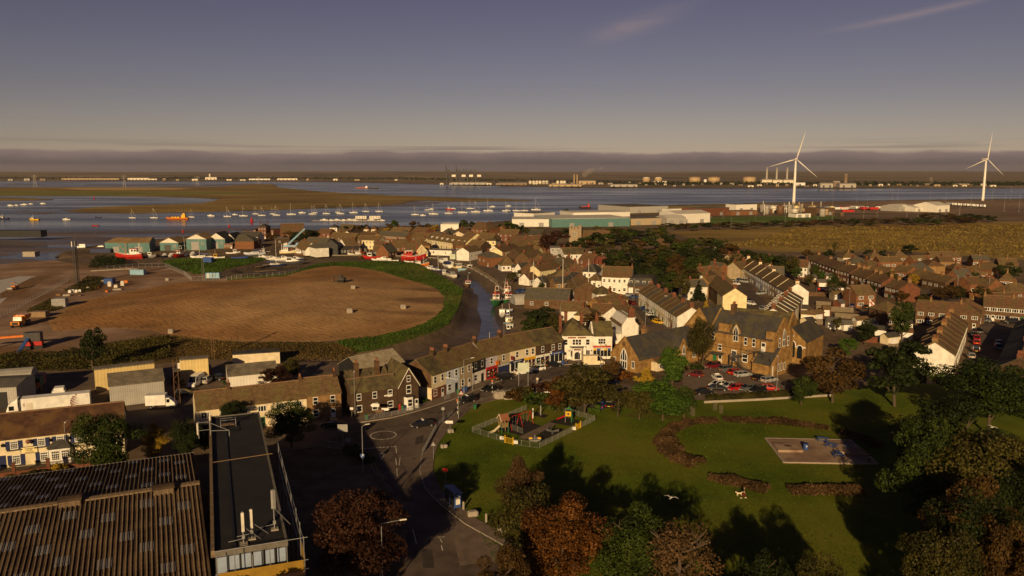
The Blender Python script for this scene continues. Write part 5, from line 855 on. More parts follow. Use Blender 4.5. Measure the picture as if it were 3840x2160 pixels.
def methodist():
 P=G(3052,1400).xy;an=R(-38);t=thing('arched_church','ochre church with white arched windows and patterned half-round slate roof','church',(70.6,206.5,0),an);w=7.0
 obj('wall',MB().exty([(0,-.3),(w,-.3),(w,6.0),(w/2,9.2),(0,6.0)],0,15).mesh('mw','stone_ochre'),t);obj('roof',MB().exty([(-.5,5.75),(w/2,9.35),(w+.5,5.75),(w+.5,5.95),(w/2,9.6),(-.5,5.95)],-.4,15.3).mesh('mr','roof_slate'),t)
 def arch(x,z,r,hgt,par=t,y=0,rz=0):
  a=[i*math.pi/8 for i in range(9)];mb=MB();mb.exty([(r*1.25*math.cos(q),hgt+r*1.25*math.sin(q))for q in a]+[(-r*1.25,hgt-.3),(r*1.25,hgt-.3)],-.08,0,0);mb.exty([(r*math.cos(q),hgt+r*math.sin(q))for q in a]+[(-r,0),(r,0)],-.12,-.02,1);obj('window',mb.mesh('archw',['white','window_glass']),par,(x,y,z),rz)
 arch(w/2,1.6,.85,3.4);arch(w/2-2.1,1.4,.65,2.8);arch(w/2+2.1,1.4,.65,2.8);obj('roundel',MB().exty([(w/2+.55*math.cos(i*.5236),7.4+.55*math.sin(i*.5236))for i in range(12)],-.1,0).mesh('rd','white'),t);obj('string_course',MB().box(-.1,w+.1,-.1,-.005,4.3,4.55).mesh('stc','white'),t)
 ap=obj('half_round_wing',MB().loft([[(-3.6+3.5*math.cos(R(180+22.5*i)),4+3.5*math.sin(R(180+22.5*i)),z)for i in range(9)]for z in(-.3,6.6)]).mesh('hr','stone_ochre'),t);obj('wing_roof',MB().loft([[(-3.6+r*math.cos(R(180+22.5*i)),4+r*math.sin(R(180+22.5*i)),z)for i in range(9)]for r,z in((3.9,6.6),(.1,10.6))]).mesh('hrr','roof_moss'),ap)
 for q in(200,225,250,290,315,340):
  arch(-3.6+3.5*math.cos(R(q)),4.6,.38,1.1,ap,4+3.5*math.sin(R(q)),R(q+90))
 for q in(215,260,320):arch(-3.6+3.5*math.cos(R(q)),.8,.5,1.8,ap,4+3.5*math.sin(R(q)),R(q+90))
 for k in range(4):obj('quoin',MB().box(-.12+0,.3,-.09,-.005,.6+k*1.1,1.1+k*1.1).mesh('qn','white'),t)
methodist()
def church_tower():
 P=G(2160,908);t=thing('church_tower','square pale stone church tower with battlements among dark trees','church tower',(P.x,P.y,0),R(-18));hz=zat(2160,857,P.y)
 mat('stone_pale',(.42,.33,.22),(.28,.22,.15),s=1.2,rough=.95,pattern=('brick',1.6,2.2,.75));obj('shaft',MB().box(-4,4,-4,4,-.2,hz).mesh('shaft','stone_pale'),t)
 for s in(-1,1):
  for k in(-3.2,-1.1,1.1,3.2):obj('merlon',cached('mer',lambda:MB().box(-.7,.7,-.25,.25,0,1.2).mesh('mer','stone_pale')),t,(k,s*3.8,hz));obj('merlon',MESH['mer'],t,(s*3.8,k*.8,hz),R(90))
 for x in(-.8,.8):lancet(t,x,-4,hz-5,1.0,3.0)
 obj('string_course',MB().box(-4.15,4.15,-4.15,4.15,hz-6.2,hz-5.9).box(-4.15,4.15,-4.15,4.15,hz-.35,hz-.05).mesh('ts','stone_pale'),t)
 obj('stair_turret',MB().lathe([(1.3,-.2),(1.3,hz+2.4),(.1,hz+3)],8,0,3.6,-3.6).mesh('tt','stone_pale'),t)
 n=thing('church_nave','low church roof right of the square tower among trees','church',(P.x+4.5,P.y+3,0),R(-18));obj('wall',MB().extx([(-4.5,-.2),(4.5,-.2),(4.5,4),(0,8),(-4.5,4)],0,20).mesh('nw','stone_pale'),n);obj('roof',MB().extx([(-5,3.6),(0,8.1),(5,3.6),(5,3.8),(0,8.35),(-5,3.8)],.2,20.2).mesh('nr','roof_red'),n)
church_tower()
# = hotel
def hotel():
 A,B=Vector((-97,124.4)),Vector((-69,136.3));d=B-A;Lx=d.length;an=math.atan2(d.y,d.x);t=thing('hotel','cream hotel with blue shutters, dark brown roof and hotel sign','hotel',(A.x,A.y,0),an)
 obj('wall',MB().extx([(0,-.2),(8.5,-.2),(8.5,5.2),(4.25,8.2),(0,5.2)],0,Lx).mesh('hw','render_cream'),t);rf=obj('roof',MB().extx(roof_profile(8.5,5.2,8.2,.35,.18),-.2,Lx+.2).mesh('hroof','roof_dark_red'),t);obj('ridge',MB().extx([(-.18,-.06),(.18,-.06),(.12,.14),(-.12,.14)],0,Lx).mesh('hrid','ridge_tile'),rf,(0,4.25,8.46))
 loc=lambda u,v:(G(u,v).xy-A).dot(d.normalized())
 def shut(x,z,w,h):
  win2(t,x,0,z,w,h,0,'grid')
  for s in(-1,1):obj('shutter',cached(('shut',h),lambda:MB().box(-.32,.32,-.07,-.005,-h/2,h/2).box(-.05,.05,-.1,-.07,-.05,.05).mesh('shut','navy')),t,(x+s*(w/2+.36),0,z))
  obj('window_box',cached('wbox',lambda:MB().box(-1.1,1.1,-.25,-.01,-.12,.1).mesh('wbox','dark_grey')),t,(x,0,z-h/2-.1))
 for u in(-30,60,162,233,300):shut(loc(u,1760-u*.124),3.9,1.15,1.45)
 for u in(-30,64,168):shut(loc(u,1760-u*.124),1.3,1.2,1.7)
 x=loc(8,1759);obj('door',MB().box(-.65,.65,-.08,-.005,0,2.3).mesh('hd','navy'),t,(x,0,0))
 xb=loc(232,1731);b=obj('bay_window',MB().prism([(-1.9,0),(-1.5,-1.0),(1.5,-1.0),(1.9,0)],0,2.7).mesh('hbay','white'),t,(xb,0,0));obj('bay_roof',MB().loft([[(-2.2,.0,2.7),(-1.75,-1.3,2.7),(1.75,-1.3,2.7),(2.2,0,2.7)],[(-.9,-.02,3.9),(-.9,-.1,3.9),(.9,-.1,3.9),(.9,-.02,3.9)]]).mesh('hbr','roof_slate'),b)
 for xx in(-.75,.75):win2(b,xx,-1.0,1.5,1.3,1.8,0,'grid')
 xs=loc(115,1746);s=obj('hotel_sign',MB().box(-1.2,1.2,-.12,-.005,2.25,3.3,0).box(-1.28,1.28,-.1,-.003,2.17,3.38,1).mesh('hs',['yellow','black']),t,(xs,0,0));s.material_slots[0].link='OBJECT';s.material_slots[0].material=paint('sign_cream',(.85,.72,.38))
 for tx,z,sz in(('Trafalgar',3.05,.38),('Hotel',2.76,.38),('Restaurant',2.43,.3)):obj('lettering',text_mesh(tx,sz,'black'),s,(0,-.13,z),rot=(R(90),0,0))
 bk=thing('hanging_basket','large leafy hanging basket beside the hotel sign','basket',tuple(t.location+Vector((math.cos(an)*xs+math.sin(an)*.6,math.sin(an)*xs-math.cos(an)*.6,4.25))),an,None,.7);obj('basket',MB().lathe([(.1,-.35),(.4,-.1),(.5,.15)],10).mesh('bkt','brown',True),bk);obj('flowers',MB().lathe([(.5,.1),(.65,.3),(.4,.65),(.05,.75)],9).mesh('flw','terracotta'),bk);obj('bracket',MB().tube((0,.6,.8),(0,-.2,.8),.03).tube((0,0,.8),(0,0,.1),.02).mesh('brk','black'),bk)
 for u in(18,195,265):obj('wall_lantern',MB().lathe([(.2,0),(.28,.35),(.05,.55)],6).tube((0,0,.5),(0,.25,.6),.03).mesh('lan','black'),t,(loc(u,1760-u*.124),-.3,3.9))
 w=thing('hotel_front_wall','low brick wall with railings and piers before the hotel','wall',(A.x,A.y,0),an);obj('brickwork',MB().box(2,Lx-4,-4.3,-4.05,-.1,.7).mesh('hfw','brick_red'),w)
 for k in range(5):obj('pier',MB().box(-.25,.25,-.25,.25,-.1,2.0).box(-.3,.3,-.3,.3,2.0,2.15).mesh('pier','brick_red'),w,(4+k*5,-4.18,0))
 mb=MB();
 for k in range(110):mb.box(4.2+k*.18,4.23+k*.18,-4.19,-4.16,.7,1.5)
 mb.box(4.2,24.2,-4.2,-4.15,1.48,1.54);tag(obj('railing',mb.mesh('rail','black'),w),kind='stuff')
hotel()
# = big shed and flat-roofed block in front
FA=R(24)
mat('asbestos',(.066,.046,.036),(.036,.023,.019),s=2.2,rough=.95,spec=.05,c3=(.12,.085,.055),s3=.25);mat('asbestos_lit',(.25,.19,.125),(.105,.072,.05),s=3.5,rough=.95,spec=.05,detail=8);mat('rooflight',(.24,.27,.33),(.15,.165,.20),s=3,rough=.35);mat('felt',(.028,.027,.028),(.016,.016,.018),s=.35,rough=.8,spec=.25,detail=8);mat('felt_edge',(.16,.15,.13),rough=.8)  # roof sheet darker and ribs paler: grazing sun put into their colours
def shed():
 Er=G(737,1700,7.2).xy;dx=Vector((math.cos(FA),math.sin(FA)));ny=Vector((-dx.y,dx.x));O=Er-dx*62
 t=thing('corrugated_shed','large industrial shed with brown corrugated roof and ribbed rooflights','industrial shed',(O.x,O.y,0),FA);Lx,hw,ze,zr=61.6,20.0,7.2,9.9;nh=50.0;zn=zr-(nh-hw)*(zr-ze)/hw
 obj('wall',MB().extx([(-nh+.3,-.3),(-.3,-.3),(-.3,ze-.1),(-hw,zr-.15),(-nh+.3,zn-.1)],.2,Lx-.2).mesh('sw','brick_dark'),t)
 pitch=.52;n=int(Lx/pitch);s=(zr-ze)/hw;mb=MB();mb.extx([(-nh-.3,zn-.05),(-hw,zr),(.3,ze-.05),(.3,ze-.0),(-hw,zr+.05),(-nh-.3,zn)],0,Lx)
 rf=obj('roof',mb.mesh('sroof','asbestos'),t);prof=[(-.085,0),(-.045,.13),(.045,.13),(.085,0)]
 def ribm(sg):
  m_=MB();L_=(hw if sg>0 else nh-hw)+.3;cuts=[q*2.2 for q in range(int(L_/2.2)+1)]+[L_]
  for a,b in zip(cuts,cuts[1:]):lift=.012;m_.loft([[(x,sg*a,zr+.05+z+lift-a*s)for x,z in prof],[(x,sg*(b-.02),zr+.05+z-(b-.02)*s)for x,z in prof]])
  return m_.mesh('rib','asbestos_lit')
 R1,R2=ribm(1),ribm(-1)
 for k in range(n):obj('rib',R1,rf,(pitch*(k+.5),-hw,0));obj('rib',R2,rf,(pitch*(k+.5),-hw,0))
 obj('ridge_cap',MB().extx([(-.55,-.09+.16),(0,.24),(.55,-.09+.16),(.55,.1+.16),(0,.34),(-.55,.1+.16)],0,Lx).mesh('rcap','asbestos_lit'),rf,(0,-hw,zr));obj('gutter',MB().box(0,Lx,.32,.6,ze-.15,ze+.06).mesh('gut','concrete'),t)
 rl=MB()
 for q in range(3):rl.box(q*pitch-.5*pitch-.19,q*pitch-.5*pitch+.19,-.9,.9,-.03,.012)
 rl=rl.mesh('rooflight','rooflight');rs=random.Random(4)
 for sg in(1,-1):
  for col_ in range(15):
   for row in range(4 if sg>0 else 6):
    x=(int((2.2+col_*4.1+(row%2)*2.0)/pitch))*pitch;a=3.2+row*4.8+(0 if col_%2 else 1.9)
    if x>Lx-2:continue
    obj('rooflight',rl,rf,(x,-hw+sg*a,zr+.1-a*s),rot=(-sg*math.atan(s),0,0))
 for u,v in((263,1868),(612,1822)):
  P=G(u,v,zr+.6).xy-O;x=P.dot(dx);y=P.dot(ny);zz=zr+.1-abs(y+hw)*s
  c=obj('ridge_ventilator',MB().box(-1.2,1.2,-1.0,1.0,-.4,.55,0).extx([(-1.2,.55),(0,.85),(1.2,.55)],-1.3,1.3,0).mesh('vent','asbestos'),rf,(x,y,zz))
  for k in range(4):obj('louvre',cached('lvr',lambda:MB().box(-1.1,1.1,-.04,.04,-.05,.05).mesh('lvr','asbestos_lit')),c,(0,-1.03,-.2+k*.2))
 b=thing('flat_roofed_block','long dark flat felt roofed block with blue panels on its end','office block',(*G(804,2075,11).xy,0),0);A,D_=G(804,2075,11).xy,G(733,1573,11).xy;W_=G(1075,2032,11).xy;ax=(W_-A).normalized();b.rotation_euler.z=math.atan2(ax.y,ax.x);Wd=(W_-A).length;Ln=(D_-A).length
 obj('wall',MB().box(.05,Wd-.05,.15,Ln-.05,-.3,10.75).mesh('bw','brick_dark'),b);r2=obj('roof',MB().box(0,Wd,0,Ln,10.75,11).mesh('broof','felt'),b)
 for a in((-.35,.02,-.1,Ln+.2),(Wd-.12,Wd+.12,-.1,Ln+.2),(.02,Wd-.12,-.1,.18),(.02,Wd-.12,Ln-.05,Ln+.2)):obj('parapet',MB().box(*a,10.6,11.35 if a[0]<0 else 11.14).mesh('par','asbestos_lit' if a[0]<0 else 'felt_edge'),r2)
 obj('felt_seam',MB().box(1.9,2.15,.4,Ln-.6,11.0,11.12).mesh('seam','felt_edge'),r2,over='black');obj('cable_run',MB().tube((0,Ln*.55,11.3),(Wd+.6,Ln*.55+.4,11.4),.05).mesh('cab','wood'),r2)
 for k in range(6):obj('window_panel',MB().box(.1,Wd/6-.08,-.06,.14,0,1.7).mesh('bp','panel_blue' if 'panel_blue' in M else paint('panel_blue',(.30,.38,.52),.5).name),b,(k*Wd/6+.1,0,8.75))
 for k in range(7):obj('mullion',MB().box(-.06,.06,-.1,.14,7.2,10.6).mesh('bm','dark_grey'),b,(k*(Wd-.2)/6+.1,0,0))
 for k in range(6):obj('window',MB().box(.12,Wd/6-.1,-.02,.14,0,1.3).mesh('bwin','window_glass'),b,(k*Wd/6+.1,0,7.3))
 # roof access frame and mobile phone aerials
 def place(u,v,z=11.02):return G(u,v,z)
 p=place(790,1640);f=thing('roof_access_frame','galvanised steel ladder frame at the far end of the flat roof','frame',tuple(p),b.rotation_euler.z);obj('frame',MB().tube((-1.6,0,0),(-1.6,0,2.6),.06).tube((0,0,0),(0,0,3.0),.07).tube((-1.6,0,2.4),(0,0,2.4),.05).tube((-1.6,0,1.2),(0,0,1.2),.05).tube((0,0,2.2),(2.6,-.4,.9),.05).tube((0,0,1.0),(2.6,-.4,.9),.06).tube((2.6,-.4,.9),(2.6,-.4,0),.05).mesh('fr','steel'),f);obj('aerial_panel',MB().box(-1.85,-1.65,-.12,.12,.6,2.4).box(-.08,.12,-.1,.1,2.6,3.9).mesh('ap','off_white'),f)
 p=place(828,1604);f=thing('roof_platform','small railed steel step platform on the flat roof','platform',tuple(p),b.rotation_euler.z);obj('deck',MB().box(0,2.2,0,1.1,.25,.3).mesh('dk','wood'),f);obj('rail',MB().tube((0,0,0),(0,0,1.1),.04).tube((2.2,0,0),(2.2,0,1.1),.04).tube((0,1.1,0),(0,1.1,1.1),.04).tube((2.2,1.1,0),(2.2,1.1,1.1),.04).tube((0,0,1.1),(2.2,0,1.1),.04).tube((0,1.1,1.1),(2.2,1.1,1.1),.04).tube((0,0,1.1),(0,1.1,1.1),.04).tube((2.2,0,1.1),(2.2,1.1,1.1),.04).mesh('rl','steel'),f)
 for(u,v,lb,hh,n)in((914,2040,'white phone mast aerial left of the pair on the flat roof',3.6,1),(945,2020,'white phone mast aerial right of the pair on the flat roof',3.4,1),(1030,1985,'cluster of grey phone aerials on a pole by the roof edge',4.6,3)):
  p=place(u,v);f=thing('phone_mast',lb,'phone mast',tuple(p),R(20));obj('pole',MB().tube((0,0,0),(0,0,hh),.07).mesh('pl','steel'),f);obj('foot',MB().box(-.4,.4,-.4,.4,0,.12).mesh('ft','concrete'),f)
  for k in range(n):a=k*2.1+(.4 if n>1 else 0);obj('aerial',MB().bc(0,-.16,hh-1.1,.3,.16,2.1).mesh('ae','off_white' if n==1 else 'grey'),f,(0,0,0),a)
  obj('brace',MB().tube((0,0,hh*.55),(1.7,.5,.1),.04).tube((0,0,.6),(-1.5,.8,.1),.04).mesh('br','steel'),f);obj('junction_box',MB().box(-.15,.15,-.28,-.08,.7,1.1).mesh('jb','grey'),f)
  # scaffolding round the near end and right side
 g=thing('scaffolding','tube scaffold with yellow netting round the flat roofed block','scaffolding',tuple(b.location),b.rotation_euler.z)
 posts=[(x,-1.6)for x in np.linspace(.2,Wd+1.6,6)]+[(Wd+1.6,y)for y in(2,6,12,18,24,30)]
 for x,y in posts:obj('standard',cached('std',lambda:MB().tube((0,0,0),(0,0,12.6),.05,n=5).mesh('std','steel')),g,(x,y,random.uniform(-1.6,0)))
 for z in(6.4,8.4,9.4,11.9):obj('ledger',MB().tube((0,-1.6,z),(Wd+2,-1.6,z+.02),.04,n=5).mesh('ldg','steel'),g)
 for z in(8.4,10.4,11.6):obj('ledger',MB().tube((Wd+1.6,-2,z),(Wd+1.6,31,z+.02),.04,n=5).mesh('ldg','steel'),g)
 paint('netting',(.30,.18,.02),.8);obj('netting',MB().box(.3,Wd+1.5,-1.66,-1.63,8.3,9.5).mesh('net','netting'),g);obj('netting',MB().box(Wd*.6,Wd+1.5,-1.66,-1.63,5,7.9).mesh('net','netting'),g);obj('toe_board',MB().box(.1,Wd+1.6,-1.72,-1.68,7.9,8.25).mesh('tb','wood'),g,over=paint('pine',(.55,.30,.14)))
 obj('netting',MB().box(Wd+1.64,Wd+1.68,-1.6,2,8.3,10).mesh('net','netting'),g);obj('netting',MB().box(Wd+1.64,Wd+1.68,20,29,9,10).mesh('net','netting'),g)
 for z in(6.4,8.1):obj('deck',MB().box(.2,Wd+1.5,-1.5,-.3,z,z+.06).mesh('dck','wood'),g)
 for k in range(6):obj('ladder_rung',cached('rung',lambda:MB().tube((0,-.22,0),(0,.22,0),.025,n=4).mesh('rung','yellow')),g,(Wd+1.75,22.5,9.2+k*.3))
shed()
# = yards, sheds and industry
mat('clad_grey',(.42,.41,.39),(.34,.33,.31),s=.5,rough=.6,pattern=('ribs',14.0,0,.8));mat('clad_cream',(.66,.52,.24),(.56,.44,.20),s=.6,rough=.6,pattern=('ribs',9.0,0,.85));mat('clad_teal',(.10,.22,.22),(.075,.17,.175),s=.5,rough=.6,pattern=('ribs',9.0,0,.85));mat('clad_white',(.72,.70,.66),(.62,.6,.56),s=.4,rough=.6,pattern=('ribs',9.0,0,.9));mat('roof_corr',(.26,.225,.17),(.15,.13,.10),s=.6,rough=.9,pattern=('ribs',9.0,0,.55));mat('roof_tin',(.42,.38,.28),(.28,.23,.16),s=.7,rough=.8,pattern=('ribs',6.5,0,.7));mat('roof_rust',(.34,.235,.11),(.22,.14,.07),s=.3,rough=.9)
def shed2(name,label,A,B,w,ze,zr,wall,roof,doors=0,cat='shed',flat=False,group=None,rooflights=0,dm='grey'):
 A=Vector(A[:2]);B=Vector(B[:2]);d=B-A;Lx=d.length;t=thing(name,label,cat,(A.x,A.y,0),math.atan2(d.y,d.x),group)
 if flat:obj('wall',MB().box(0,Lx,0,w,-.2,ze).mesh('s2w',wall),t);obj('roof',MB().box(-.1,Lx+.1,-.1,w+.1,ze+.01,ze+.25).mesh('s2r',roof),t)
 else:obj('wall',MB().extx([(0,-.2),(w,-.2),(w,ze),(w/2,zr),(0,ze)],0,Lx).mesh('s2w',wall),t);obj('roof',MB().extx(roof_profile(w,ze,zr,.3,.1),-.2,Lx+.2).mesh('s2r',roof),t)
 for k in range(doors):x=(k+.5)/doors*Lx;hh=min(3.6,ze*.8);obj('roller_door',MB().box(x-min(2.2,Lx/doors*.35),x+min(2.2,Lx/doors*.35),-.06,-.005,0,hh).mesh('s2d',dm),t)
 for k in range(rooflights):x=(k+.5)/rooflights*Lx;obj('rooflight',MB().box(x-.5,x+.5,w*.12,w*.38,0,.06).mesh('s2l','rooflight'),t,(0,0,0))if flat else None
 return t
def fs(name,label,b0,b1,w,ze,zr,*a,**k):return shed2(name,label,G(*b0),G(*b1),w,ze,zr,*a,**k)
def rs_(name,label,r0,r1,w,ze,zr,*a,**k):
 A,B=front_line(r0,r1,zr,w);return shed2(name,label,A,B,w,ze,zr,*a,**k)
rs_('yard_shed','grey corrugated workshop with two-part ribbed roof in the yard',(405,1402),(606,1381),10,4.6,6.2,'clad_grey','roof_corr');rs_('container_office','long cream ribbed cabin stacked above the grey workshop',(353,1382),(575,1357),3,5.0,5.1,'clad_cream','roof_corr',flat=True)
rs_('sign_container','cream container carrying white sign boards over the yard',(674,1346),(780,1338),3,5.6,5.7,'clad_cream','roof_corr',flat=True)
rs_('rust_container','rust red container under the cream sign container',(650,1388),(790,1374),3.5,2.4,2.5,'brick_red','roof_flat',flat=True)
rs_('site_office','long cream portable office with small windows and blue roof edge',(873,1324),(1048,1313),4,3.0,3.1,'render_cream','roof_slate',flat=True);rs_('yard_shed','low grey workshop with white walls behind the conifer',(850,1370),(1030,1354),9,3.2,4.8,'clad_white','roof_corr')
rs_('tin_barn','black and red timber barn with pale corrugated tin roof',(1310,1340),(1470,1308),9,4.6,7.0,'render_black','roof_tin',1,dm='red');rs_('yard_unit','grey industrial unit with dark doorway at the left edge',(-60,1425),(95,1418),10,4.6,5.2,'clad_grey','roof_flat',1,dm='black');
def nissen(u,v,label,r=4,L_=9):
 P=G(u,v);t=thing('curved_shed',label,'shed',(P.x,P.y,0),R(20));obj('roof',MB().extx([(r*math.cos(a),r*math.sin(a)+.6)for a in[i*math.pi/12 for i in range(13)]]+[(-r,0),(r,0)],-L_/2,L_/2).mesh('nis','clad_grey'),t);obj('end_wall',MB().extx([(r*.95*math.cos(a),r*.95*math.sin(a)+.6)for a in[i*math.pi/12 for i in range(13)]]+[(-r*.95,0),(r*.95,0)],-L_/2-.06,-L_/2-.005).mesh('nise','grey'),t)
nissen(20,1475,'curved grey steel shed at the left edge behind the lorry',5,12);nissen(1955,1137,'grey tarpaulin boat shelter beside the quay',3,7)
SB=thing('sign_boards','white advertising boards on the cream container','sign',tuple(G(724,1378,3.4)+Vector((0,-.2,0))),R(9))
for k,(x,z,w,h)in enumerate(((-2.0,.6,3.0,1.3),(1.5,.7,3.0,1.4),(2.2,-.7,1.5,.6))):
 q=obj('board',MB().box(x-w/2,x+w/2,-.08,0,z-h/2,z+h/2).mesh('bd','white'),SB);mb=MB()
 for j in range(4):sign_strokes(mb,x-w*.42,x+w*.42,z+h*(.3-j*.18),h*.12,0,-.085,k*7+j)
 obj('lettering',mb.mesh('bl','navy' if k!=1 else 'brown'),q)
 # boatyard
fs('boatyard_shed','teal boatyard shed with twin rusty roofs and grey doors, left half',(395,946),(478,948),22,6,8.2,'clad_teal','roof_rust',1,group='teal boatyard sheds');fs('boatyard_shed','teal boatyard shed with twin rusty roofs, right half',(480,948),(562,946),22,6,8.2,'clad_teal','roof_rust',1,group='teal boatyard sheds')
for(u0,u1,v,lb,wl,rf,ze,zr)in((600,670,940,'open fronted teal boat shed with orange posts','clad_teal','roof_rust',5,8),(700,775,938,'teal shed with tan hipped gable left of the slate ones','clad_teal','roof_rust',7,10),(780,845,932,'teal shed with dark roof and white gable','clad_teal','roof_slate',6,10),(845,880,925,'narrow teal shed with white gable at the row end','clad_teal','roof_slate',5,8.5)):
 A,B=G(u0,v).xy,G(u1,v).xy;d=B-A;Lx=d.length;t=thing('boat_shed',lb,'shed',(A.x,A.y,0),math.atan2(d.y,d.x),'gabled boat sheds');obj('wall',MB().exty([(0,-.2),(Lx,-.2),(Lx,ze),(0,ze)],0,16).mesh('bsw',wl),t);obj('gable',MB().exty([(0,ze+.01),(Lx,ze+.01),(Lx/2,zr)],-.02,15.9).mesh('bsg','off_white'),t);obj('roof',MB().exty([(-.6,ze-.25),(Lx/2,zr+.08),(Lx+.6,ze-.25),(Lx+.6,ze-.05),(Lx/2,zr+.3),(-.6,ze-.05)],-.4,16.4).mesh('bsr',rf),t);obj('door',MB().box(Lx*.25,Lx*.6,-.07,-.005,0,ze*.75).mesh('bsd','dark_grey' if u0==600 else 'grey'),t);win2(t,Lx*.8,0,ze*.6,1.3,1.2,0,'two')
def container(u,v,L_,m,label,rz=8,h=2.6,name='shipping_container',cat='container',w=2.4):
 P=G(u,v);t=thing(name,label,cat,(P.x,P.y,0),R(rz));obj('body',MB().box(-L_/2,L_/2,-w/2,w/2,.1,h).mesh('cb',m),t);[obj('corner_frame',MB().box(q*L_/2-.07,q*L_/2+.07,-w/2-.04,w/2+.04,0,h+.05).mesh('cf',m),t)for q in(-1,1)]
 n=max(2,int(L_/.9))
 for k in range(n):obj('rib',cached(('crib',h),lambda:MB().box(-.12,.12,-.05,.03,.2,h-.15).mesh('crib','navy')),t,(-L_/2+(k+.5)*L_/n,-w/2-.001,0),over=m)
 return t
container(380,948,12,'navy','long dark blue container on the boatyard quay',2);container(528,945,9,'navy','navy container in front of the right teal shed',0);container(517,1030,7,'sky_blue','pale blue open skip container on the building site',-4,2.5);container(782,984,5,'blue','blue site cabin alone on the green bank',-12,2.8);container(1698,972,3.0,'render_mint','mint green kiosk on the quay edge',0,3.0);container(412,1064,4,'blue','blue chemical store cabin beside the silver bags',-8,2.4)
c=container(800,1043,6,'sky_blue','pale blue site cabin with door and window by the fence',4,2.6,'site_cabin','cabin');obj('door',MB().box(-2.4,-1.6,-1.26,-1.21,.2,2.2).mesh('cd','off_white'),c);win2(c,.4,-1.21,1.5,1.4,.9,0,'two')
container(226,1150,4.5,'grey','grey steel cabin on the edge of the brown field',12,3.2,'steel_cabin','cabin',3.5);container(150,1188,5,'wood','old timber lean-to store behind the yellow dumper',5,2.0,'timber_store','store',3);container(2645,832,7,'red','red container beside the silver shed far off',0);container(2600,834,5,'green','green container left of the red one far off',0);container(3180,795,14,'red','red trailer in the far lorry park',0)
# industrial estate by the shore
IND=[('factory','large teal and white factory with white upper block',(2070,853),(2362,848),60,7.4,7.7,'clad_teal','roof_pale'),('factory_block','tall white block on top of the teal factory',(2150,836),(2362,832),40,9.6,9.9,'clad_white','roof_pale'),('warehouse','long low white warehouse left of the teal factory',(1920,850),(2066,850),40,6.5,6.8,'clad_white','roof_pale'),('warehouse','white warehouse with rooftop plant behind the low one',(2000,836),(2080,830),25,9,9.2,'clad_white','roof_flat'),('warehouse','grey roofed warehouse right behind the factory',(2362,800),(2505,796),70,7.5,8,'clad_grey','roof_grey'),('warehouse','low brown walled works right of the factory',(2365,845),(2480,842),30,6,6.3,'render_tan','roof_flat'),('warehouse','silver shed with curved roof beside the green field',(2540,838),(2662,834),30,9,11.5,'clad_white','roof_pale'),('warehouse','small silver shed joined left of the curved one',(2500,842),(2572,840),20,6,8.5,'clad_grey','roof_pale'),('brick_works','long dark red brick works by the shore',(2612,812),(2734,806),22,8.5,8.8,'brick_red','roof_flat'),('office_wing','white office wing with a row of windows left of brick works',(2512,806),(2606,803),14,6.5,6.8,'render_white','roof_pale'),('brick_works','low orange brick offices right of the brick works',(2742,808),(2840,805),14,5,5.3,'brick_orange','roof_flat'),('chemical_plant','white block of the chemical works below the turbine',(2760,792),(2838,790),20,8,8.3,'render_white','roof_flat'),('chemical_plant','tall pale block at the right of the chemical works',(2905,798),(2975,796),25,9,9.3,'clad_grey','roof_flat'),('chemical_plant','white low plant building in front of the yellow tanks',(2985,816),(3040,815),14,4,4.3,'render_white','roof_flat'),('chemical_plant','grey plant block behind the yellow tanks',(3060,808),(3130,806),18,8,8.3,'brick_brown','roof_flat'),('depot_shed','white depot shed with tall gable in the lorry park',(3512,796),(3560,794),30,8,11.8,'render_white','roof_pale'),('depot_shed','low white depot shed left of the tall one',(3432,794),(3490,792),30,5,7.7,'clad_white','roof_pale'),('depot_shed','small pale depot shed leftmost in the lorry park',(3370,793),(3425,791),26,5.5,8.4,'clad_grey','roof_pale')]
for nm,lb,a,b,w,ze,zr,wl,rf in IND:fs(nm,lb,a,b,w,ze,zr,wl,rf,2,'factory' if 'shed' not in nm else 'shed',zr-ze<1,group='industrial estate by the shore')
rs=random.Random(11);ct=[]
for k in range(34):
 u=rs.choice((rs.uniform(2840,3000),rs.uniform(2970,3160)));v=rs.uniform(796,812);P=G(u,v);h=rs.uniform(4,9);r=rs.uniform(1.2,4.5)if k%3 else.5
 t=thing('process_vessel','','tank',(P.x,P.y,0),0,'vessels and columns of the chemical works');ct.append(t)
 if k%3==0:h+=6
 m=rs.choice(('far_tan','far_grey','yellow','off_white','brown'))if u>2960 else rs.choice(('far_grey','off_white','brown'));m='render_yellow' if m=='yellow' else m
 obj('shell',MB().lathe([(r,-.2),(r,h),(r*.6,h+r*.3),(.05,h+r*.4)],12).mesh('pv',m,True),t);obj('pipe',MB().tube((r+.3,0,0),(r+.3,0,h),.15,n=5).tube((r+.3,0,h),(0,0,h+r*.3),.15,n=5).mesh('pp','steel'),t);obj('gangway',MB().box(-r-.6,r+.6,-r-.7,-r-.1,h*.7,h*.7+.15).mesh('gw','brown'),t)
number(ct,'steel vessel of the chemical works, {o} from the left below the turbine')
lv=[]
for k in range(46):
 u=3090+k*11+rs.uniform(-2,2)if k<22 else 3560+(k-22)*5.6;v=rs.uniform(783,789)if k<22 else 770+(k-22)*.35;P=G(u,v);t=thing('lorry_trailer','','trailer',(P.x,P.y,0),R(rs.choice((70,80,92))if k>21 else rs.uniform(-10,90)),'trailers in the lorry park');lv.append(t)
 obj('box_body',cached('trb',lambda:MB().box(-6,6,-1.25,1.25,1.2,4).mesh('trb','white')),t,over=rs.choice(('white','white','off_white','blue','grey','red'))if k<22 else 'white');obj('wheels',cached('trw',lambda:MB().box(-5,-2,-1.2,1.2,0,1).box(4,4.5,-1.1,1.1,0,1.2).mesh('trw','tyre')),t)
number(lv,'parked lorry trailer in the far lorry park, {o} from the left')
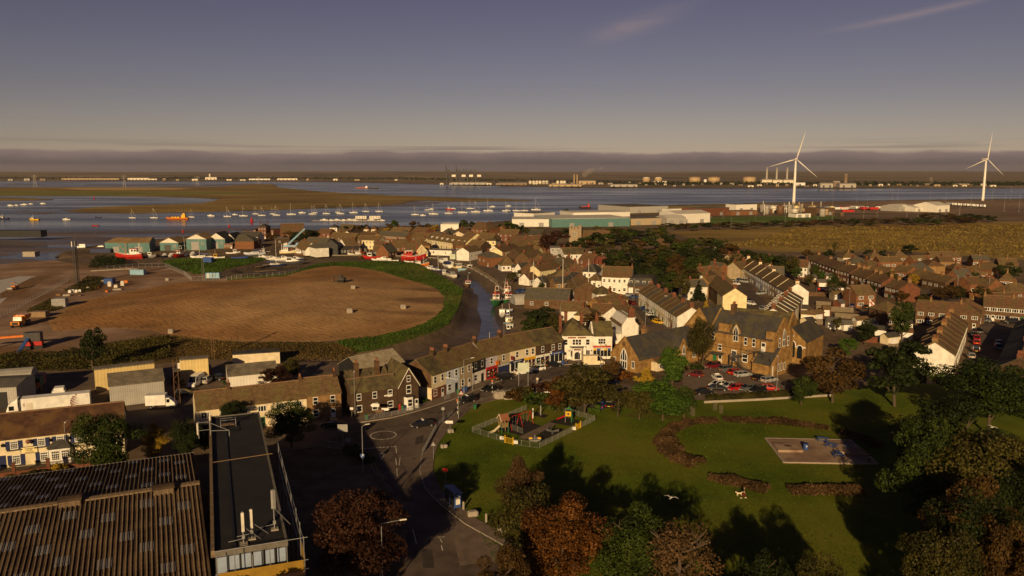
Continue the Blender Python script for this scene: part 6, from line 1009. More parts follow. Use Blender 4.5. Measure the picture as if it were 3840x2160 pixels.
# = vehicles
for nm,c in(('car_white',(.75,.75,.74)),('car_black',(.012,.012,.014)),('car_red',(.38,.012,.012)),('car_maroon',(.12,.01,.015)),('car_silver',(.34,.35,.36)),('car_grey',(.09,.10,.11)),('car_yellow',(.7,.42,.01)),('car_blue',(.02,.05,.16)),('car_orange',(.65,.22,.01))):mat(nm,c,tuple(x*.9 for x in c),rough=.28,spec=.6)
def wheel_mesh(r=.32,w=.2):
 mb=MB();n=14
 mb.loft([[(q*math.cos(i*6.2832/n),y,q*math.sin(i*6.2832/n))for i in range(n)]for q,y in((r*.9,-w/2),(r,-w/2+.03),(r,w/2-.03),(r*.9,w/2))],0);mb.loft([[(q*math.cos(i*6.2832/n),y,q*math.sin(i*6.2832/n))for i in range(n)]for q,y in((r*.6,-w/2-.012),(r*.55,w/2+.012))],1);return mb.mesh('wheel',['tyre','steel'])
def car_meshes(kind):
 """side profile stations: (x, half width, sill z, shoulder z); cabin as tapered glasshouse with a roof skin"""
 P={'hatch':(4.2,.9,.95,1.48,(-1.95,-1.55,.25,1.15)),'estate':(4.6,.92,.97,1.5,(-2.2,-2.0,.45,1.35)),'suv':(4.5,.95,1.08,1.72,(-2.1,-1.9,.45,1.25)),'saloon':(4.6,.91,.94,1.43,(-1.75,-1.05,.4,1.35)),'van':(4.4,.93,1.1,1.85,(-2.12,-2.08,.75,1.45)),'big_van':(5.8,1.02,1.25,2.6,(-2.85,-2.83,1.35,2.1))}[kind]
 L_,hw,zs,zr,(xr0,xr1,xf1,xf0)=P;h=L_/2;d={}
 zb=.26;mb=MB();sec=[]
 for x,w,z0,z1 in((-h,.84,.42,zs-.16),(-h+.12,.95,zb,zs),(-h*.5,1,zb,zs+.01),(xf0-.05,1,zb,zs),(h-.55,.97,zb,zs-.14 if kind!='big_van' else zs-.1),(h-.1,.9,zb+.04,zs-.3),(h,.78,.4,zs-.42)):
  w*=hw;sec.append([(x,-w*.94,z0),(x,-w,(z0+z1)*.5),(x,-w*.95,z1-.03),(x,-w*.85,z1),(x,w*.85,z1),(x,w*.95,z1-.03),(x,w,(z0+z1)*.5),(x,w*.94,z0)])
 mb.loft(sec,0)
 if kind=='big_van':mb.loft([[(xr0,-hw*.95,zs),(xr0,hw*.95,zs),(xr0,hw*.9,zr),(xr0,-hw*.9,zr)],[(xf1-.5,-hw*.95,zs),(xf1-.5,hw*.95,zs),(xf1-.5,hw*.9,zr),(xf1-.5,-hw*.9,zr)]],0)
 mb.loft([[(xr1+.02,-hw*.74,zr-.05),(xr1+.02,hw*.74,zr-.05),(xr1+.04,hw*.68,zr),(xr1+.04,-hw*.68,zr)],[(xf1-.02,-hw*.74,zr-.06),(xf1-.02,hw*.74,zr-.06),(xf1-.06,hw*.68,zr-.01),(xf1-.06,-hw*.68,zr-.01)]],0)
 for s in(-1,1):
  for a,b in(((xr0+.08,zs),(xr1+.06,zr-.03)),((xf0-.04,zs),(xf1-.02,zr-.04)),(((xr0+xf0)/2-.05,zs),((xr1+xf1)/2-.05,zr-.03))):mb.tube((a[0],s*hw*.875,a[1]),(b[0],s*hw*.755,b[1]),.05,n=4,m=0)
 d['body']=mb.mesh(kind+'_body',['car_white'],False)
 d['glass']=MB().loft([[(xr0+.06,-hw*.86,zs-.02),(xf0,-hw*.86,zs-.02),(xf0,hw*.86,zs-.02),(xr0+.06,hw*.86,zs-.02)],[(xr1+.04,-hw*.73,zr-.05),(xf1,-hw*.73,zr-.06),(xf1,hw*.73,zr-.06),(xr1+.04,hw*.73,zr-.05)]]).mesh(kind+'_glass','car_glass')
 d['headlight']=MB().box(-.06,.03,-.2,.2,-.09,.09).mesh('headlight','lamp_glass');d['tail_light']=MB().box(-.03,.05,-.12,.12,-.14,.14).mesh('tail','tail_red');d['number_plate']=MB().box(-.02,.02,-.26,.26,-.06,.06).mesh('plate','plate_yellow');d['dim']=P;return d
CARS={k:car_meshes(k)for k in('hatch','estate','suv','saloon','van','big_van')};WHEEL=wheel_mesh()
def car(u,v,rz,kind,m,label,cat='car',name='parked_car',group=None,detail=True,taxi=False):
 P=G(u,v,.035);t=thing(name,label,cat,(P.x,P.y,.035),R(rz),group);d=CARS[kind];L_,hw,zs,zr,_=d['dim'];h=L_/2
 obj('body',d['body'],t,over=m);obj('glass',d['glass'],t)
 for x in(-h+.8,h-.85):
  for s in(-1,1):obj('wheel',WHEEL,t,(x,s*(hw-.09),.32),R(180)if s>0 else 0,1.15 if kind=='big_van' else None)
 if detail:
  for s in(-1,1):obj('headlight',d['headlight'],t,(h-.06,s*hw*.62,zs-.42));obj('tail_light',d['tail_light'],t,(-h+.0,s*hw*.74,zs-.26))
  obj('number_plate',d['number_plate'],t,(-h-.015,0,.62));obj('number_plate',d['number_plate'],t,(h+.012,0,.48),over='white')
 if taxi:obj('taxi_sign',MB().box(-.12,.12,-.5,.5,zr,zr+.18).mesh('taxi','white'),t)
 return t
CL=[(1585,1600,205,'saloon','car_black','black taxi with white roof sign driving onto the mini roundabout',True),(1838,1466,212,'saloon','car_black','black car driving past the striped beacon post',False),(1750,1508,212,'hatch','car_black','black car with green roof sign by the guard rail',True),(1892,1424,30,'van','car_black','black van with open rear doors parked outside the shops',False),(1962,1402,26,'estate','car_white','white car parked between black van and white hatchback',False),(2015,1390,206,'hatch','car_white','white hatchback parked facing the black van outside florist',False),(2078,1376,18,'hatch','car_black','dark hatchback with red brake light outside the clinic shop',False),(2030,1461,15,'estate','car_white','white estate car behind shrubs, farther of two',False),(2024,1482,200,'saloon','car_white','white saloon behind shrubs, nearer of two',False),(1245,1598,190,'saloon','car_black','dark car waiting in the shade by the round tree',False),(2255,1528,70,'hatch','car_blue','dark blue car half hidden behind the playground oak',False),(2285,1524,80,'hatch','car_black','black car with lit headlights beside the playground oak',False),(2285,1440,20,'saloon','car_blue','blue car partly hidden behind the playground oak crown',False),(2607,1412,150,'hatch','car_maroon','maroon car at the entrance of the school car park',False),(2672,1380,205,'suv','car_maroon','maroon car parked below the school weeping birch',False),(2688,1424,95,'saloon','car_white','white taxi crossing the middle of the car park',True),(2727,1392,22,'suv','car_grey','grey boxy car with roof bars by the fire stairs',False),(2758,1403,30,'hatch','car_red','bright red hatchback between grey cars by the fire stairs',False),(2785,1412,22,'estate','car_silver','silver estate car parked beside the stone annexe',False),(2850,1425,28,'hatch','car_black','black car under the annexe gable',False),(2885,1432,30,'estate','car_silver','silver car in tree shade beside the annexe',False),(2690,1450,200,'hatch','car_white','cream and black hatchback in the near car park row',False),(2732,1456,205,'hatch','car_silver','pale blue-grey car behind the black saloon in near row',False),(2690,1464,355,'saloon','car_black','long black saloon in the near car park row',False),(2640,1478,10,'saloon','car_black','black car at the left end of the near row',False),(2758,1463,205,'hatch','car_red','red hatchback facing left in the near car park row',False),(2805,1464,200,'estate','car_grey','grey car with roof bars in the near car park row',False),(2840,1471,200,'hatch','car_black','dark car before the right red car in near row',False),(2885,1463,350,'hatch','car_red','red car at the right end of the near row',False),(2416,1162,120,'hatch','car_blue','dark car farthest along the parked line on terrace street',False),(2428,1174,120,'hatch','car_grey','dark grey car behind the white one on terrace street',False),(2443,1187,300,'hatch','car_white','white car parked in the line on terrace street',False),(2452,1200,300,'hatch','car_black','black car behind the yellow one on terrace street',False),(2466,1213,298,'hatch','car_yellow','bright yellow car parked on the terrace street',False),(2368,1142,110,'suv','car_maroon','dark red car at the head of the terrace street',False),(2366,1112,10,'estate','car_silver','silver car parked outside the villas',False),(2380,1118,10,'hatch','car_blue','blue car parked by the lamp post near the villas',False),(2758,1068,300,'van','car_white','white van on the second side street, nearer of two',False),(2745,1058,300,'saloon','car_silver','silver car behind the white van on second side street',False),(2790,1060,300,'van','car_silver','silver van parked opposite the white one',False),(2778,1055,300,'hatch','car_blue','blue car behind the silver van on second side street',False),(2853,1105,215,'suv','car_silver','silver car in a front yard on second side street',False),(2806,1134,300,'hatch','car_black','black car beside the cream gable',False),(2815,1143,300,'hatch','car_white','white car with red triangle sign beside the cream gable',False),(2740,1042,300,'hatch','car_red','red car at the far end of second side street',False),(2862,1166,100,'van','car_silver','silver van behind the school roof',False),(3670,1246,250,'saloon','car_black','black car turning at the head of the dark street',False),(3652,1262,245,'hatch','car_grey','grey car farthest in the line on dark street',False),(3662,1276,245,'hatch','car_red','red car in the line on dark street, farther one',False),(3660,1290,65,'hatch','car_red','red car with yellow plate on dark street, nearer one',False),(3655,1318,70,'suv','car_black','black car below the red ones on dark street',False),(3640,1342,70,'hatch','car_silver','silver car nearest the park on dark street',False),(3745,1295,250,'hatch','car_grey','grey car in deep shade on the right of dark street',False),(3742,1308,250,'hatch','car_blue','blue car in deep shade on the right of dark street',False),(3433,1057,175,'suv','car_red','bright red car parked on the estate verge',False),(3520,1096,10,'hatch','car_silver','silver car on the estate drive below solar roof',False),(3375,1040,20,'hatch','car_black','dark car under the rowan on the estate',False),(3198,1152,60,'hatch','car_blue','blue car beside the detached brick house',False),(3245,1156,80,'hatch','car_black','black car in front of the detached brick house',False),(3690,1207,170,'hatch','car_grey','grey car parked under the brick terrace windows',False),(3790,1212,175,'suv','car_black','dark car by the brick terrace at right',False),(1570,940,20,'hatch','car_black','black car on the quay behind the red trawler',False),(1592,942,200,'saloon','car_blue','dark blue car on quay right of the black one',False),(1520,939,10,'hatch','car_red','dark red car by the low white shop',False),(1452,944,190,'estate','car_silver','silver car beside the dark tarred shed',False),(1725,968,175,'hatch','car_grey','grey car right of the mint kiosk',False),(1800,985,160,'hatch','car_black','black car on the quay road, left of two',False),(1812,988,160,'hatch','car_silver','silver car on the quay road, right of two',False),(1865,1003,160,'hatch','car_black','dark car at the quay road bend, left',False),(1885,1006,160,'hatch','car_blue','dark car at the quay road bend, right',False),(1950,1098,200,'suv','car_blue','dark blue car in the open garage by the quay',False),(660,1436,150,'hatch','car_black','black car parked inside the yard gateway',False),(692,1484,15,'hatch','car_black','black hatchback in shade beside the lattice mast',False),(285,1530,90,'suv','car_silver','silver off-road car with rear spare wheel by the lorry',False),(775,1434,92,'suv','car_silver','silver off-road car with spare wheel in the yard',False),(812,1424,170,'hatch','car_black','dark car in the yard left of the conifer',False),(3010,790,0,'hatch','car_white','white car by the chemical works far off',False)]
for u,v,rz,k,m,lb,tx in CL:car(u,v,rz,k,m,lb,taxi=tx,group='parked and moving cars',detail=v>1150,name='car' if 'driv' in lb or 'cross' in lb else 'parked_car')
car(2225,1368,6,'big_van','render_cream','large pale grey delivery van parked outside the pub','van','delivery_van');car(735,1445,268,'big_van','car_white','white high roofed camper van in the yard','van','camper_van');car(305,930,185,'big_van','car_white','white van parked on the boatyard quay','van','van');car(378,927,185,'hatch','car_white','white car by the boatyard shed corner');car(3030,1460,165,'van','sky_blue','blue and white van half hidden under the park tree','van','van')
def lorry():
 P=G(240,1590);t=thing('articulated_lorry','white lorry with maroon striped globe on its long trailer','lorry',(-95.5,159.5,0),R(203));mb=MB()
 obj('trailer',MB().box(-7.4,5.0,-1.27,1.27,1.15,4.1).box(-7.4,5.0,-1.1,1.1,.8,1.15).mesh('trl','white'),t);obj('cab',MB().loft([[(5.6,-1.25,.6),(5.6,1.25,.6),(5.6,1.25,3.5),(5.6,-1.25,3.5)],[(7.5,-1.25,.6),(7.5,1.25,.6),(7.2,1.2,3.2),(7.2,-1.2,3.2)],[(7.8,-1.15,.5),(7.8,1.15,.5),(7.7,1.1,1.8),(7.7,-1.1,1.8)]]).mesh('cab','white'),t);obj('windscreen',MB().poly([(7.66,-1.05,1.95),(7.66,1.05,1.95),(7.36,1.02,3.0),(7.36,-1.02,3.0)]).box(6.3,7.2,-1.28,-1.2,1.9,2.8).box(6.3,7.2,1.2,1.28,1.9,2.8).mesh('ws','car_glass'),t)
 obj('wind_deflector',MB().loft([[(5.6,-1.15,3.5),(5.6,1.15,3.5),(5.6,1.1,4.2),(5.6,-1.1,4.2)],[(7.0,-1.1,3.2),(7.0,1.1,3.2),(6.8,1,3.4),(6.8,-1,3.4)]]).mesh('wd','white'),t);obj('reefer_unit',MB().box(5.02,5.5,-1.0,1.0,2.4,3.9).mesh('rf','dark_grey'),t);obj('side_door',MB().box(3.0,4.2,1.27,1.3,1.2,3.2).mesh('sdr','off_white'),t)
 for x in(6.6,4.0,-4.2,-5.4,-6.6):
  for s in(-1,1):obj('wheel',WHEEL,t,(x,s*1.1,.5),0,(1.55,1.4,1.55))
 mb=MB();cx,cz,r=-5.2,2.55,1.45
 for k in range(9):
  z=cz-r+(k+.6)*.33;
  if abs(z-cz)>=r:continue
  w=math.sqrt(r*r-(z-cz)**2);pts=8
  for j in range(pts):
   x0,x1=cx-w*.2+w*1.2*j/pts,cx-w*.2+w*1.2*(j+1)/pts;a,b=.27*(j/pts),.27*((j+1)/pts);zc=lambda x:z+.25*((x-cx)/r)**2*(-1)+.1
   mb.poly([(x0,1.285,zc(x0)-a*.7),(x1,1.285,zc(x1)-b*.7),(x1,1.285,zc(x1)+b*.3),(x0,1.285,zc(x0)+a*.3)][::-1])
 obj('globe_emblem',mb.mesh('globe','maroon'),t);mb=MB()
 for k in range(6):mb.box(4.3,4.75-abs(k-2.5)*.06,1.272,1.29,2.5+k*.14,2.56+k*.14)
 obj('small_emblem',mb.mesh('globe2','maroon'),t)
 t2=thing('lorry_cab','second white lorry cab parked behind the globe lorry','lorry',(-97,165.5,0),R(203));obj('cab',MB().box(-1.2,1.2,-1.2,1.2,.6,3.6).box(-1.0,.8,-1.0,1.0,3.6,4.2).mesh('cab2','white'),t2);obj('windscreen',MB().box(1.2,1.24,-1,1,1.9,3).mesh('ws2','car_glass'),t2)
 for s in(-1,1):obj('wheel',WHEEL,t2,(.2,s*1.1,.5),0,(1.5,1.4,1.5))
 t3=thing('box_van','white box van parked below the grey corrugated workshop','van',tuple(G(600,1530)),R(10));obj('box_body',MB().box(-2.6,1.4,-1.1,1.1,.9,3.1).mesh('bx','white'),t3);obj('cab',MB().loft([[(1.45,-1,.5),(1.45,1,.5),(1.45,.9,2.4),(1.45,-.9,2.4)],[(2.5,-1,.5),(2.5,1,.5),(2.1,.85,2.3),(2.1,-.85,2.3)],[(3.4,-.95,.5),(3.4,.95,.5),(3.3,.9,1.2),(3.3,-.9,1.2)]]).mesh('bcab','white'),t3);obj('window',MB().box(1.6,2.2,-1.0,-.9,1.4,2.1).mesh('bwn','car_glass'),t3)
 for x in(-1.6,2.5):
  for s in(-1,1):obj('wheel',WHEEL,t3,(x,s*.95,.36),0,1.1)
 t4=thing('scrapped_lorry_cab','derelict green and red lorry cab with yellow front on a stand','lorry',tuple(G(140,1466)),R(-75));obj('cab',MB().box(-1.2,1.2,-1.1,1.1,1.2,3.4).mesh('sc','green'),t4,over=paint('faded_green',(.12,.2,.12)));obj('bonnet',MB().box(1.2,1.5,-1.0,1.0,1.2,2.2).mesh('sb','orange'),t4);obj('windscreen',MB().box(1.2,1.24,-.95,.95,2.3,3.2).mesh('sws','car_glass'),t4);obj('stand',MB().box(-1,1,-1,-.8,0,1.2).box(-1,1,.8,1,0,1.2).mesh('sst','brown'),t4);obj('rear_body',MB().box(-3.4,-1.25,-1.1,1.1,1.2,3.6).mesh('srb','red'),t4,over=paint('faded_red',(.35,.12,.1)))
lorry()
def dumper():
 t=thing('dump_truck','orange yellow articulated dump truck parked facing the camera','dump truck',tuple(G(78,1222)),R(-80));obj('cab',MB().loft([[(.6,-1.4,1.0),(.6,1.4,1.0),(.6,1.2,3.3),(.6,-1.2,3.3)],[(2.4,-1.4,1.0),(2.4,1.4,1.0),(2.0,1.2,3.3),(2.0,-1.2,3.3)]]).mesh('dc','car_orange'),t);obj('bonnet',MB().box(2.4,4.2,-1.3,1.3,1.0,2.1).mesh('db','car_orange'),t);obj('windscreen',MB().poly([(2.36,-1.15,2.0),(2.36,1.15,2.0),(2.06,1.1,3.15),(2.06,-1.1,3.15)]).mesh('dw','car_glass'),t);obj('grille',MB().box(4.2,4.26,-.9,.9,1.1,1.9).mesh('dg','black'),t)
 obj('skip',MB().loft([[(-4.6,-1.4,2.2),(-4.6,1.4,2.2),(-4.8,1.6,3.4),(-4.8,-1.6,3.4)],[(.2,-1.4,1.6),(.2,1.4,1.6),(.4,1.6,3.6),(.4,-1.6,3.6)]]).mesh('ds','car_orange'),t)
 for x in(3.0,-1.6,-3.4):
  for s in(-1,1):obj('wheel',WHEEL,t,(x,s*1.25,.8),0,(2.5,2.6,2.5))
 t=thing('road_roller','yellow road roller working on the pale membrane strip','road roller',tuple(G(50,1087)),R(-95));obj('body',MB().box(-2.2,.2,-.9,.9,.8,1.7).mesh('rb','car_orange'),t);obj('drum',MB().loft([[(1.4+.75*math.cos(i*.4488),y,.75+.75*math.sin(i*.4488))for i in range(14)]for y in(-1.05,1.05)]).mesh('rdm','steel'),t);obj('drum_frame',MB().box(.2,2.2,-1.2,-1.08,.6,1.0).box(.2,2.2,1.08,1.2,.6,1.0).mesh('rfm','car_orange'),t);obj('canopy',MB().box(-1.6,.4,-.8,.8,2.9,3.0).tube((-1.5,-.7,1.7),(-1.5,-.7,2.9),.04).tube((.3,.7,1.7),(.3,.7,2.9),.04).tube((.3,-.7,1.7),(.3,-.7,2.9),.04).tube((-1.5,.7,1.7),(-1.5,.7,2.9),.04).mesh('rcn','car_orange'),t)
 for s in(-1,1):obj('wheel',WHEEL,t,(-1.5,s*.85,.75),0,(2.3,2,2.3))
 t=thing('conveyor_screener','orange and blue screening machine with long conveyor on the site','machine',tuple(G(130,1305)),R(15));obj('conveyor',MB().loft([[(-16,-.5,3.0),(-16,.5,3.0),(-16,.5,3.5),(-16,-.5,3.5)],[(-2,-.5,3.4),(-2,.5,3.4),(-2,.5,4.0),(-2,-.5,4.0)]]).mesh('cv','orange'),t);obj('screen_box',MB().box(-2.2,2.0,-1.4,1.4,2.2,4.6).mesh('sx','dark_grey'),t);obj('side_conveyor',MB().loft([[(-1.5,-1.5,3),(-.6,-1.5,3),(-.6,-1.5,3.3),(-1.5,-1.5,3.3)],[(-2.6,-6.5,.2),(-1.7,-6.5,.2),(-1.7,-6.5,.5),(-2.6,-6.5,.5)]]).mesh('sv','blue'),t);obj('track',MB().box(-2.5,2.5,-1.6,-1.1,0,.9).mesh('tk','black'),t);obj('track',MB().box(-2.5,2.5,1.1,1.6,0,.9).mesh('tk','black'),t);obj('leg',MB().box(-12,-11.6,-.4,.4,0,3.0).mesh('lg','brown'),t);obj('frame',MB().box(-2.2,2.2,-1.0,1.0,.9,2.2).mesh('fm','red'),t)
 t=thing('tracked_digger','small dark tracked excavator standing alone on the bare field','excavator',tuple(G(1282,1075)+Vector((0,0,2.1))),R(160));obj('body',MB().box(-1.6,1.2,-1.1,1.1,.9,2.0).box(.1,1.2,-1.1,-.1,2.0,2.9).mesh('ex','dark_grey'),t);obj('arm',MB().tube((1.2,.3,1.6),(3.2,.3,2.8),.2).tube((3.2,.3,2.8),(4.2,.3,.9),.16).mesh('ea','dark_grey'),t);obj('bucket',MB().box(3.9,4.6,-.1,.7,.3,1.0).mesh('eb','brown'),t)
 for s in(-1,1):obj('track',MB().extx([(s*.9-.25,0),(s*.9+.25,0),(s*.9+.25,.8),(s*.9-.25,.8)],-1.7,1.7).mesh('et','black'),t)
 t=thing('mobile_crane','pale blue mobile crane with raised boom beside the dark trees','crane',tuple(G(1092,930)),R(10));obj('carrier',MB().box(-5,5,-1.3,1.3,.7,2.0).box(3,5,-1.3,1.3,2.0,3.4).mesh('mc','sky_blue'),t);obj('boom',MB().tube((-2,0,2.4),(9,0,12.5),.75,.5,4).mesh('mb','sky_blue'),t);obj('counterweight',MB().box(-4.6,-2.2,-1.2,1.2,2.0,3.2).mesh('mw','off_white'),t)
 for x in(-4,-2,2,4):
  for s in(-1,1):obj('wheel',WHEEL,t,(x,s*1.1,.55),0,(1.7,1.5,1.7))
dumper()
def block(u,v,s,m,label,name='stone_block',cat='boulder',z=.02,rz=20):
 rs2=random.Random(int(u));P=G(u,v,z);P.z=max(P.z,float(field_z(P.x,P.y)[0])-.05 if 1000<v<1290 and u<1670 else P.z);sx,sy,sz=s;mb=MB();rings=[]
 for f,k in((0,.92),(.25,1),(.8,.95),(1,.72)):rings.append([(sx/2*k*a*rs2.uniform(.9,1.08),sy/2*k*b*rs2.uniform(.9,1.08),sz*f)for a,b in((-1,-.7),(-.7,-1),(.7,-1),(1,-.7),(1,.7),(.7,1),(-.7,1),(-1,.7))])
 return tag(obj(name,mb.loft(rings).mesh(name,m),None,tuple(P),R(rz)),label,cat)
container(62,888,42,'black','dark derelict hulk lying on the mud flats',0,5,'derelict_hulk','hulk',8);t=container(118,962,7,'concrete','small concrete pillbox on legs at the shore',0,3,'pillbox','pillbox',5)
for k,(u,v)in enumerate(((330,1085),(365,1080),(400,1095),(440,1088),(300,1110),(350,1062),(390,1058),(470,1060),(430,1050),(250,1110),(220,1108))):block(u,v,(random.uniform(1,3.5),1.5,random.uniform(.5,1.2)),random.choice(('spoil','concrete','brown','orange')),ORD[k]+' of the rubble heaps on the building site','rubble_heap','rubble')
# = boats in the harbour and creek
HB=[('trawler',485,968,-2.2,185,'red and white survey boat aground below the boatyard',1.3,{'hull':'red','winch':'white'}),('angler',555,964,-2.2,10,'long grey open boat aground beside the quay piles',1.2,{'hull':'grey'}),('dinghy',575,963,-2.2,30,'red and white dinghy pair member on the mud',1.0,{'hull':'red'}),('cruiser',620,962,-2.2,265,'navy hulled cruiser standing end on in the mud',1.1,{'hull':'navy'}),('cruiser',644,962,-2.2,268,'blue and white cruiser standing end on, right of navy one',1.15,{}),('trawler',668,963,-2.2,268,'red bottomed white workboat standing end on in the mud',.95,{'hull':'red','wheelhouse':'white'}),('yacht',698,957,-2.2,265,'white yacht hull end on left of the motor cruiser',1.0,{}),('cruiser',726,958,-2.2,268,'white twin windowed cruiser end on at right of the row',1.25,{}),('yacht',755,966,-2.2,190,'yacht with tall white mast lying along the grass edge',1.25,{}),('angler',815,968,-2.2,200,'yellow topped workboat at the grass edge',1.1,{'cuddy':'yellow','roof':'yellow'}),('angler',875,951,-2.2,10,'white launch left of the blue hulled yacht',1.1,{}),('yacht',955,953,-2.2,200,'blue hulled yacht with dark mast in front of brick workshop',1.3,{'hull':'render_blue','mast':'dark_grey'}),('angler',995,946,-2.2,170,'small fishing boat right of the blue hulled yacht',1.0,{'hull':'off_white'}),('trawler',1085,951,-2.2,10,'white and ochre fishing vessel under the blue crane',.95,{'hull':'render_yellow','gunwale':'white'}),('dinghy',1110,938,-1,0,'red and white dinghy in front of the blue crane',1.4,{'hull':'red'}),('trawler',1135,957,-2.2,355,'brown hulled fishing boat with white cabin mid harbour',.8,{'hull':'brown','gunwale':'brown'}),('angler',1160,949,-2.2,20,'orange trimmed boat behind the brown fishing boat',1.2,{'hull':'orange'}),('cruiser',1065,975,-2.2,10,'white wheelhouse boat at the outer pontoon',1.3,{}),('cruiser',1020,973,-2.2,15,'white cruiser left at the outer pontoon',1.2,{}),('cruiser',980,968,-2.2,15,'round topped white boat by the grass island',1.2,{}),('cruiser',1110,975,-2.2,5,'white cruiser with dark hull by the pontoon',1.2,{'hull':'navy'}),('yacht',1030,1000,-2.2,15,'navy yacht tied to the broken pontoon',1.25,{'hull':'navy'}),('cruiser',1090,995,-2.2,8,'large grey motor yacht tied to the broken pontoon',2.0,{'hull':'dark_grey'}),('trawler',1330,958,-2.2,200,'white workboat with arched frame below the black hut',.7,{'hull':'off_white'}),('trawler',1358,965,-2.2,250,'rust red fishing boat below the tarred shed',.75,{'hull':'brown','wheelhouse':'brown'}),('angler',1395,968,-2.2,185,'white and red launch moored along the grass bank',1.35,{'hull':'red'}),('cruiser',1440,974,-2.4,185,'white cruiser tied along the top of grass bank, left',1.1,{}),('dinghy',1415,974,-2.4,185,'white open boat along the top of grass bank',1.2,{}),('dinghy',1475,977,-2.4,185,'pale open boat along the top of grass bank, right',1.1,{}),('trawler',1552,972,-2.3,5,'large bright red trawler in the harbour',1.2,{'hull':'red','wheelhouse':'red','roof':'white','gantry':'red','mast':'red'}),('dinghy',1535,985,-2.3,160,'white tender left of the orange tug',1.2,{}),('trawler',1582,998,-2.3,350,'orange hulled boat with white wheelhouse below the red trawler',.7,{'hull':'orange','gantry':'white','mast':'white'}),('cruiser',1612,1012,-2.3,150,'white cruiser first along the timber staging',1.1,{}),('yacht',1640,1018,-2.3,330,'navy decked boat second along the timber staging',.9,{'hull':'navy','mast':'off_white'}),('angler',1670,1030,-2.3,250,'small white fishing boat third along the timber staging',1.0,{}),('cruiser',1697,1040,-2.3,300,'grey covered cruiser aground beside the timber staging',1.35,{'hull':'off_white','cabin':'grey'}),('cruiser',1665,988,-2.3,130,'white cruiser with blue deck in mid creek, farther',1.45,{}),('cruiser',1675,1001,-2.3,115,'navy topped white cruiser in mid creek, nearer',1.45,{'cabin':'navy'}),('cruiser',1696,998,-2.3,280,'cream cruiser right of the navy topped one',1.1,{'hull':'off_white'}),('angler',1717,1010,-2.3,300,'cream fishing boat right of mid creek',1.2,{'hull':'render_yellow'}),('angler',1754,1018,-2.3,355,'sky blue fishing boat by the quay wall',1.3,{'hull':'sky_blue'}),('dinghy',1782,1028,-2.3,340,'blue covered dinghy by the quay wall',1.2,{'hull':'sky_blue'}),('angler',1752,1076,-2.3,280,'red roofed boat at the end of timber staging',1.2,{'roof':'red','hull':'brown'}),('trawler',1860,1145,-2.6,266,'green trawler facing the camera in the creek',1.0,{}),('trawler',1905,1142,-2.6,266,'second green trawler with red roof beside the quay',.95,{}),('trawler',1903,1112,-2.6,86,'white and red trawler moored behind the green ones',.9,{'hull':'brown'}),('angler',1886,1186,-2.6,264,'white fishing boat left of the blue ones in creek',1.05,{}),('angler',1914,1190,-2.6,264,'blue decked fishing boat beside the quay',1.15,{'cuddy':'blue'}),('angler',1910,1222,-2.6,264,'boat with wooden wheelhouse and pale blue hull',1.2,{'hull':'sky_blue','cuddy':'render_yellow'}),('angler',1915,1248,-2.6,264,'navy fishing boat nearest the shops in the creek',1.15,{'hull':'navy'}),('dinghy',1872,1065,-2.4,100,'small white boat far along the creek wall',1,{}),('angler',1897,1078,-2.4,100,'small white launch behind the trawlers',.9,{}),('yacht',2010,1140,0,175,'yacht with white mast laid up ashore, left of three',1.35,{}),('yacht',2120,1142,0,182,'yacht with white mast laid up ashore, middle of three',1.45,{}),('yacht',2215,1118,0,178,'yacht with white mast laid up ashore, right of three',1.3,{}),('angler',1850,1315,-2.4,190,'white boat just visible behind the shop roofs',1.2,{}),('dinghy',900,968,-.2,10,'boat under bright blue tarpaulin on the green bank',1.7,{'hull':'blue','thwart':'blue'}),('dinghy',2045,1130,0,160,'pale upturned looking hull ashore by the long barn',1.6,{'hull':'off_white'})]
for k,u,v,z,rz,lb,s,ov in HB:
 if z<-.5 and v<1050:z=float(mud_z(G(u,v,-1.5).y))-.02
 P=G(u,v+(3 if v<978 else 0),z);boat(k,P.x,P.y,z-.12,R(rz),lb,s*1.08,ov,'boats in the harbour and creek',heel=random.uniform(-.07,.07))
def staging(line,z,label,w=1.6):
 P=[G(u,v,z)for u,v in line];t=thing('timber_staging',label,'jetty',tuple(P[0]),0);pl=cached('plk',lambda:MB().box(-.2,.2,-.8,.8,-.04,.04).mesh('plk','wood'));ps=cached('pst',lambda:MB().tube((0,0,-2.5),(0,0,.9),.12,n=6).mesh('pst','bark'))
 for a,b in zip(P,P[1:]):
  d=b-a;an=math.atan2(d.y,d.x);n=int(d.length/1.1)
  for i in range(n):q=a+d*(i/n)-P[0];obj('plank',pl,t,tuple(q),an,(2.4,w/1.6,1))
  for i in range(0,n,5):
   for s in(-1,1):q=a+d*(i/n)-P[0]+Vector((-math.sin(an),math.cos(an),0))*s*w*.5;obj('post',ps,t,tuple(q))
staging([(1545,985),(1604,1010),(1678,1048),(1741,1090)],-.4,'timber staging along the creek edge below the green bank');staging([(965,1000),(1060,985),(1130,985)],-.7,'broken timber pontoon among the motor yachts',2.2);staging([(960,1018),(1040,1012)],-.9,'sunken timber raft at the end of the mud basin',4)
def row_posts(name,label,line,step,h,m,z=.0,r=.09,rails=(),cat='fence',group=None,pz=None):
 P=[G(u,v,z)for u,v in line];t=thing(name,label,cat,tuple(P[0]),0,group);ps=cached(('rp',h,r,m),lambda:MB().box(-r,r,-r,r,-.2,h).mesh('post',m))
 for a,b in zip(P,P[1:]):
  d=b-a;n=max(1,int(d.length/step));an=math.atan2(d.y,d.x)
  for i in range(n):obj('post',ps,t,tuple(a+d*(i/n)-P[0]),an)
  for zz,rr in rails:obj('rail',MB().tube((0,0,zz),(d.length,0,zz),rr,n=5).mesh('rail',m),t,tuple(a-P[0]),an)
 return t
paint('old_wood',(.20,.16,.11),.95)
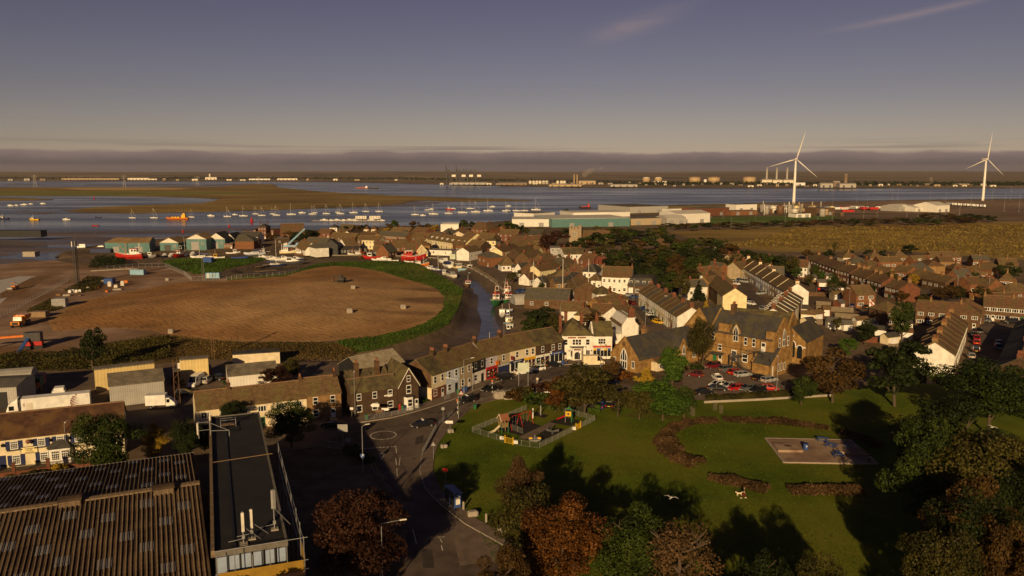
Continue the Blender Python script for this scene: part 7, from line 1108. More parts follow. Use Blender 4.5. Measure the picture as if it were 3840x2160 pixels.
row_posts('quay_fence','line of timber posts along the curved quay edge',[(1640,966),(1700,984),(1770,1003),(1830,1036),(1870,1066)],3.0,1.1,'old_wood',0,.12,((.9,.05),));row_posts('quay_piles','vertical timber piles of the boatyard quay wall',[(370,962),(470,958),(560,953)],1.2,1.6,'bark',-2.2,.3,())
w=obj('quay_wall',None);bpy.data.objects.remove(w)
def wall_line(name,label,line,z0,z1,th,m,cat='wall',z=.0):
 P=[G(u,v,z)for u,v in line];t=thing(name,label,cat,tuple(P[0]),0)
 for a,b in zip(P,P[1:]):
  d=b-a;obj('panel',MB().box(0,d.length,-th/2,th/2,z0,z1).mesh('wl',m),t,tuple(a-P[0]),math.atan2(d.y,d.x))
 return t
wall_line('quay_wall','pale weathered quay wall round the head of the harbour',[(1240,957),(1400,957),(1550,961),(1640,968),(1700,986),(1770,1005),(1830,1040),(1870,1070),(1905,1100)],-2.6,.15,.5,'concrete')
GW=[('brick_red',[(1705,948),(1780,962),(1830,975)],'red brick garden wall along the quay road, left part'),('brick_red',[(1830,975),(1900,1000)],'red brick garden wall along the quay road, right part'),('brick_red',[(2955,1022),(3045,1024)],'red brick garden wall behind the second street, upper'),('brick_red',[(2965,1042),(3050,1044)],'red brick garden wall behind the second street, lower'),('old_wood',[(3060,1165),(3200,1172)],'tall timber garden fence by the detached brick house'),('old_wood',[(3055,1215),(3210,1225)],'long grey timber fence behind the school'),('old_wood',[(3300,1255),(3400,1262)],'timber fence in the gardens right of the flagpole'),('concrete',[(2640,1512),(2850,1502),(3115,1486),(3130,1470)],'low pale kerb wall between the hedge and the park'),('green',[(2090,985),(2112,1003)],'bright green hoarding beside the old town street'),('render_white',[(2405,1262),(2440,1280)],'low white wall at the terrace street corner'),('concrete',[(340,1018),(480,1010),(520,1012)],'low pale wall across the building site'),('brick_red',[(3225,1280),(3290,1288)],'red painted fence panel in shaded gardens')]
for m,ln,lb in GW:wall_line('garden_wall' if 'brick' in m else 'fence',lb,ln,-.1,1.8 if 'low' not in lb else.5,.2,m,'fence' if 'fence' in lb or 'hoarding' in lb else 'wall')
# site fences
def mesh_fence(line,label,step=3.0,h=1.9):
 P=[G(u,v)for u,v in line];t=thing('site_fence',label,'fence',tuple(P[0]),0)
 pm=cached('heras',lambda:(lambda mb:[mb.tube((0,0,0),(0,0,h),.035,n=5),mb.tube((3,0,0),(3,0,h),.035,n=5),mb.tube((0,0,h),(3,0,h),.035,n=5),mb.tube((0,0,.15),(3,0,.15),.035,n=5)]and[mb.tube((k*.3,0,.15),(k*.3,0,h),.006,n=3)for k in range(1,10)]and mb)(MB()).mesh('heras','steel'));bl=cached('hblk',lambda:MB().box(-.3,.3,-.15,.15,0,.15).mesh('hblk','concrete'))
 for a,b in zip(P,P[1:]):
  d=b-a;n=max(1,round(d.length/3.05));an=math.atan2(d.y,d.x)
  for i in range(n):q=tuple(a+d*(i/n)-P[0]);obj('fence_panel',pm,t,q,an,(d.length/n/3.05,1,1));obj('foot',bl,t,q,an+1.57)
mesh_fence([(380,1012),(520,1002),(620,1000),(690,1030),(720,1053),(850,1050),(905,1043)],'galvanised mesh site fence above the bare field, left stretch');mesh_fence([(905,1043),(1000,1038),(1070,1030),(1120,1018)],'galvanised mesh site fence above the bare field, right stretch');mesh_fence([(-100,1240),(60,1160),(200,1085),(260,1050)],'galvanised mesh fence along the stony track')
def guard(line,label):
 P=[G(u,v,.13)for u,v in line];t=thing('guard_rail',label,'railing',tuple(P[0]),0)
 def pan():
  mb=MB();mb.tube((0,0,0),(0,0,1.05),.04,n=5).tube((0,0,1.05),(2,0,1.05),.035,n=5).tube((0,0,.2),(2,0,.2),.025,n=5)
  for k in range(1,14):mb.tube((k/7,0,.2),(k/7,0,1.05),.012,n=3)
  return mb.mesh('gpan','steel')
 pm=cached('gpan',pan)
 for a,b in zip(P,P[1:]):
  d=b-a;n=max(1,round(d.length/2));an=math.atan2(d.y,d.x)
  for i in range(n):obj('rail_panel',pm,t,tuple(a+d*(i/n)-P[0]),an,(d.length/n/2,1,1))
guard([(1370,1578),(1469,1562),(1545,1543),(1577,1533)],'grey pedestrian guard rail on the corner by the dark brick house');guard([(1585,1702),(1636,1605),(1698,1552)],'grey pedestrian guard rail beside the park pavement');guard([(1200,1668),(1300,1688),(1360,1705)],'grey guard rail at the shaded roundabout entry');guard([(1668,1503),(1690,1494)],'short guard rail outside the pale blue house')
# = street furniture
def lamp(u,v,h,arm,az,label,m='steel',z=.13,name='street_lamp'):
 P=G(u,v,z);t=thing(name,label,'street lamp',tuple(P),R(az));obj('column',MB().tube((0,0,0),(0,0,1.2),.11,.1,8).tube((0,0,1.2),(0,0,h),.075,.05,8).mesh('lc',m),t);obj('arm',MB().tube((0,0,h-.05),(arm,0,h+.25),.04,n=6).mesh('la',m),t);obj('lantern',MB().loft([[(arm-.1,-.12,h+.2),(arm-.1,.12,h+.2),(arm-.1,.1,h+.32),(arm-.1,-.1,h+.32)],[(arm+.7,-.15,h+.26),(arm+.7,.15,h+.26),(arm+.7,.1,h+.36),(arm+.7,-.1,h+.36)]]).mesh('ll','off_white'),t);return t
LP=[(1437,2250,9.5,2.2,10,'tall grey street lamp rising at the bottom of the picture'),(1362,1772,8.0,.6,20,'grey street lamp with blue arrow sign at the roundabout'),(1719,1567,8.0,2.0,165,'street lamp on the pavement by the guard rail'),(1740,1480,8.0,1.8,25,'street lamp in front of the pale terraced houses'),(2251,1400,8.0,.5,90,'grey street lamp standing before the pub'),(2912,1470,8,.3,90,'white topped lamp post in the school car park'),(1112,1560,6.5,.4,90,'short lamp post before the low cream house'),(1332,1560,9,.2,90,'tall timber pole before the dark brick corner house'),(2377,1130,8,.4,90,'lamp post at the head of terrace street'),(2515,1195,7.5,1.6,170,'street lamp beside the terrace street house fronts'),(2420,1230,7.5,.5,90,'lamp post at the yellow car end of terrace street'),(3184,1160,7.5,.6,160,'lamp post beside the detached brick house'),(2660,1000,9,.9,20,'street lamp before the tree belt, left of two'),(2676,1002,10,.3,20,'tall lamp before the tree belt, right of two'),(3588,1112,8,.3,90,'lamp post on the estate road'),(3706,1115,8,.3,90,'timber pole at the right of the estate'),(2056,965,8,.8,180,'street lamp left of the grey shop'),(252,1727,6.5,.3,90,'white capped lamp post before the hotel bay window'),(1890,1330,8.5,.2,90,'pale mast by the creek behind the shops'),(2170,1400,7.5,.3,90,'timber pole at the forecourt corner'),(1772,1500,7,.3,90,'timber pole beside the waiting black car'),(760,1052,11,.2,90,'thin pole pair member above the site cabin, left'),(766,1053,11,.2,90,'thin pole pair member above the site cabin, right')]
for a in LP:lamp(*a)
def lattice(u,v,vt,label,w=.7,m='brown',head=False):
 P=G(u,v);h=zat(u,vt,P.y);t=thing('lattice_mast',label,'mast',tuple(P),R(25));mb=MB()
 for a,b in((-1,-1),(1,-1),(1,1),(-1,1)):mb.tube((a*w,b*w,0),(a*w*.75,b*w*.75,h),.06 if v>1100 else.16,n=4)
 n=int(h/1.4)
 for k in range(n):
  z0,z1=h*k/n,h*(k+1)/n;q=w*(1-.25*k/n);s=1 if k%2 else-1
  mb.tube((-q*s,-q,z0),(q*s,-q,z1),.04,n=3).tube((-q,-q*s,z0),(-q,q*s,z1),.04,n=3)
 obj('lattice',mb.mesh('lat',m),t)
 if head:
  for a in(0,2.1,4.2):obj('aerial',MB().bc(.7,0,h-1.2,.25,.4,2.4).mesh('ae','off_white'),t,(0,0,0),a)
lattice(668,1545,1347,'rusty lattice mast standing in the yard',.55);lattice(800,1345,1195,'thin rusty lattice mast in front of the bare field',.35);lattice(285,1068,905,'tall mobile phone mast on the building site',.5,'dark_grey',True);lattice(296,1066,888,'slimmer dark mast behind the phone mast',.3,'dark_grey')
def disc_sign(u,v,h,m,label,shape='disc',z=.13,sz=.35,text=None,az=0):
 P=G(u,v,z);t=thing('road_sign',label,'road sign',tuple(P),R(az));obj('post',MB().tube((0,0,0),(0,0,h),.04,n=6).mesh('sp','steel'),t)
 if shape=='disc':pts=[(sz*math.cos(i*.5236),h-.1+sz*math.sin(i*.5236))for i in range(12)]
 elif shape=='tri':pts=[(-sz*1.2,h-sz),(sz*1.2,h-sz),(0,h+sz*1.1)]
 elif shape=='arrow':pts=[(-sz*1.8,h-sz*.7),(sz*1.4,h-sz*.7),(sz*1.4,h+sz*.7),(-sz*1.8,h+sz*.7),(-sz*2.6,h)]
 elif shape=='arrow_r':pts=[(-sz*1.4,h-sz*.7),(sz*1.8,h-sz*.7),(sz*2.6,h),(sz*1.8,h+sz*.7),(-sz*1.4,h+sz*.7)]
 else:pts=[(-sz*1.3,h-sz),(sz*1.3,h-sz),(sz*1.3,h+sz),(-sz*1.3,h+sz)]
 pl=obj('plate',MB().exty(pts,-.09,-.05).mesh('spl',m),t)
 if shape=='tri' and m=='red':obj('sign_face',MB().exty([(x*.7,h+(y-h)*.7-.02)for x,y in pts],-.1,-.091).mesh('sf','white'),pl);obj('roundabout_symbol',MB().exty([(.14*math.cos(i*.7),h+.14*math.sin(i*.7)-.08)for i in range(9)],-.106,-.1005).mesh('sy','black'),pl)
 if m=='blue' and shape=='disc':obj('arrow_symbol',MB().exty([(-.2,h-.3),(-.1,h-.35),(.12,h-.0),(.2,h-.08),(.22,h+.18),(-.02,h+.1),(.04,h+.03)],-.1,-.091).mesh('as','white'),pl)
 return t
disc_sign(1427,2185,1.7,'red','red triangular roundabout warning sign below the tall lamp','tri',.13,.4);disc_sign(1361,1775,3.2,'blue','round blue arrow sign on the roundabout lamp post','disc',.13,.38);disc_sign(1662,1585,3.0,'grey','back of a round road sign near the taxi','disc');disc_sign(1626,1722,2.8,'grey','back of a triangular road sign on the park pavement','tri');disc_sign(1730,1545,4.2,'red','red triangular warning sign beside the striped pole','tri',.13,.45)
disc_sign(1412,1566,2.6,'white','white and green direction sign pointing left at corner','arrow',.13,.45);disc_sign(1425,1568,1.5,'brown','brown tourist direction sign pointing left at the corner','arrow',.13,.4);disc_sign(1442,1563,1.6,'white','white direction sign pointing right at the corner','arrow_r',.13,.4);disc_sign(1688,1628,2.4,'white','white arrow sign beside the park guard rail','arrow',.13,.4);disc_sign(1287,1672,3.4,'grey','tall grey backed direction sign in the shade','rect',.13,.7);disc_sign(1306,1690,2,'grey','small grey backed sign by the shaded rail','rect',.13,.4);disc_sign(1670,1830,3,'red','red and white bus stop flag by the shelter','rect',.13,.3);disc_sign(1320,1575,2.4,'white','white street name sign before the corner house','rect',.13,.25)
def big_sign():
 P=G(1963,1446);t=thing('map_sign','large pale blank-backed town sign on two posts beside the road','sign',(P.x,P.y,0),R(6));obj('board',MB().box(-1.35,1.35,-.06,.06,3.3,5.5).mesh('ms','render_mint'),t)
 for s in(-1.1,1.1):obj('post',MB().tube((s,.12,0),(s,.12,5.4),.07).mesh('mp','steel'),t)
 for z in(3.7,5.0):obj('brace',MB().box(-1.2,1.2,.06,.1,z,z+.06).mesh('mb','steel'),t)
big_sign()
def beacon(u,v,label):
 P=G(u,v,.13);t=thing('belisha_beacon',label,'beacon',tuple(P));obj('globe',MB().lathe([(.05,3.1),(.2,3.2),(.25,3.38),(.18,3.55),(.04,3.6)],10).mesh('bg','orange',True),t)
 for k in range(6):obj('band',MB().tube((0,0,k*.52),(0,0,k*.52+.52),.06,n=8).mesh('bb','white' if k%2 else 'black'),t)
beacon(1846,1482,'striped crossing beacon with orange globe in front of black car');beacon(1716,1560,'striped crossing beacon by the park guard rail')
def postbox():
 t=thing('pillar_box','red pillar post box beside the corner house bay window','post box',tuple(G(1500,1541,.13)));obj('body',MB().lathe([(.24,0),(.24,1.25),(.21,1.3)],12).mesh('pb','red',True),t);obj('cap',MB().lathe([(.29,1.3),(.28,1.38),(.12,1.5),(.02,1.52)],12).mesh('pc','red',True),t);obj('plinth',MB().lathe([(.28,0),(.28,.12)],12).mesh('pp','black'),t);obj('slot',MB().box(-.12,.12,-.26,-.2,1.12,1.17).mesh('ps','black'),t)
postbox()
def shelter():
 P=G(1697,1893,.13);t=thing('bus_shelter','blue bus shelter with glazed sides on the park pavement','bus shelter',tuple(P),R(118));obj('roof',MB().extx([(-.9,2.35),(.6,2.5),(.6,2.58),(-.9,2.43)],-1.9,1.9).mesh('br','blue'),t)
 for x in(-1.75,0,1.75):obj('post',MB().box(x-.04,x+.04,.42,.5,0,2.4).mesh('bp','blue'),t)
 for x in(-.88,.88):obj('back_panel',MB().box(x-.8,x+.8,.44,.47,.3,2.1).mesh('bk','window_glass'),t)
 obj('side_panel',MB().box(-1.78,-1.74,-.6,.42,.25,2.2).mesh('bs','blue'),t);obj('bench',MB().box(-1.4,1.4,.05,.38,.42,.48).mesh('bb','navy'),t);obj('poster',MB().box(-1.80,-1.785,-.45,.25,.7,1.9).mesh('bpo','white'),t)
shelter()
for u,v,s,lb in((1773,1935,(1.6,1.0,.8),'pale stone block on the verge right of the bus shelter'),(1885,1990,(1.5,1,.7),'stone block in shade at the verge end'),(1738,1912,(.3,.25,1.3),'upright stone post beside the bus shelter'),(1823,1958,(.3,.25,1.3),'upright stone post beside the timber pole'),(1665,1678,(1.3,.9,.6),'stone block on the verge near the triangular sign'),(1690,1622,(1.2,.9,.7),'stone block under the white arrow sign'),(1875,1492,(3.2,2,1.6),'large rough boulder pair member by the shrub bed, left'),(1905,1494,(2.6,2,1.7),'large rough boulder pair member by the shrub bed, right'),(1325,1100,(1.8,1.6,1.5),'pale concrete ring on the bare field below the digger'),(1312,1190,(2,1.8,1.6),'pale concrete ring on the lower middle of bare field'),(1512,1163,(2,1.8,1.6),'pale concrete ring on the right of the bare field'),(640,1250,(1.6,1.5,1.4),'pale concrete ring at the lower left of bare field'),(627,1052,(1.6,1.4,1.2),'pale concrete block near the blue skip')):block(u,v,s,'concrete',lb)
for k,(u,v)in enumerate(((262,1098),(274,1096),(287,1097),(300,1096))):block(u,v,(1.2,1.2,1.2),'white',ORD[k]+' from left of the white bulk bags on the site','bulk_bag','bag')
for k,(u,v,m)in enumerate(((412,1074,'steel'),(435,1078,'steel'),(460,1072,'steel'))):block(u,v,(1.6,1.6,2.2 if k!=1 else 1.2),'off_white',ORD[k]+' of the silver wrapped bales beside the blue cabin','wrapped_bale','bale')
for u,v,m,lb in((1518,1538,'navy','blue wheelie bin beside the corner house door'),(1508,1539,'green','green wheelie bin beside the corner house bay'),(1717,1478,'green','green wheelie bin outside the pale blue house'),(1738,1470,'blue','blue wheelie bin left of a pair outside terrace'),(1748,1467,'blue','blue wheelie bin right of a pair outside terrace'),(2110,1368,'blue','blue commercial bin at the end of shop terrace'),(2255,1402,'blue','blue litter bin at the foot of the lamp by the pub'),(1780,1535,'green','dark green litter bin on the park corner'),(2545,1208,'green','green wheelie bin on the terrace street'),(1374,1574,'green','green wheelie bin before the corner house wall')):
 P=G(u,v,.13 if v>1360 else 0);t=thing('wheelie_bin',lb,'bin',tuple(P),R(15));obj('body',cached('binb',lambda:MB().loft([[(-.24,-.28,.08),(.24,-.28,.08),(.24,.28,.08),(-.24,.28,.08)],[(-.3,-.36,1.0),(.3,-.36,1.0),(.3,.36,1.0),(-.3,.36,1.0)]]).mesh('binb','blue')),t,over=m);obj('lid',cached('binl',lambda:MB().box(-.32,.32,-.4,.38,1.0,1.1).mesh('binl','blue')),t,over=m)
 for s in(-1,1):obj('wheel',WHEEL,t,(s*.26,.3,.1),R(90),.32)
lg=[]
for u,v,h in((2712,822,9),(2832,824,9),(2944,826,9),(3066,833,9),(3120,829,9),(3238,823,9),(3288,820,9),(3400,814,9),(3442,812,9),(2520,838,9),(2664,852,9),(2740,858,9),(3544,806,9),(3598,806,9)):lg.append(lamp(u,v,h,.3,0,'',z=0,name='lighting_column'))
for u,v in((3122,776),(3212,762),(3252,763),(3345,757),(3365,758),(3488,755),(3545,757),(3640,780),(3720,756),(3765,793),(3790,752),(3820,795)):lg.append(lamp(u,v,22,.5,0,'',z=0,name='lighting_column'))
number(lg,'thin lighting column beyond the marsh, {o} from the left')
row_posts('marsh_fence','long line of fence posts between the marsh and the scrub belt',[(2420,862),(2660,848),(2900,842),(3200,832),(3440,822),(3600,818)],4.5,2.0,'old_wood',0,.1)
ct2=[]
# = playground
fence_c=paint('fence_green',(.26,.27,.24),.6,metal=.3)
PG=[(1771,1623),(1976,1516),None,(2116,1538),(2231,1560),(2231,1578),(2024,1678),(2018,1682),(1771,1623)]
def bow_fence(line,label):
 P=[G(u,v,.02)for u,v in line];t=thing('playground_fence',label,'fence',tuple(P[0]),0)
 def pan():
  mb=MB();mb.tube((0,0,1.08),(2,0,1.08),.02,n=4).tube((0,0,.12),(2,0,.12),.02,n=4)
  for k in range(1,20):mb.tube((k/10,0,.1),(k/10,0,1.14),.009,n=3)
  return mb.mesh('bpan','fence_green')
 pm=cached('bpan',pan);ps=cached('bpost',lambda:MB().box(-.035,.035,-.035,.035,-.1,1.2).mesh('bpost','fence_green'))
 for a,b in zip(P,P[1:]):
  d=b-a;n=max(1,round(d.length/2));an=math.atan2(d.y,d.x)
  for i in range(n):q=tuple(a+d*(i/n)-P[0]);obj('bar_panel',pm,t,q,an,(d.length/n/2,1,1));obj('post',ps,t,q,an)
bow_fence([(1771,1621),(1976,1537)],'green bar fence on the far left side of the playground');bow_fence([(1771,1621),(1894,1660)],'green bar fence left of the near yellow gate');bow_fence([(1924,1668),(2019,1682)],'green bar fence right of the near yellow gate to corner');bow_fence([(2023,1681),(2160,1614)],'green bar fence on the near right side of playground');bow_fence([(2177,1605),(2231,1578),(2112,1546)],'green bar fence round the far right playground corner');bow_fence([(1920,1612),(1962,1628)],'short inner bar fence beside the wooden play tower')
for(a,b,lb)in(((1894,1660),(1924,1668),'yellow playground gate on the near left side'),((2160,1614),(2177,1605),'yellow playground gate on the near right side')):
 A,B=G(*a,.02),G(*b,.02);d=B-A;L_=d.length;t=thing('playground_gate',lb,'gate',tuple(A),math.atan2(d.y,d.x))
 for x in(0,L_):obj('post',MB().box(x-.07,x+.07,-.07,.07,-.05,1.45).mesh('gp','yellow'),t)
 for k in range(9):obj('bar',MB().tube((.12+k*(L_-.24)/8,0,.1),(.12+k*(L_-.24)/8,0,1.1),.022,n=5).mesh('gbar','yellow'),t)
 for z in(.12,1.1):obj('rail',MB().tube((.07,0,z),(L_-.07,0,z),.035,n=5).mesh('gr','yellow'),t)
for u,v,lb in((1882,1642,'white notice on the fence left of the near gate'),(1934,1658,'white notice on the fence right of the near gate'),(2152,1606,'white notice beside the right yellow gate')):
 P=G(u,v,.7);tag(obj('notice',MB().box(-.4,.4,-.03,.01,-.3,.3,0).box(-.3,.3,-.04,-.03,.05,.1,1).box(-.3,.2,-.04,-.03,-.12,-.08,1).mesh('notice',['white','grey']),None,tuple(P),R(-15)),lb,'sign')
paint('rubber',(.022,.017,.017),.95)
for pts in([(1880,1585),(1935,1560),(2032,1598),(1952,1634),(1862,1608)],[(2058,1583),(2105,1563),(2180,1578),(2140,1598)],[(2020,1633),(2035,1610),(2090,1604),(2120,1610),(2035,1660),(1975,1650),(1955,1640)],[(1985,1552),(2012,1545),(2058,1558),(2040,1568)]):sheet('safety_surface',pts,.034,'rubber')
sheet('playground_path',[(1945,1640),(2060,1583),(2090,1590),(1970,1650)],.042,'paving')
def play():
 P=G(1888,1622);t=thing('play_tower','wooden play tower with brown pitched roof and cream slide','play tower',(P.x,P.y,.04),R(25))
 for x in(-.7,.7):
  for y in(-.7,.7):obj('post',MB().box(x-.06,x+.06,y-.06,y+.06,0,2.7).mesh('pp','green' if y<0 else 'wood'),t)
 obj('deck',MB().box(-.75,.75,-.75,.75,1.2,1.3).mesh('pd','wood'),t);obj('roof',MB().extx([(-1.0,2.6),(0,3.6),(1.0,2.6),(1.0,2.7),(0,3.72),(-1.0,2.7)],-.9,.9).mesh('pr','terracotta'),t);obj('barge',MB().extx([(-1.05,2.5),(0,3.6),(1.05,2.5),(1.05,2.75),(0,3.85),(-1.05,2.75)],-.97,-.9).mesh('pbg','render_cream'),t)
 for s in(-1,1):obj('side_panel',MB().box(-.7,.7,s*.72-.03,s*.72+.03,1.3,2.1).mesh('psp','wood'),t)
 obj('slide',MB().loft([[(-.75,-.25,1.3),(-.75,.25,1.3),(-.75,.3,1.5),(-.75,.2,1.4),(-.75,-.2,1.4),(-.75,-.3,1.5)],[(-1.9,-.25,.45),(-1.9,.25,.45),(-1.9,.3,.65),(-1.9,.2,.55),(-1.9,-.2,.55),(-1.9,-.3,.65)],[(-2.8,-.25,.25),(-2.8,.25,.25),(-2.8,.3,.45),(-2.8,.2,.35),(-2.8,-.2,.35),(-2.8,-.3,.45)]]).mesh('psl','render_cream'),t);obj('slide_leg',MB().tube((-2.4,0,0),(-2.4,0,.35),.05).mesh('pll','green'),t)
 A,B=G(1908,1612),G(1988,1586);d=B-A;L_=d.length;t=thing('swing_frame','red A-frame swing set in the playground','swing',(A.x,A.y,.04),math.atan2(d.y,d.x));obj('top_bar',MB().tube((0,0,2.5),(L_,0,2.5),.06).mesh('st','red'),t)
 for x in(0,L_/2,L_):
  for s in(-1,1):obj('leg',MB().tube((x,s*.9,0),(x,0,2.5),.05).mesh('sl','red'),t)
 for x in(L_*.15,L_*.35,L_*.65,L_*.85):q=obj('seat',MB().box(x-.22,x+.22,-.1,.1,.5,.55).mesh('ss','black'),t);obj('chain',MB().tube((x-.2,0,.55),(x-.2,0,2.5),.012,n=3).mesh('sc','steel'),q);obj('chain',MB().tube((x+.2,0,.55),(x+.2,0,2.5),.012,n=3).mesh('sc','steel'),q)
 P=G(2132,1582);t=thing('play_unit','colourful climbing frame with yellow panel and red slide','climbing frame',(P.x,P.y,.04),R(-10))
 for x in(-.6,.6):
  for y in(-.6,.6):obj('post',MB().tube((x,y,0),(x,y,2.7),.06).mesh('up','steel' if x<0 else 'green'),t)
 obj('deck',MB().box(-.6,.6,-.6,.6,1.1,1.18).mesh('ud','dark_grey'),t);q=obj('front_panel',MB().box(-.55,.55,-.66,-.6,1.3,2.3).mesh('uf','yellow'),t);obj('bubble_window',MB().exty([(.25*math.cos(i*.5236),1.8+.25*math.sin(i*.5236))for i in range(12)],-.7,-.661).mesh('ub','brown'),q);obj('side_panel',MB().box(.6,.66,-.5,.5,1.3,2.4).mesh('us','sky_blue'),t)
 obj('slide',MB().loft([[(-.6,-.25,1.15),(-.6,.25,1.15),(-.6,.3,1.4),(-.6,-.3,1.4)],[(-2.4,-.25,.3),(-2.4,.25,.3),(-2.4,.3,.5),(-2.4,-.3,.5)]]).mesh('usl','red'),t);obj('ladder',MB().tube((.7,-.3,0),(.7,-.3,2),.04).tube((.9,.3,0),(.7,.3,2),.04).tube((.8,-.3,.6),(.8,.3,.6),.03).tube((.8,-.3,1.0),(.8,.3,1.0),.03).mesh('ul','green'),t);obj('roof_finial',MB().exty([(-.5,2.4),(.5,2.4),(0,3.1)],.4,.45).mesh('ur','green'),t)
 P=G(2006,1655);t=thing('roundabout_ride','grey green spinning dish ride with yellow seats','playground ride',(P.x,P.y,.04));obj('dish',MB().lathe([(.3,.05),(1.1,.25),(1.3,.5),(1.2,.55),(.5,.4)],16).mesh('rd','grey',True),t);obj('centre_post',MB().tube((0,0,.3),(0,0,1.3),.07).mesh('rp','steel'),t)
 for s in(-1,1):obj('seat',MB().box(s*.8-.3,s*.8+.3,-.2,.2,.5,.75).mesh('rs','yellow'),t)
 P=G(2072,1628);t=thing('spring_rocker','dark spring rocker with curled ends','playground ride',(P.x,P.y,.04),R(-10));obj('spring',MB().lathe([(.25,0),(.25,.5)],8).mesh('rk','dark_grey'),t);obj('body',MB().loft([[(-1.2,-.15,.6),(-1.2,.15,.6),(-1.3,.1,1.2),(-1.3,-.1,1.2)],[(0,-.2,.45),(0,.2,.45),(0,.2,.7),(0,-.2,.7)],[(1.2,-.15,.6),(1.2,.15,.6),(1.3,.1,1.1),(1.3,-.1,1.1)]]).mesh('rb','dark_grey'),t);obj('figure',MB().loft([[(-.5,-.06,.7),(-.1,-.06,.7),(-.1,.06,.7),(-.5,.06,.7)],[(-.4,-.06,1.7),(-.2,-.06,1.5),(-.2,.06,1.5),(-.4,.06,1.7)]]).mesh('rf','black'),t)
 for u,v,vt,lb in((1998,1568,1541,'white timber post by the far playground edge'),(2027,1557,1532,'grey timber post under the shrubs in playground')):P=G(u,v);tag(obj('post',MB().box(-.1,.1,-.1,.1,0,2.0).box(-.12,.12,-.12,.12,2.0,2.06).mesh('wp','white' if 'white' in lb else 'grey'),None,(P.x,P.y,.03),R(12)),lb,'post').name='timber_post'
play()
# = park terrace, people, dog, gulls
def terrace_slab():
 c=[G(*p,.3)for p in((2868,1642),(3190,1649),(3292,1738),(2938,1732))];t=thing('paved_terrace','raised concrete terrace in the park with two low platforms','terrace',(0,0,0))
 mat('slab',(.30,.20,.14),(.20,.13,.095),s=.4,rough=.95,detail=8,c3=(.34,.25,.18),s3=.2);obj('slab',MB().loft([[tuple((p-Vector((0,0,.35))))for p in c[::-1]],[tuple(p)for p in c[::-1]]][::1]).mesh('sl','slab'),t)
 e=0
 for i in range(4):a,b=c[i],c[(i+1)%4];d=(b-a);obj('edging',MB().box(0,d.length,-.12,.12,-.1,.04).mesh('ed','concrete'),t,tuple(a),math.atan2(d.y,d.x),None)
 for q in(((2898,1660),(2978,1660),(3012,1688),(2918,1687)),((3128,1664),(3215,1666),(3248,1695),(3152,1694))):
  P=[G(*p,.75)for p in q];b_=obj('platform',MB().loft([[tuple(p-Vector((0,0,.44)))for p in P[::-1]],[tuple(p)for p in P[::-1]]]).mesh('pf','slab'),t)
 P=G(2954,1671,.755);obj('paint_spot',MB().lathe([(.7,0),(.7,.004)],14).mesh('spot','brown'),t,tuple(P))
terrace_slab()
def barrel(u,v):
 P=G(u,v,.31);t=thing('waste_drum','blue drum litter bin on the park terrace','bin',tuple(P));obj('drum',MB().lathe([(.42,0),(.45,.3),(.42,.6),(.45,.9),(.42,1.15)],14).mesh('dr','blue',True),t);obj('rim',MB().lathe([(.46,1.15),(.46,1.22),(.36,1.22)],14).mesh('rm','navy'),t);obj('label_patch',MB().bc(0,-.44,.75,.2,.04,.25).mesh('lp','white'),t)
barrel(3021,1686)
def bench(u,v,rz,label):
 P=G(u,v,.31);t=thing('picnic_bench',label,'bench',tuple(P),R(rz))
 for k in range(4):obj('table_slat',MB().box(-1.0,1.0,-.4+k*.2,-.22+k*.2,.72,.77).mesh('ts','blue'),t)
 for s in(-1,1):obj('seat',MB().box(-1.0,1.0,s*.75-.13,s*.75+.13,.42,.47).mesh('se','blue'),t)
 for x in(-.75,.75):
  for s in(-1,1):obj('leg',MB().tube((x,s*.75,0),(x,s*.25,.72),.05,n=4).mesh('lg','navy'),t)
  obj('cross_beam',MB().box(x-.04,x+.04,-.85,.85,.36,.42).mesh('cb','navy'),t)
bench(3085,1655,-25,'dark blue picnic bench at the back of the park terrace');bench(3118,1678,-50,'dark blue picnic bench beside the right platform');bench(3142,1712,80,'dark blue picnic bench nearest the standing man');P=G(3176,1674,.755);tag(obj('step_stool',MB().box(-.25,.25,-.15,.15,.3,.36).box(-.25,-.19,-.15,.15,0,.3).box(.19,.25,-.15,.15,0,.3).mesh('stool','blue'),None,tuple(P),R(30)),'small blue stool on the right platform','stool')
def skinned(name,joints,edges,m,parent=None,loc=(0,0,0),rz=.0,root=0,sub=1,scale=None):
 me=bpy.data.meshes.new(name);me.from_pydata([j[:3]for j in joints],edges,[]);o=bpy.data.objects.new(name,me);col.objects.link(o)
 sk=o.modifiers.new('skin','SKIN');
 if not me.skin_vertices:bpy.context.view_layer.objects.active=o;me.skin_vertices.new()if hasattr(me.skin_vertices,'new')else None
 for i,j in enumerate(joints):
  r=j[3];me.skin_vertices[0].data[i].radius=(r,r)if not isinstance(r,tuple)else r
  me.skin_vertices[0].data[i].use_root=i==root
 ss=o.modifiers.new('sub','SUBSURF');ss.levels=ss.render_levels=sub
 dg=bpy.context.evaluated_depsgraph_get();m2=bpy.data.meshes.new_from_object(o.evaluated_get(dg));bpy.data.objects.remove(o)
 m2.materials.clear();m2.materials.append(M[m]);m2.polygons.foreach_set('use_smooth',[True]*len(m2.polygons));return obj(name,m2,parent,loc,rz,scale)
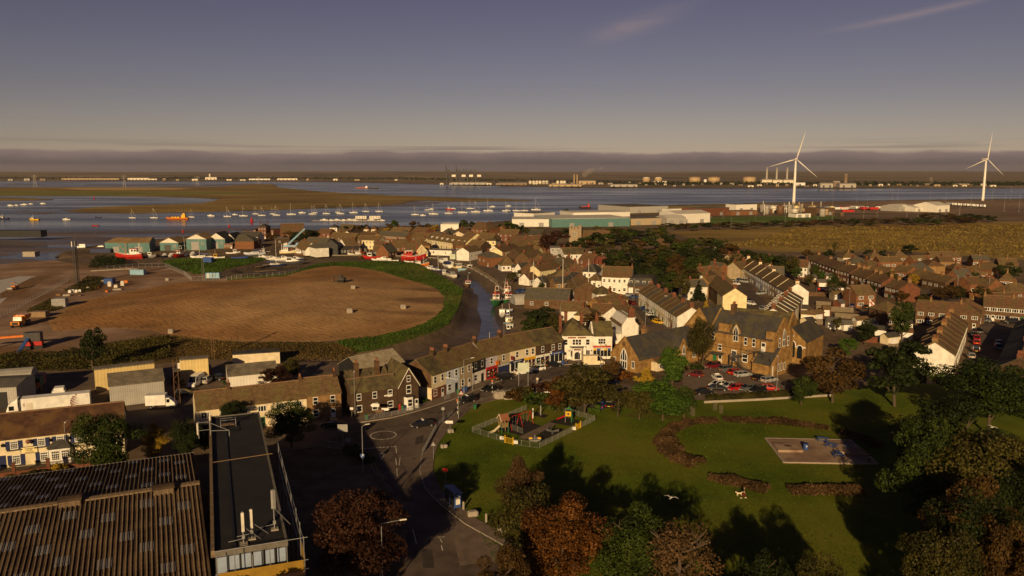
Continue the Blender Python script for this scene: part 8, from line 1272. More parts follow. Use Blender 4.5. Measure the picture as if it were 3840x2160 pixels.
def figure(u,v,rz,pose,skin,top,legs,label,z=.02,hair='black',shoes='black'):
 """one continuous body; clothing as shells over it"""
 P=G(u,v,z);t=thing('person',label,'person',tuple(P),R(rz));st=.34 if pose=='walk' else.06
 hipz,kz,az=.92,.5,.08;J=[(0,0,hipz,.15),(0,0,1.15,.145),(0,.0,1.38,.16),(0,0,1.5,.065),(0,.02,1.6,.09),(0,.02,1.72,.085)];E=[(0,1),(1,2),(2,3),(3,4),(4,5)]
 for s,f in((-1,st),(1,-st)):
  b=len(J);J+=[(s*.1,0,hipz-.08,.1),(s*.11,f*.5+.03,kz,.07),(s*.11,f,az,.05),(s*.12,f+.16,.04,.04)];E+=[(0,b),(b,b+1),(b+1,b+2),(b+2,b+3)]
 for s,f in((-1,-st),(1,st)):
  b=len(J)
  if pose=='fold':J+=[(s*.2,0,1.42,.06),(s*.27,-.02,1.15,.048),(s*.02,.2,1.18,.04),(-s*.1,.2,1.2,.032)]
  else:J+=[(s*.2,0,1.42,.06),(s*.25,f*.3,1.14,.048),(s*.25,f*.7+.1,.92,.036),(s*.25,f*.8+.14,.84,.032)]
  E+=[(2,b),(b,b+1),(b+1,b+2),(b+2,b+3)]
  h=len(J)-1
  for k in range(5):c=J[h];J.append((c[0]+(k-2)*.014+(-s*.03 if k==0 else 0),c[1]+(.03 if k==0 else.05),c[2]-(.03 if k==0 else.08-abs(k-2)*.01),.009));E.append((h,len(J)-1))
 skinned('body',J,E,'skin',t)
 JT=[(0,0,.95,.165),(0,0,1.15,.16),(0,0,1.38,.175),(0,0,1.47,.09)];ET=[(0,1),(1,2),(2,3)];JL=[(0,0,.95,.165)];EL=[]
 full=[j for j in J];
 for s,b in((-1,14),(1,23)):
  a=len(JT);JT+=[(full[b][0],full[b][1],full[b][2],.075),(full[b+1][0],full[b+1][1],full[b+1][2],.062)];ET+=[(2,a),(a,a+1)]
  if pose!='fold':JT.append((*full[b+2][:3],.05));ET.append((a+1,a+2))
 for b in(6,10):a=len(JL);JL+=[(*full[b][:3],.115),(*full[b+1][:3],.085),(full[b+2][0],full[b+2][1],.14,.068)];EL+=[(0,a),(a,a+1),(a+1,a+2)]
 skinned('jacket',JT,ET,top,t);skinned('trousers',JL,EL,legs,t)
 for b in(9,13):obj('shoe',MB().bc(full[b][0],full[b][1]-.06,.045,.1,.28,.09).mesh('shoe',shoes),t)
 obj('hair',MB().lathe([(.095,1.68),(.105,1.74),(.08,1.82),(.02,1.85)],9,0,0,.0).mesh('hair',hair),t);obj('face',MB().box(-.05,-.02,.095,.108,1.68,1.7).box(.02,.05,.095,.108,1.68,1.7).box(-.014,.014,.1,.125,1.62,1.67).box(-.03,.03,.095,.106,1.57,1.585).mesh('face','brown'),t);return t
figure(3258,1735,200,'fold','skin','black','black','man in black with folded bare arms standing on the terrace',.31);figure(2790,1868,80,'walk','skin','black','maroon','person in black top and dark red trousers walking a dog',.02,'brown','off_white');figure(1488,2112,170,'walk','skin','red','navy','person in a red jacket at the shaded road edge',.13);figure(1922,1396,0,'walk','skin','dark_grey','brown','person in grey standing beside the cream shop door',.13);figure(2122,1366,30,'walk','skin','black','blue','person in black beside the blue commercial bin',.13);figure(2015,1440,0,'stand','skin','off_white','grey','person in pale top crossing behind the shrubs',.03)
def dog():
 P=G(2772,1860,.02);t=thing('dog','pale shaggy dog walking beside the person on the lawn','dog',tuple(P),R(190));J=[(-.3,0,.48,.12),(0,0,.46,.13),(.3,0,.5,.15),(.45,0,.64,.09),(.56,0,.74,.09),(.7,0,.69,.05)];E=[(0,1),(1,2),(2,3),(3,4),(4,5)]
 for x,s,b in((-.32,1,0),(-.32,-1,0),(.3,1,2),(.3,-1,2)):a=len(J);J+=[(x+(.06 if b==0 else 0),s*.1,.34,.07),(x-(.08 if b==0 else-.02),s*.1,.2,.04),(x,s*.1,.03,.035)];E+=[(b,a),(a,a+1),(a+1,a+2)]
 a=len(J);J+=[(-.5,0,.6,.04),(-.66,0,.7,.035)];E+=[(0,a),(a,a+1)]
 skinned('body',J,E,'render_cream',t)
 for s in(-1,1):obj('ear',MB().bc(.54,s*.09,.76,.08,.04,.13).mesh('ear','render_tan'),t)
dog()
def gull(u,v,Y,rz,label):
 P=AT(u,v,Y);t=thing('gull',label,'bird',tuple(P),R(rz));J=[(-.2,0,0,.03),(0,0,0,.07),(.15,0,.02,.06),(.27,0,.03,.035),(.34,0,.02,.012)];skinned('body',J,[(0,1),(1,2),(2,3),(3,4)],'white',t,root=1)
 for s in(-1,1):obj('wing',MB().loft([[(.1,s*.05,.02),(-.1,s*.05,.02),(-.1,s*.05,.035),(.1,s*.05,.035)],[(.16,s*.35,.12),(0,s*.35,.12),(0,s*.35,.13),(.16,s*.35,.13)],[(.02,s*.68,.06),(-.04,s*.68,.06),(-.04,s*.68,.065),(.02,s*.68,.065)]]).mesh('wing','off_white'),t)
 obj('tail',MB().prism([(-.2,-.03),(-.36,-.08),(-.36,.08),(-.2,.03)],-.005,.01).mesh('tail','white'),t)
gull(2517,1866,70,60,'white gull flying above the dark tree shadows');gull(3722,1602,90,20,'white gull flying in front of the right-hand trees')
# small park and garden things
for u,v,lb in((2590,1553,'wire tree guard at the hedge corner, left of a pair'),(2598,1560,'wire tree guard at the hedge corner, right of a pair'),(2681,1538,'wire tree guard on the lawn near car park, farther'),(2703,1550,'wire tree guard on the lawn near car park, nearer')):
 P=G(u,v,.02);t=thing('tree_guard',lb,'tree guard',tuple(P));
 for a in range(4):obj('stake',MB().tube((.35*math.cos(a*1.571),.35*math.sin(a*1.571),0),(.35*math.cos(a*1.571),.35*math.sin(a*1.571),1.8),.035,n=5).mesh('stk','old_wood'),t)
 mb=MB()
 for z in(.3,.7,1.1,1.5):
  for a in range(4):p,q=a*1.571,(a+1)*1.571;mb.tube((.35*math.cos(p),.35*math.sin(p),z),(.35*math.cos(q),.35*math.sin(q),z),.012,n=3)
 obj('wire',mb.mesh('wire','steel'),t)
def laundry(u,v,L_,label,rz=-3):
 P=G(u,v);t=thing('washing_line',label,'washing line',tuple(P),R(rz));
 for x in(0,L_):obj('post',MB().tube((x,0,0),(x,0,2.2),.05).mesh('lp','grey'),t)
 obj('line',MB().tube((0,0,2.1),(L_,0,2.1),.015,n=3).mesh('ll','white'),t)
 for k in range(8):w=L_/9;obj('hung_cloth',MB().box(.5+k*w,.5+k*w+w*.8,-.02,.02,1.2+random.uniform(-.3,.3),2.08).mesh('hc',random.choice(('white','white','red','render_blue','render_pink'))),t)
laundry(3062,1098,12,'washing line of white laundry behind the terrace gable');laundry(3300,1108,8,'washing line between the estate conservatory and fence')
P=G(3256,1200);t=thing('flagpole','white flagpole flying a red cross flag in the gardens','flagpole',tuple(P));obj('pole',MB().tube((0,0,0),(0,0,7.5),.06,.04).mesh('fp','white'),t);obj('flag',MB().loft([[(.05,-.01,5.2),(.05,.01,5.2),(.05,.01,7.2),(.05,-.01,7.2)],[(1.0,.2,4.6),(1.0,.22,4.6),(1.0,.22,6.4),(1.0,.2,6.4)],[(1.7,.05,4.0),(1.7,.07,4.0),(1.7,.07,5.6),(1.7,.05,5.6)]]).mesh('fl','white'),t);obj('red_cross',MB().poly([(.05,-.02,6.0),(1.0,.19,5.3),(1.7,.04,4.6),(1.7,.04,5.0),(1.0,.19,5.7),(.05,-.02,6.4)]).poly([(.75,.12,4.75),(1.05,.19,4.6),(1.05,.19,6.4),(.75,.12,6.65)]).mesh('fc','red'),t)
def shedlet(u,v,L_,w,h,wall,roof,label,rz=0):
 P=G(u,v);d=Vector((math.cos(R(rz)),math.sin(R(rz))));return shed2('garden_shed',label,P.xy-d*L_/2,P.xy+d*L_/2,w,h,h+.9,wall,roof,1,dm='white',group='garden sheds and outhouses')
rs=random.Random(5)
sl=[shedlet(u,v,rs.uniform(2.5,5),rs.uniform(2.5,4),rs.uniform(2.0,2.6),rs.choice(('wood','brick_red','render_white','old_wood','render_cream','brown')),rs.choice(('roof_flat','roof_brown','roof_slate','roof_red')),'',rs.uniform(-30,30))for u,v in((3050,1060),(3085,1075),(3110,1050),(3140,1125),(3160,1158),(3100,1185),(3070,1200),(3130,1235),(3180,1240),(3235,1225),(3280,1235),(3010,1180),(3030,1205),(3045,1230),(3300,1265),(3350,1290),(3400,1240),(3390,1275),(3240,1085),(3300,1085),(3330,1100),(2640,1100),(2600,1090),(2690,1095),(2560,1090),(1955,1040),(1990,1045),(2050,1062),(1930,1020),(2160,1190),(2230,1165),(2270,1185),(1480,925),(1530,915),(1640,930),(1740,945),(3560,1005),(3620,1025),(3520,990),(3700,1030),(3660,1060),(3450,985))]
number(sl,'garden shed or outhouse among the houses, {o} from the left')
fp=[wall_line('fence','',[(u,v),(u+du,v+dv)],-.1,1.7,.1,rs.choice(('old_wood','wood','old_wood','brick_brown')),'fence')for u,v,du,dv in((3010,1060,60,4),(3075,1090,70,3),(3020,1110,90,2),(3110,1070,50,-15),(3140,1100,45,10),(3060,1145,70,5),(3130,1190,90,8),(3220,1210,70,6),(3240,1250,80,6),(3300,1230,60,20),(3330,1310,70,5),(3400,1300,50,-20),(3290,1200,40,-10),(2570,1060,80,4),(2600,1110,90,2),(2680,1120,40,8),(2560,1078,60,10),(3480,1060,50,-8),(3530,1075,60,4),(3600,1050,80,6),(3640,1085,70,4),(3720,1060,50,20),(3460,1000,40,-8),(3560,1020,60,2),(3620,990,40,12),(3330,985,45,6),(3230,985,40,5))]
number(fp,'garden fence panel run in the housing, {o} from the left')
# = vegetation
def leaf_mesh(name,P,D,size,tone,m,rs,aspect=.7):
 n=len(P);q=rs.normal(size=(n,3));D=D+q*.55;D/=np.linalg.norm(D,axis=1,keepdims=True)+1e-9
 a=np.cross(D,rs.normal(size=(n,3)));a/=np.linalg.norm(a,axis=1,keepdims=True)+1e-9;b=np.cross(D,a);s=(size*rs.uniform(.45,1.6,n))[:,None]
 V=np.stack([P-a*s*.5,P+b*s*.5*aspect,P+a*s*.5+D*s*.12,P-b*s*.5*aspect],1).reshape(-1,3)
 me=bpy.data.meshes.new(name);me.vertices.add(4*n);me.vertices.foreach_set('co',V.astype(np.float32).ravel());me.loops.add(4*n);me.loops.foreach_set('vertex_index',np.arange(4*n,dtype=np.int32));me.polygons.add(n);me.polygons.foreach_set('loop_start',np.arange(0,4*n,4,dtype=np.int32))
 at=me.attributes.new('tone','FLOAT','POINT');at.data.foreach_set('value',np.repeat(np.clip(tone,0,1),4).astype(np.float32));me.materials.append(M[m]);me.update(calc_edges=True);return me
def crown_mesh(name,sd,r,z0,z1,lobes,n,size,shape='round',m='leaf_green',gap=.0):
 rs=np.random.RandomState(sd);zc=(z0+z1)/2;hz=(z1-z0)/2;C=[]
 for i in range(lobes):
  d=rs.normal(size=3);d/=np.linalg.norm(d);d[2]=d[2]*.9+.12;k=rs.uniform(.35,.9)
  lr=rs.uniform(.17,.4)*r
  c=np.array([d[0]*r*k,d[1]*r*k,zc+d[2]*hz*k])
  if shape=='cone':f=rs.uniform(0,1)**.8;w=(1-f)*r*.8+.1;a=rs.uniform(0,6.283);c=np.array([math.cos(a)*w*.7,math.sin(a)*w*.7,z0+f*(z1-z0)*.93]);lr=w*.45+.25
  if shape=='column':f=rs.uniform(0,1);a=rs.uniform(0,6.283);w=r*math.sin(math.pi*(f*.8+.15))*.55;c=np.array([math.cos(a)*w,math.sin(a)*w,z0+f*(z1-z0)]);lr=r*.5
  if shape=='weep':c[2]=zc+d[2]*hz*.8
  C.append((c,lr,rs.uniform(0,1)))
 w=np.array([c[1]**2 for c in C]);w/=w.sum();idx=rs.choice(lobes,n,p=w);cc=np.array([c[0]for c in C])[idx];lr=np.array([c[1]for c in C])[idx];lt=np.array([c[2]for c in C])[idx]
 d=rs.normal(size=(n,3));d/=np.linalg.norm(d,axis=1,keepdims=True);d[:,2]=np.where(d[:,2]<-.3,d[:,2]*.4,d[:,2]);rr=lr*rs.uniform(.55,1.12,n)**.6;P=cc+d*rr[:,None]*np.array([1,1,.85])
 if shape=='weep':P[:,2]-=rs.uniform(0,1,n)**2*hz*.8*(np.hypot(P[:,0],P[:,1])/r)
 if gap:
  keep=(np.sin(P[:,0]*1.7+sd)*np.sin(P[:,1]*1.9)*np.sin(P[:,2]*1.6+sd)>-1+gap*1.2);P,d,lt=P[keep],d[keep],lt[keep]
 nn=len(P);tone=.15+.45*lt+rs.uniform(-.25,.4,nn);return leaf_mesh(name,P,d,size,tone,m,rs)
def trunk_mesh(name,sd,h,r,zc,rad=.28,limbs=7):
 rs=random.Random(sd);mb=MB();p=Vector((0,0,-.2));pts=[(p,rad*1.3)]
 for k in range(4):p=p+Vector((rs.uniform(-.25,.25),rs.uniform(-.25,.25),h*.185));pts.append((p.copy(),rad*(1-.2*k)))
 for(a,ra),(b,rb)in zip(pts,pts[1:]):mb.tube(a,b,ra,rb,8)
 for k in range(limbs):
  a=pts[1+k%4][0];an=rs.uniform(0,6.28);q=a+Vector((math.cos(an)*r*.3,math.sin(an)*r*.3,h*.1));e=q+Vector((math.cos(an+.3)*r*.2,math.sin(an+.3)*r*.2,h*rs.uniform(.03,.1)))
  mb.tube(a,q,rad*.5,rad*.32,6).tube(q,e,rad*.32,rad*.08,5)
  for j in range(2):e2=q+Vector((rs.uniform(-1,1)*r*.2,rs.uniform(-1,1)*r*.2,h*.08));mb.tube(q,e2,rad*.2,rad*.05,4)
 return mb.mesh(name,'bark')
CR={}
for k in range(4):CR['near',k]=(crown_mesh('crown_near%d'%k,20+k,5,.7,12.6,46,26000,.23,gap=.16),trunk_mesh('trunk_near%d'%k,k,12,5,7))
CR['sparse',0]=(crown_mesh('crown_sparse',31,5,2.6,12.4,26,6500,.27,gap=.3),trunk_mesh('trunk_sparse',9,13,5.4,7,.3,16))
for k in range(4):CR['mid',k]=(crown_mesh('crown_mid%d'%k,40+k,5,.5,12.6,30,6000,.45),trunk_mesh('trunk_mid%d'%k,50+k,12,5,7,.3,5))
for k in range(3):CR['far',k]=(crown_mesh('crown_far%d'%k,60+k,5,1.4,12.5,14,1300,.9),trunk_mesh('trunk_far%d'%k,70+k,11,5,7,.3,2))
CR['cone',0]=(crown_mesh('crown_cone',81,4,.6,12.8,40,4500,.45,'cone'),trunk_mesh('trunk_cone',82,11,3,7,.25,2));CR['column',0]=(crown_mesh('crown_column',83,5,1.2,12.8,26,5500,.45,'column'),trunk_mesh('trunk_column',84,12,3,7,.3,4));CR['weep',0]=(crown_mesh('crown_weep',85,5,3.0,12.8,26,9000,.32,'weep'),trunk_mesh('trunk_weep',86,12,4.5,7,.22,10))
BUSH=[crown_mesh('bush%d'%k,90+k,1.0,-.1,1.25,12,900,.2)for k in range(3)]
tn=[0]
def tree(u,vt,h,rpx,m,label,lod=None,name='tree',group=None,xy=None,kind=None,var=None):
 p=G(u,vt,h).xy if xy is None else Vector(xy);Y=p.y;r=rpx*Y/FPX*1.02 if rpx>12 else rpx
 lod=lod or('near' if Y<150 else 'mid' if Y<420 else 'far');k=kind or lod;n={'near':4,'mid':4,'far':3}.get(k,1);tn[0]+=1;v=(tn[0]if var is None else var)%n
 t=thing(name,label,'tree',(p.x,p.y,0),random.uniform(0,6.28),group);c,tr=CR[k,v];s=(r/5*.93,r/5*.93,h/13.0)
 obj('crown',c,t,scale=s,over=m);obj('trunk',tr,t,scale=(max(.5,min(1.2,s[2]))*(.8 if k!='sparse' else s[0]/.8),)*2+(s[2],));return t
TR=[(1340,1765,15.5,205,'leaf_copper','large dark copper beech between the flat roof and the road'),(1955,1702,12,105,'leaf_bracken','slim red brown tree at the lawn edge above the orange one'),(1985,1785,13,170,'leaf_olive','dark olive tree behind the orange tree'),(2115,1858,13,185,'leaf_orange','bright orange autumn tree at the bottom of the park'),(2365,1880,13,185,'leaf_green','dark green tree right of the bright orange one'),(1880,2040,12,150,'leaf_brown','brown green tree at bottom by the lay-by'),(2900,2010,13,140,'leaf_dark','dark tree at the bottom below the walking person'),(3090,2080,12,150,'leaf_olive','olive tree top at the bottom right of centre'),(2750,2110,12,110,'leaf_brown','brown tree top at bottom right of the bare-branched one'),(3600,1490,18,250,'leaf_dark','large dark green tree right of the paved terrace'),(3735,1305,17,215,'leaf_green','big green tree in front of the dark street'),(3490,1560,17,165,'leaf_green','green tree nearest the terrace on the right'),(3730,1540,19,250,'leaf_olive','olive green tree at right edge above the orange one'),(3700,1790,16,200,'leaf_brown','orange brown tree in the lower right corner'),(3540,1900,15,165,'leaf_olive','olive tree left of the lower right orange one'),(3820,1960,14,130,'leaf_brown','brown tree at the lower right corner edge'),(3135,1290,13,118,'leaf_brown','brown green park tree in front of the arched church'),(3375,1250,16,150,'leaf_dark','broad dark tree left of the white gable terrace'),(3010,1400,7,62,'leaf_green','small green tree right of the car park lamp'),(2525,1280,12,66,'leaf_bright','bright green tree before the stone chapel'),(2490,1415,9,125,'leaf_bright','broad dense green holm tree between playground and car park'),(2400,1440,7.5,70,'leaf_olive','olive yellow tree left of the dense green one'),(2570,1432,8,60,'leaf_green','green tree at the car park corner beside dense one'),(2195,1362,11,138,'leaf_olive','spreading brown oak behind the playground'),(2085,1405,8,62,'leaf_orange','orange brown small tree left of the playground oak'),(2320,1430,7.5,65,'leaf_olive','olive tree right of the playground oak'),(2428,1372,6,34,'leaf_yellow','small golden yellow tree in front of the chapel'),(2290,1332,8,38,'leaf_brown','thin brown street tree outside the pub'),(390,1500,14,130,'leaf_green','large green tree in front of the hotel right end'),(575,1580,8,52,'leaf_yellow','yellowing small tree beside the hotel'),(690,1540,10,70,'leaf_dark','dark tree beside the flat roofed block'),(1085,1500,9,102,'leaf_green','round green tree in front of the low cream houses'),(870,1478,8,58,'leaf_dark','dark tree over the cream house roof end'),(1020,1362,7,66,'leaf_copper','dark red tree in the yard behind the cream houses'),(1098,1332,6,42,'leaf_olive','pale bush tree beside the long cream site office'),(335,1215,12,54,'leaf_dark','round dark tree alone at the edge of bare field'),(760,1568,7,60,'leaf_dark','dark tree behind the flat roof far end'),(2030,1140,10,78,'leaf_dark','dark tree between trawlers and corner pub'),(1985,1180,9,55,'leaf_green','green tree beside the creek behind shop roofs'),(2085,1160,10,40,'leaf_olive','thin olive tree above the corner pub chimney'),(2240,1162,9,66,'leaf_brown','brown tree behind the pub right wing'),(2092,862,16,62,'leaf_copper','big copper tree left of the church tower'),(2048,880,14,42,'leaf_copper','smaller copper tree above the grey shop'),(3392,1112,14,56,'leaf_green','tall green tree before the dark brick block'),(3250,1190,8,50,'leaf_dark','dark garden tree below the flagpole'),(3180,1250,7,40,'leaf_bright','bright green garden tree near red fence')]
for u,vt,h,r,m,lb in TR:tree(u,vt,h,r,m,lb)
tree(2560,1960,13,190,'leaf_bracken','half bare brown tree with visible branches at the bottom',kind='sparse');tree(2640,1165,15,62,'leaf_olive','weeping birch in front of the school',kind='weep');tree(840,1420,7,72,'leaf_bright','bright green conifer between yard sheds',kind='cone');tree(2622,1046,9,45,'leaf_dark','dark pine behind the terrace street',kind='cone');tree(2650,1100,8,22,'leaf_yellow','golden conifer behind the long terrace',kind='cone');tree(3125,1035,9,30,'leaf_green','green garden tree behind the second street',kind='column')
for k,(x,y,h,m)in enumerate(((22,52,14,'leaf_green'),(40,58,14,'leaf_dark'),(58,62,15,'leaf_dark'),(66,72,17,'leaf_dark'),(5,56,13,'leaf_brown'),(-26,66,15,'leaf_copper'),(76,84,18,'leaf_dark'))):tree(0,0,h,6.5,m,'%s of the park trees standing below the picture edge'%ORD[k],xy=(x,y),lod='mid')
tree(0,0,15,5.6,'leaf_dark','dark tree just above the lower right orange one',xy=(52,84),lod='near');tree(0,0,16,6,'leaf_dark','dark tree crowded behind the lower right orange one',xy=(61,94),lod='near')
rs=random.Random(3);cols_=('leaf_green','leaf_dark','leaf_olive','leaf_dark','leaf_brown','leaf_green','leaf_olive')
bt=[tree(u,v,rs.uniform(9,13),rs.uniform(34,52),cols_[i%7],'',group='tree belt below the marsh')for i,(u,v)in enumerate(((2190,876),(2232,868),(2285,884),(2335,872),(2388,892),(2436,872),(2482,898),(2528,902),(2578,925),(2622,918),(2682,896),(2738,902),(2788,925),(2255,915),(2318,930),(2372,940),(2428,945),(2486,965),(2538,978),(2452,995),(2588,985),(2640,950),(2700,945),(2360,905),(2410,915),(2545,945),(2500,930),(2840,950),(2880,935),(2930,945),(2970,952),(2160,900),(2210,890),(2260,858),(2310,850),(2360,856),(2410,850),(2465,856),(2510,868),(2560,880),(2600,890),(2650,880),(2710,885),(2280,945),(2340,965),(2400,975),(2440,930),(2520,1010),(2560,1015),(2600,955),(2660,925),(2760,945),(2820,925)))]
number(bt,'tree of the wooded belt above the side streets, {o} from the left')
ht=[tree(u,v,h,r,m,'',group='trees among the harbour houses')for u,v,h,r,m in((1160,852,12,46,'leaf_dark'),(1118,858,11,36,'leaf_dark'),(1085,862,10,30,'leaf_brown'),(1022,866,9,26,'leaf_brown'),(1292,838,9,28,'leaf_dark'),(1340,842,9,24,'leaf_brown'),(1362,836,9,20,'leaf_dark'),(1440,846,8,24,'leaf_yellow'),(1480,822,11,24,'leaf_green'),(1462,832,9,18,'leaf_brown'),(1560,818,12,32,'leaf_brown'),(1600,836,8,20,'leaf_olive'),(1630,836,9,18,'leaf_yellow'),(1735,812,12,26,'leaf_green'),(1770,828,9,22,'leaf_dark'),(1800,846,8,20,'leaf_green'),(1870,832,11,30,'leaf_brown'),(1905,828,12,38,'leaf_green'),(1945,834,12,36,'leaf_dark'),(1985,846,10,28,'leaf_olive'),(2020,850,10,24,'leaf_green'),(2122,776,13,13,'leaf_green'),(1825,858,7,20,'leaf_dark'),(1472,905,6,14,'leaf_green'),(1500,900,6,14,'leaf_dark'),(2440,845,9,22,'leaf_green'),(2490,850,9,22,'leaf_green'),(2120,850,9,24,'leaf_dark'),(2190,850,9,24,'leaf_green'),(2240,845,9,24,'leaf_olive'),(2300,845,9,24,'leaf_green'),(2360,848,9,24,'leaf_dark'))]
number(ht,'town tree near the harbour and industrial sheds, {o} from the left')
et=[tree(u,v,h,r,m,'',group='garden trees of the estate')for u,v,h,r,m in((3060,985,7,22,'leaf_green'),(2985,990,8,24,'leaf_green'),(3350,1012,7,34,'leaf_olive'),(3315,992,7,30,'leaf_copper'),(3425,1022,6,28,'leaf_yellow'),(3540,1065,7,60,'leaf_brown'),(3600,1068,6,36,'leaf_dark'),(3690,1066,7,34,'leaf_olive'),(3620,1005,6,30,'leaf_dark'),(3665,1018,6,26,'leaf_green'),(3790,980,9,44,'leaf_green'),(3730,985,6,22,'leaf_dark'),(3410,915,7,36,'leaf_dark'),(3110,935,6,26,'leaf_dark'),(3180,932,6,28,'leaf_dark'),(3070,945,6,22,'leaf_olive'),(3260,930,6,22,'leaf_dark'),(3310,930,6,20,'leaf_dark'),(3135,905,7,14,'leaf_olive'),(3030,930,7,26,'leaf_brown'),(3085,1010,6,20,'leaf_bright'),(3040,1025,6,20,'leaf_olive'),(3270,1060,5,18,'leaf_dark'),(3160,1050,5,22,'leaf_dark'),(3300,1130,5,26,'leaf_green'),(3390,1085,5,30,'leaf_brown'),(3470,1100,4,26,'leaf_olive'),(3140,1180,6,20,'leaf_olive'),(2580,1065,6,24,'leaf_green'),(2700,1060,5,16,'leaf_dark'),(1960,1000,6,22,'leaf_olive'),(1920,1012,6,24,'leaf_olive'),(2030,1052,6,20,'leaf_green'),(2100,950,6,18,'leaf_olive'),(1990,955,6,18,'leaf_green'))]
number(et,'small garden tree among the right-hand houses and quay gardens, {o} from left')
hb=[tree(u,v,rs.uniform(4,8),rs.uniform(20,34),rs.choice(('leaf_olive','leaf_green','leaf_dark','leaf_brown')),'',name='hedge_tree',group='scrub belt along the marsh fence')for u,v in[(2480+i*26+rs.uniform(-6,6),838-i*.62+rs.uniform(-5,4))for i in range(46)]+[(3480+i*30,800+rs.uniform(-4,6))for i in range(9)]]
number(hb,'scrubby tree in the belt beyond the marsh field, {o} from left')
def bush(u,v,r,h,m,label,name='shrub',group=None):
 P=G(u,v);tn[0]+=1;t=thing(name,label,'shrub',(P.x,P.y,0),random.uniform(0,6),group);obj('foliage',BUSH[tn[0]%3],t,scale=(r,r,h),over=m);obj('stem',cached('bstem',lambda:MB().tube((0,0,-.1),(0,0,.5),.06,.03).tube((0,0,.2),(.3,.1,.8),.04,.02,5).tube((0,0,.2),(-.25,.2,.8),.04,.02,5).mesh('bstem','bark')),t);return t
bl=[bush(u,v,r,h,m,'',group='shrubs round the playground and forecourt')for u,v,r,h,m in((1935,1505,2.4,2.2,'leaf_brown'),(1965,1500,2.4,2.4,'leaf_olive'),(1990,1515,2.6,2.2,'leaf_bright'),(2020,1525,2.8,2.6,'leaf_green'),(2055,1535,2.6,2.6,'leaf_green'),(2085,1540,2.4,2.2,'leaf_green'),(2120,1545,2.4,2.0,'leaf_olive'),(2150,1530,2.6,2.6,'leaf_brown'),(2235,1545,1.6,1.2,'leaf_bright'),(2010,1478,2.6,2.0,'leaf_copper'),(2060,1462,2.4,1.8,'leaf_brown'),(2110,1455,2.4,1.8,'leaf_olive'),(2160,1445,2.4,1.6,'leaf_brown'),(1945,1480,2.2,1.6,'leaf_olive'),(2390,1430,1.6,1.2,'leaf_yellow'),(2350,1425,2.4,1.6,'leaf_orange'),(2610,1390,1.8,1.4,'leaf_green'),(2630,1380,1.8,1.2,'leaf_olive'),(1580,1507,1.6,.8,'leaf_bright'),(225,1772,1.6,1.2,'leaf_yellow'),(60,1800,2.0,1.0,'leaf_olive'),(130,1795,2.0,1.0,'leaf_olive'))]
number(bl,'low shrub near the playground, forecourt or hotel, {o} from the left')
def hedge(line,w,h,m,label,n=6,name='hedge',sd=1,cat='hedge',size=.22,dens=260,up=0):
 P=[G(u,v).xy for u,v in line];rs=np.random.RandomState(sd);pts,nr=[],[]
 for a,b in zip(P,P[1:]):
  d=b-a;L_=d.length;k=int(L_*dens*(w+h)*.35);tt=rs.uniform(0,1,k);an=rs.uniform(0,np.pi,k);qx,qy=a.x+d.x*tt,a.y+d.y*tt;bumpy=.8+.28*vnoise(qx*1.1,qy*1.1,sd)+rs.uniform(-.25,.2,k)
  off=np.cos(an)*w*.5*bumpy;z=np.sin(an)**.6*h*bumpy;nx,ny=-d.y/L_,d.x/L_;pts.append(np.stack([a.x+d.x*tt+nx*off,a.y+d.y*tt+ny*off,z],1));nr.append(np.stack([nx*np.cos(an),ny*np.cos(an),np.sin(an)],1))
 pts=np.concatenate(pts);nr=np.concatenate(nr);
 if up:nr=rs.normal(size=nr.shape)*(1,1,.15)
 c=pts.mean(0);c[2]=0;t=thing(name,label,cat,tuple(c));tone=.35+.3*np.sin(pts[:,0]*.9+sd)*np.sin(pts[:,1]*.8)+rs.uniform(-.3,.3,len(pts));obj('foliage',leaf_mesh('hedge',pts-c,nr,size,tone,m,rs),t);mb=MB()
 for i,(a,b)in enumerate(zip(P,P[1:])):mb.tube((a.x-c[0],a.y-c[1],.15),(b.x-c[0],b.y-c[1],.15),.1,n=4)
 obj('stem',mb.mesh('hstem','bark'),t);return t
hedge([(2650,1505),(2860,1494),(3105,1478)],2.4,1.7,'leaf_olive','clipped hedge along the park side of the car park',sd=2)
for k,(ln,w,h,lb)in enumerate((([(2492,1690),(2480,1650),(2530,1610),(2590,1590),(2690,1582)],2.6,1.1,'curved brown bracken bed at the left of the ring, upper arm'),([(2490,1655),(2530,1720),(2620,1752)],4.2,1.4,'curved brown bracken bed at the left of the ring, lower arm'),([(2710,1580),(2830,1585),(2960,1592),(3110,1612)],2.2,1.1,'long brown bracken bed above the paved terrace'),([(3155,1630),(3240,1650),(3300,1685)],2.6,1.1,'short brown bracken bed at the terrace right corner'),([(2660,1795),(2760,1815),(2880,1845)],3.0,1.0,'brown bracken bed beside the walking person'),([(2960,1848),(3080,1845),(3235,1850)],3.2,1.1,'brown bracken bed at bottom right of the ring'))):hedge(ln,w,h,'leaf_bracken',lb,name='planting_bed',sd=10+k,cat='plant bed',size=.3,dens=240,up=1)
hedge([(1300,1690),(1350,1712),(1392,1740)],2.5,1.4,'leaf_green','low clipped hedge in shade at the roundabout corner',sd=33)
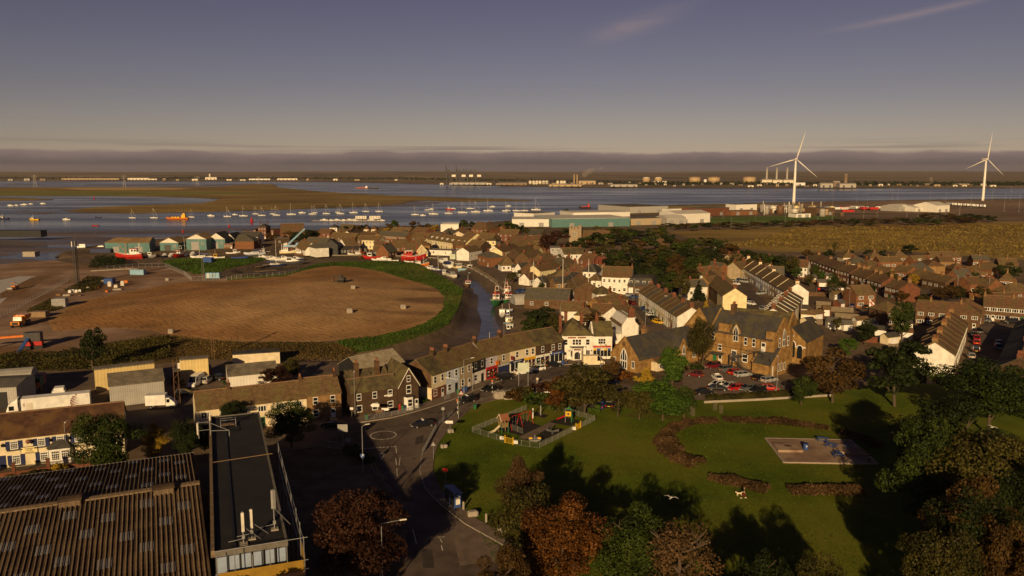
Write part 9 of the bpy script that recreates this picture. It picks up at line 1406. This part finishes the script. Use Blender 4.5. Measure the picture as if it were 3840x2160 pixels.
def scatter(name,label,poly,n,h,size,m,sd,avoid=None,tall=1.0):
 W_=[tuple(G(u,v).xy)for u,v in poly];xs=[p[0]for p in W_];ys=[p[1]for p in W_];rs=np.random.RandomState(sd);X=rs.uniform(min(xs),max(xs),n*3);Y=rs.uniform(min(ys),max(ys),n*3);k=inpoly(X,Y,W_)
 if avoid:k&=~inpoly(X,Y,[tuple(G(u,v).xy)for u,v in avoid])
 X,Y=X[k][:n],Y[k][:n];q=len(X);hh=h*(.35+.65*np.clip(.5+.5*vnoise(X*.25,Y*.25,sd)*1.6,0,1));P=np.stack([X,Y,rs.uniform(0,1,q)**.7*hh],1);D=np.stack([rs.normal(size=q)*.6,rs.normal(size=q)*.6-.3,np.full(q,tall)],1)
 tone=.4+.35*vnoise(X*.12,Y*.12,sd+5)+rs.uniform(-.3,.3,q);return tag(obj(name,leaf_mesh(name,P,D,size,tone,m,rs)),label,'vegetation',kind='stuff')
scatter('undergrowth','dark scrub covering the bank left of the yard sheds',[(-100,1400),(-60,1335),(210,1325),(430,1285),(640,1265),(640,1345),(420,1385)],12000,1.5,.45,'leaf_olive',4);scatter('undergrowth','low brown scrub on the ditch bank below the field',[(430,1292),(640,1262),(900,1284),(1250,1284),(1345,1318),(1290,1350),(1090,1352),(640,1348)],10000,.4,.4,'leaf_scrub' if 'leaf_scrub' in M else leafmat('leaf_scrub',(.03,.022,.008),(.15,.10,.03)).name,5)
scatter('grass','rough bright grass on the creek bank around the field',[(845,1042),(960,1034),(1060,1030),(1130,1009),(1190,988),(1314,980),(1480,980),(1563,988),(1604,1009),(1676,1046),(1738,1087),(1721,1152),(1684,1214),(1622,1247),(1518,1280),(1415,1310),(1330,1325),(1250,1278),(1300,1040)],22000,.5,.5,'leaf_bright',6,FIELD)
scatter('grass','rough grass on the green bank beside the harbour mud',[(600,980),(660,970),(860,970),(978,964),(996,974),(955,988),(876,1004),(800,1028),(730,1028),(640,1000)],7000,.5,.7,'leaf_bright',7);scatter('undergrowth','weeds round the phone mast on the building site',[(240,1095),(330,1040),(400,1045),(360,1090),(300,1100)],3500,1.4,.5,'leaf_olive',8);scatter('undergrowth','weeds beside the grey steel cabin',[(100,1170),(190,1125),(240,1130),(230,1160),(120,1185)],3000,1.2,.45,'leaf_olive',9);scatter('undergrowth','bushes at the head of the harbour by the red boat',[(330,1005),(360,968),(470,972),(470,1000),(400,1010)],3500,3.0,.6,'leaf_dark',10)
scatter('grass','short tufted grass over the park lawn',[(1650,1660),(1730,1568),(1900,1500),(2600,1560),(3050,1500),(3400,1480),(3500,1900),(3300,2300),(1950,2300),(1800,2000),(1680,1880)],60000,.10,.22,'leaf_lawn' if 'leaf_lawn' in M else leafmat('leaf_lawn',(.04,.065,.006),(.10,.14,.012)).name,12,[(1771,1621),(1976,1516),(2231,1560),(2231,1578),(2021,1682)],2.5)
scatter('leaf_litter','fallen brown leaves under the trees by the car park',[(2330,1560),(2420,1530),(2600,1550),(2590,1570),(2450,1575)],2500,.05,.25,'leaf_bracken',13,None,3)
scatter('leaf_litter','fallen leaves under the trees at the bottom of the park',[(1850,1950),(2000,1800),(2700,1950),(2900,2050),(2700,2300),(1950,2300)],5000,.05,.22,'leaf_orange',15,None,3);scatter('leaf_litter','fallen leaves under the big right-hand trees',[(3250,1500),(3600,1480),(3840,1700),(3840,2160),(3350,2100)],5000,.05,.22,'leaf_brown',16,None,3)
scatter('reeds','tufts of rough grass over the marsh field',[(2720,925),(3000,855),(3840,840),(3840,965),(3400,940)],14000,.7,1.2,'leaf_marsh' if 'leaf_marsh' in M else leafmat('leaf_marsh',(.12,.085,.02),(.28,.2,.055)).name,14)
for k,(pl,n)in enumerate((([(2300,697),(2700,695),(3300,698),(3840,699),(4400,699),(4400,690),(3300,688),(2300,688)],4500),([(0,672),(1500,676),(2300,690),(2300,684),(1500,668),(0,667)],3500))):scatter('treeline',('far wooded shore behind the power station','far hedges and woods along the left horizon')[k],pl,n,9,9,'leaf_dark',40+k)
# = air
def haze():
 m=bpy.data.materials.new('haze');m.use_nodes=True;t=m.node_tree;t.nodes.remove(t.nodes['Principled BSDF']);v=N('ShaderNodeVolumePrincipled',t);v.inputs['Color'].default_value=(.86,.82,.86,1);v.inputs['Density'].default_value=HAZE;v.inputs['Anisotropy'].default_value=.0
 t.links.new(v.outputs[0],t.nodes['Material Output'].inputs['Volume']);M['haze']=m
 tag(obj('haze',MB().box(-20500,20500,-450,15700,-6,135).mesh('haze','haze')),'thin air haze over the whole place','haze',kind='stuff')
HAZE=2.0e-5
haze()
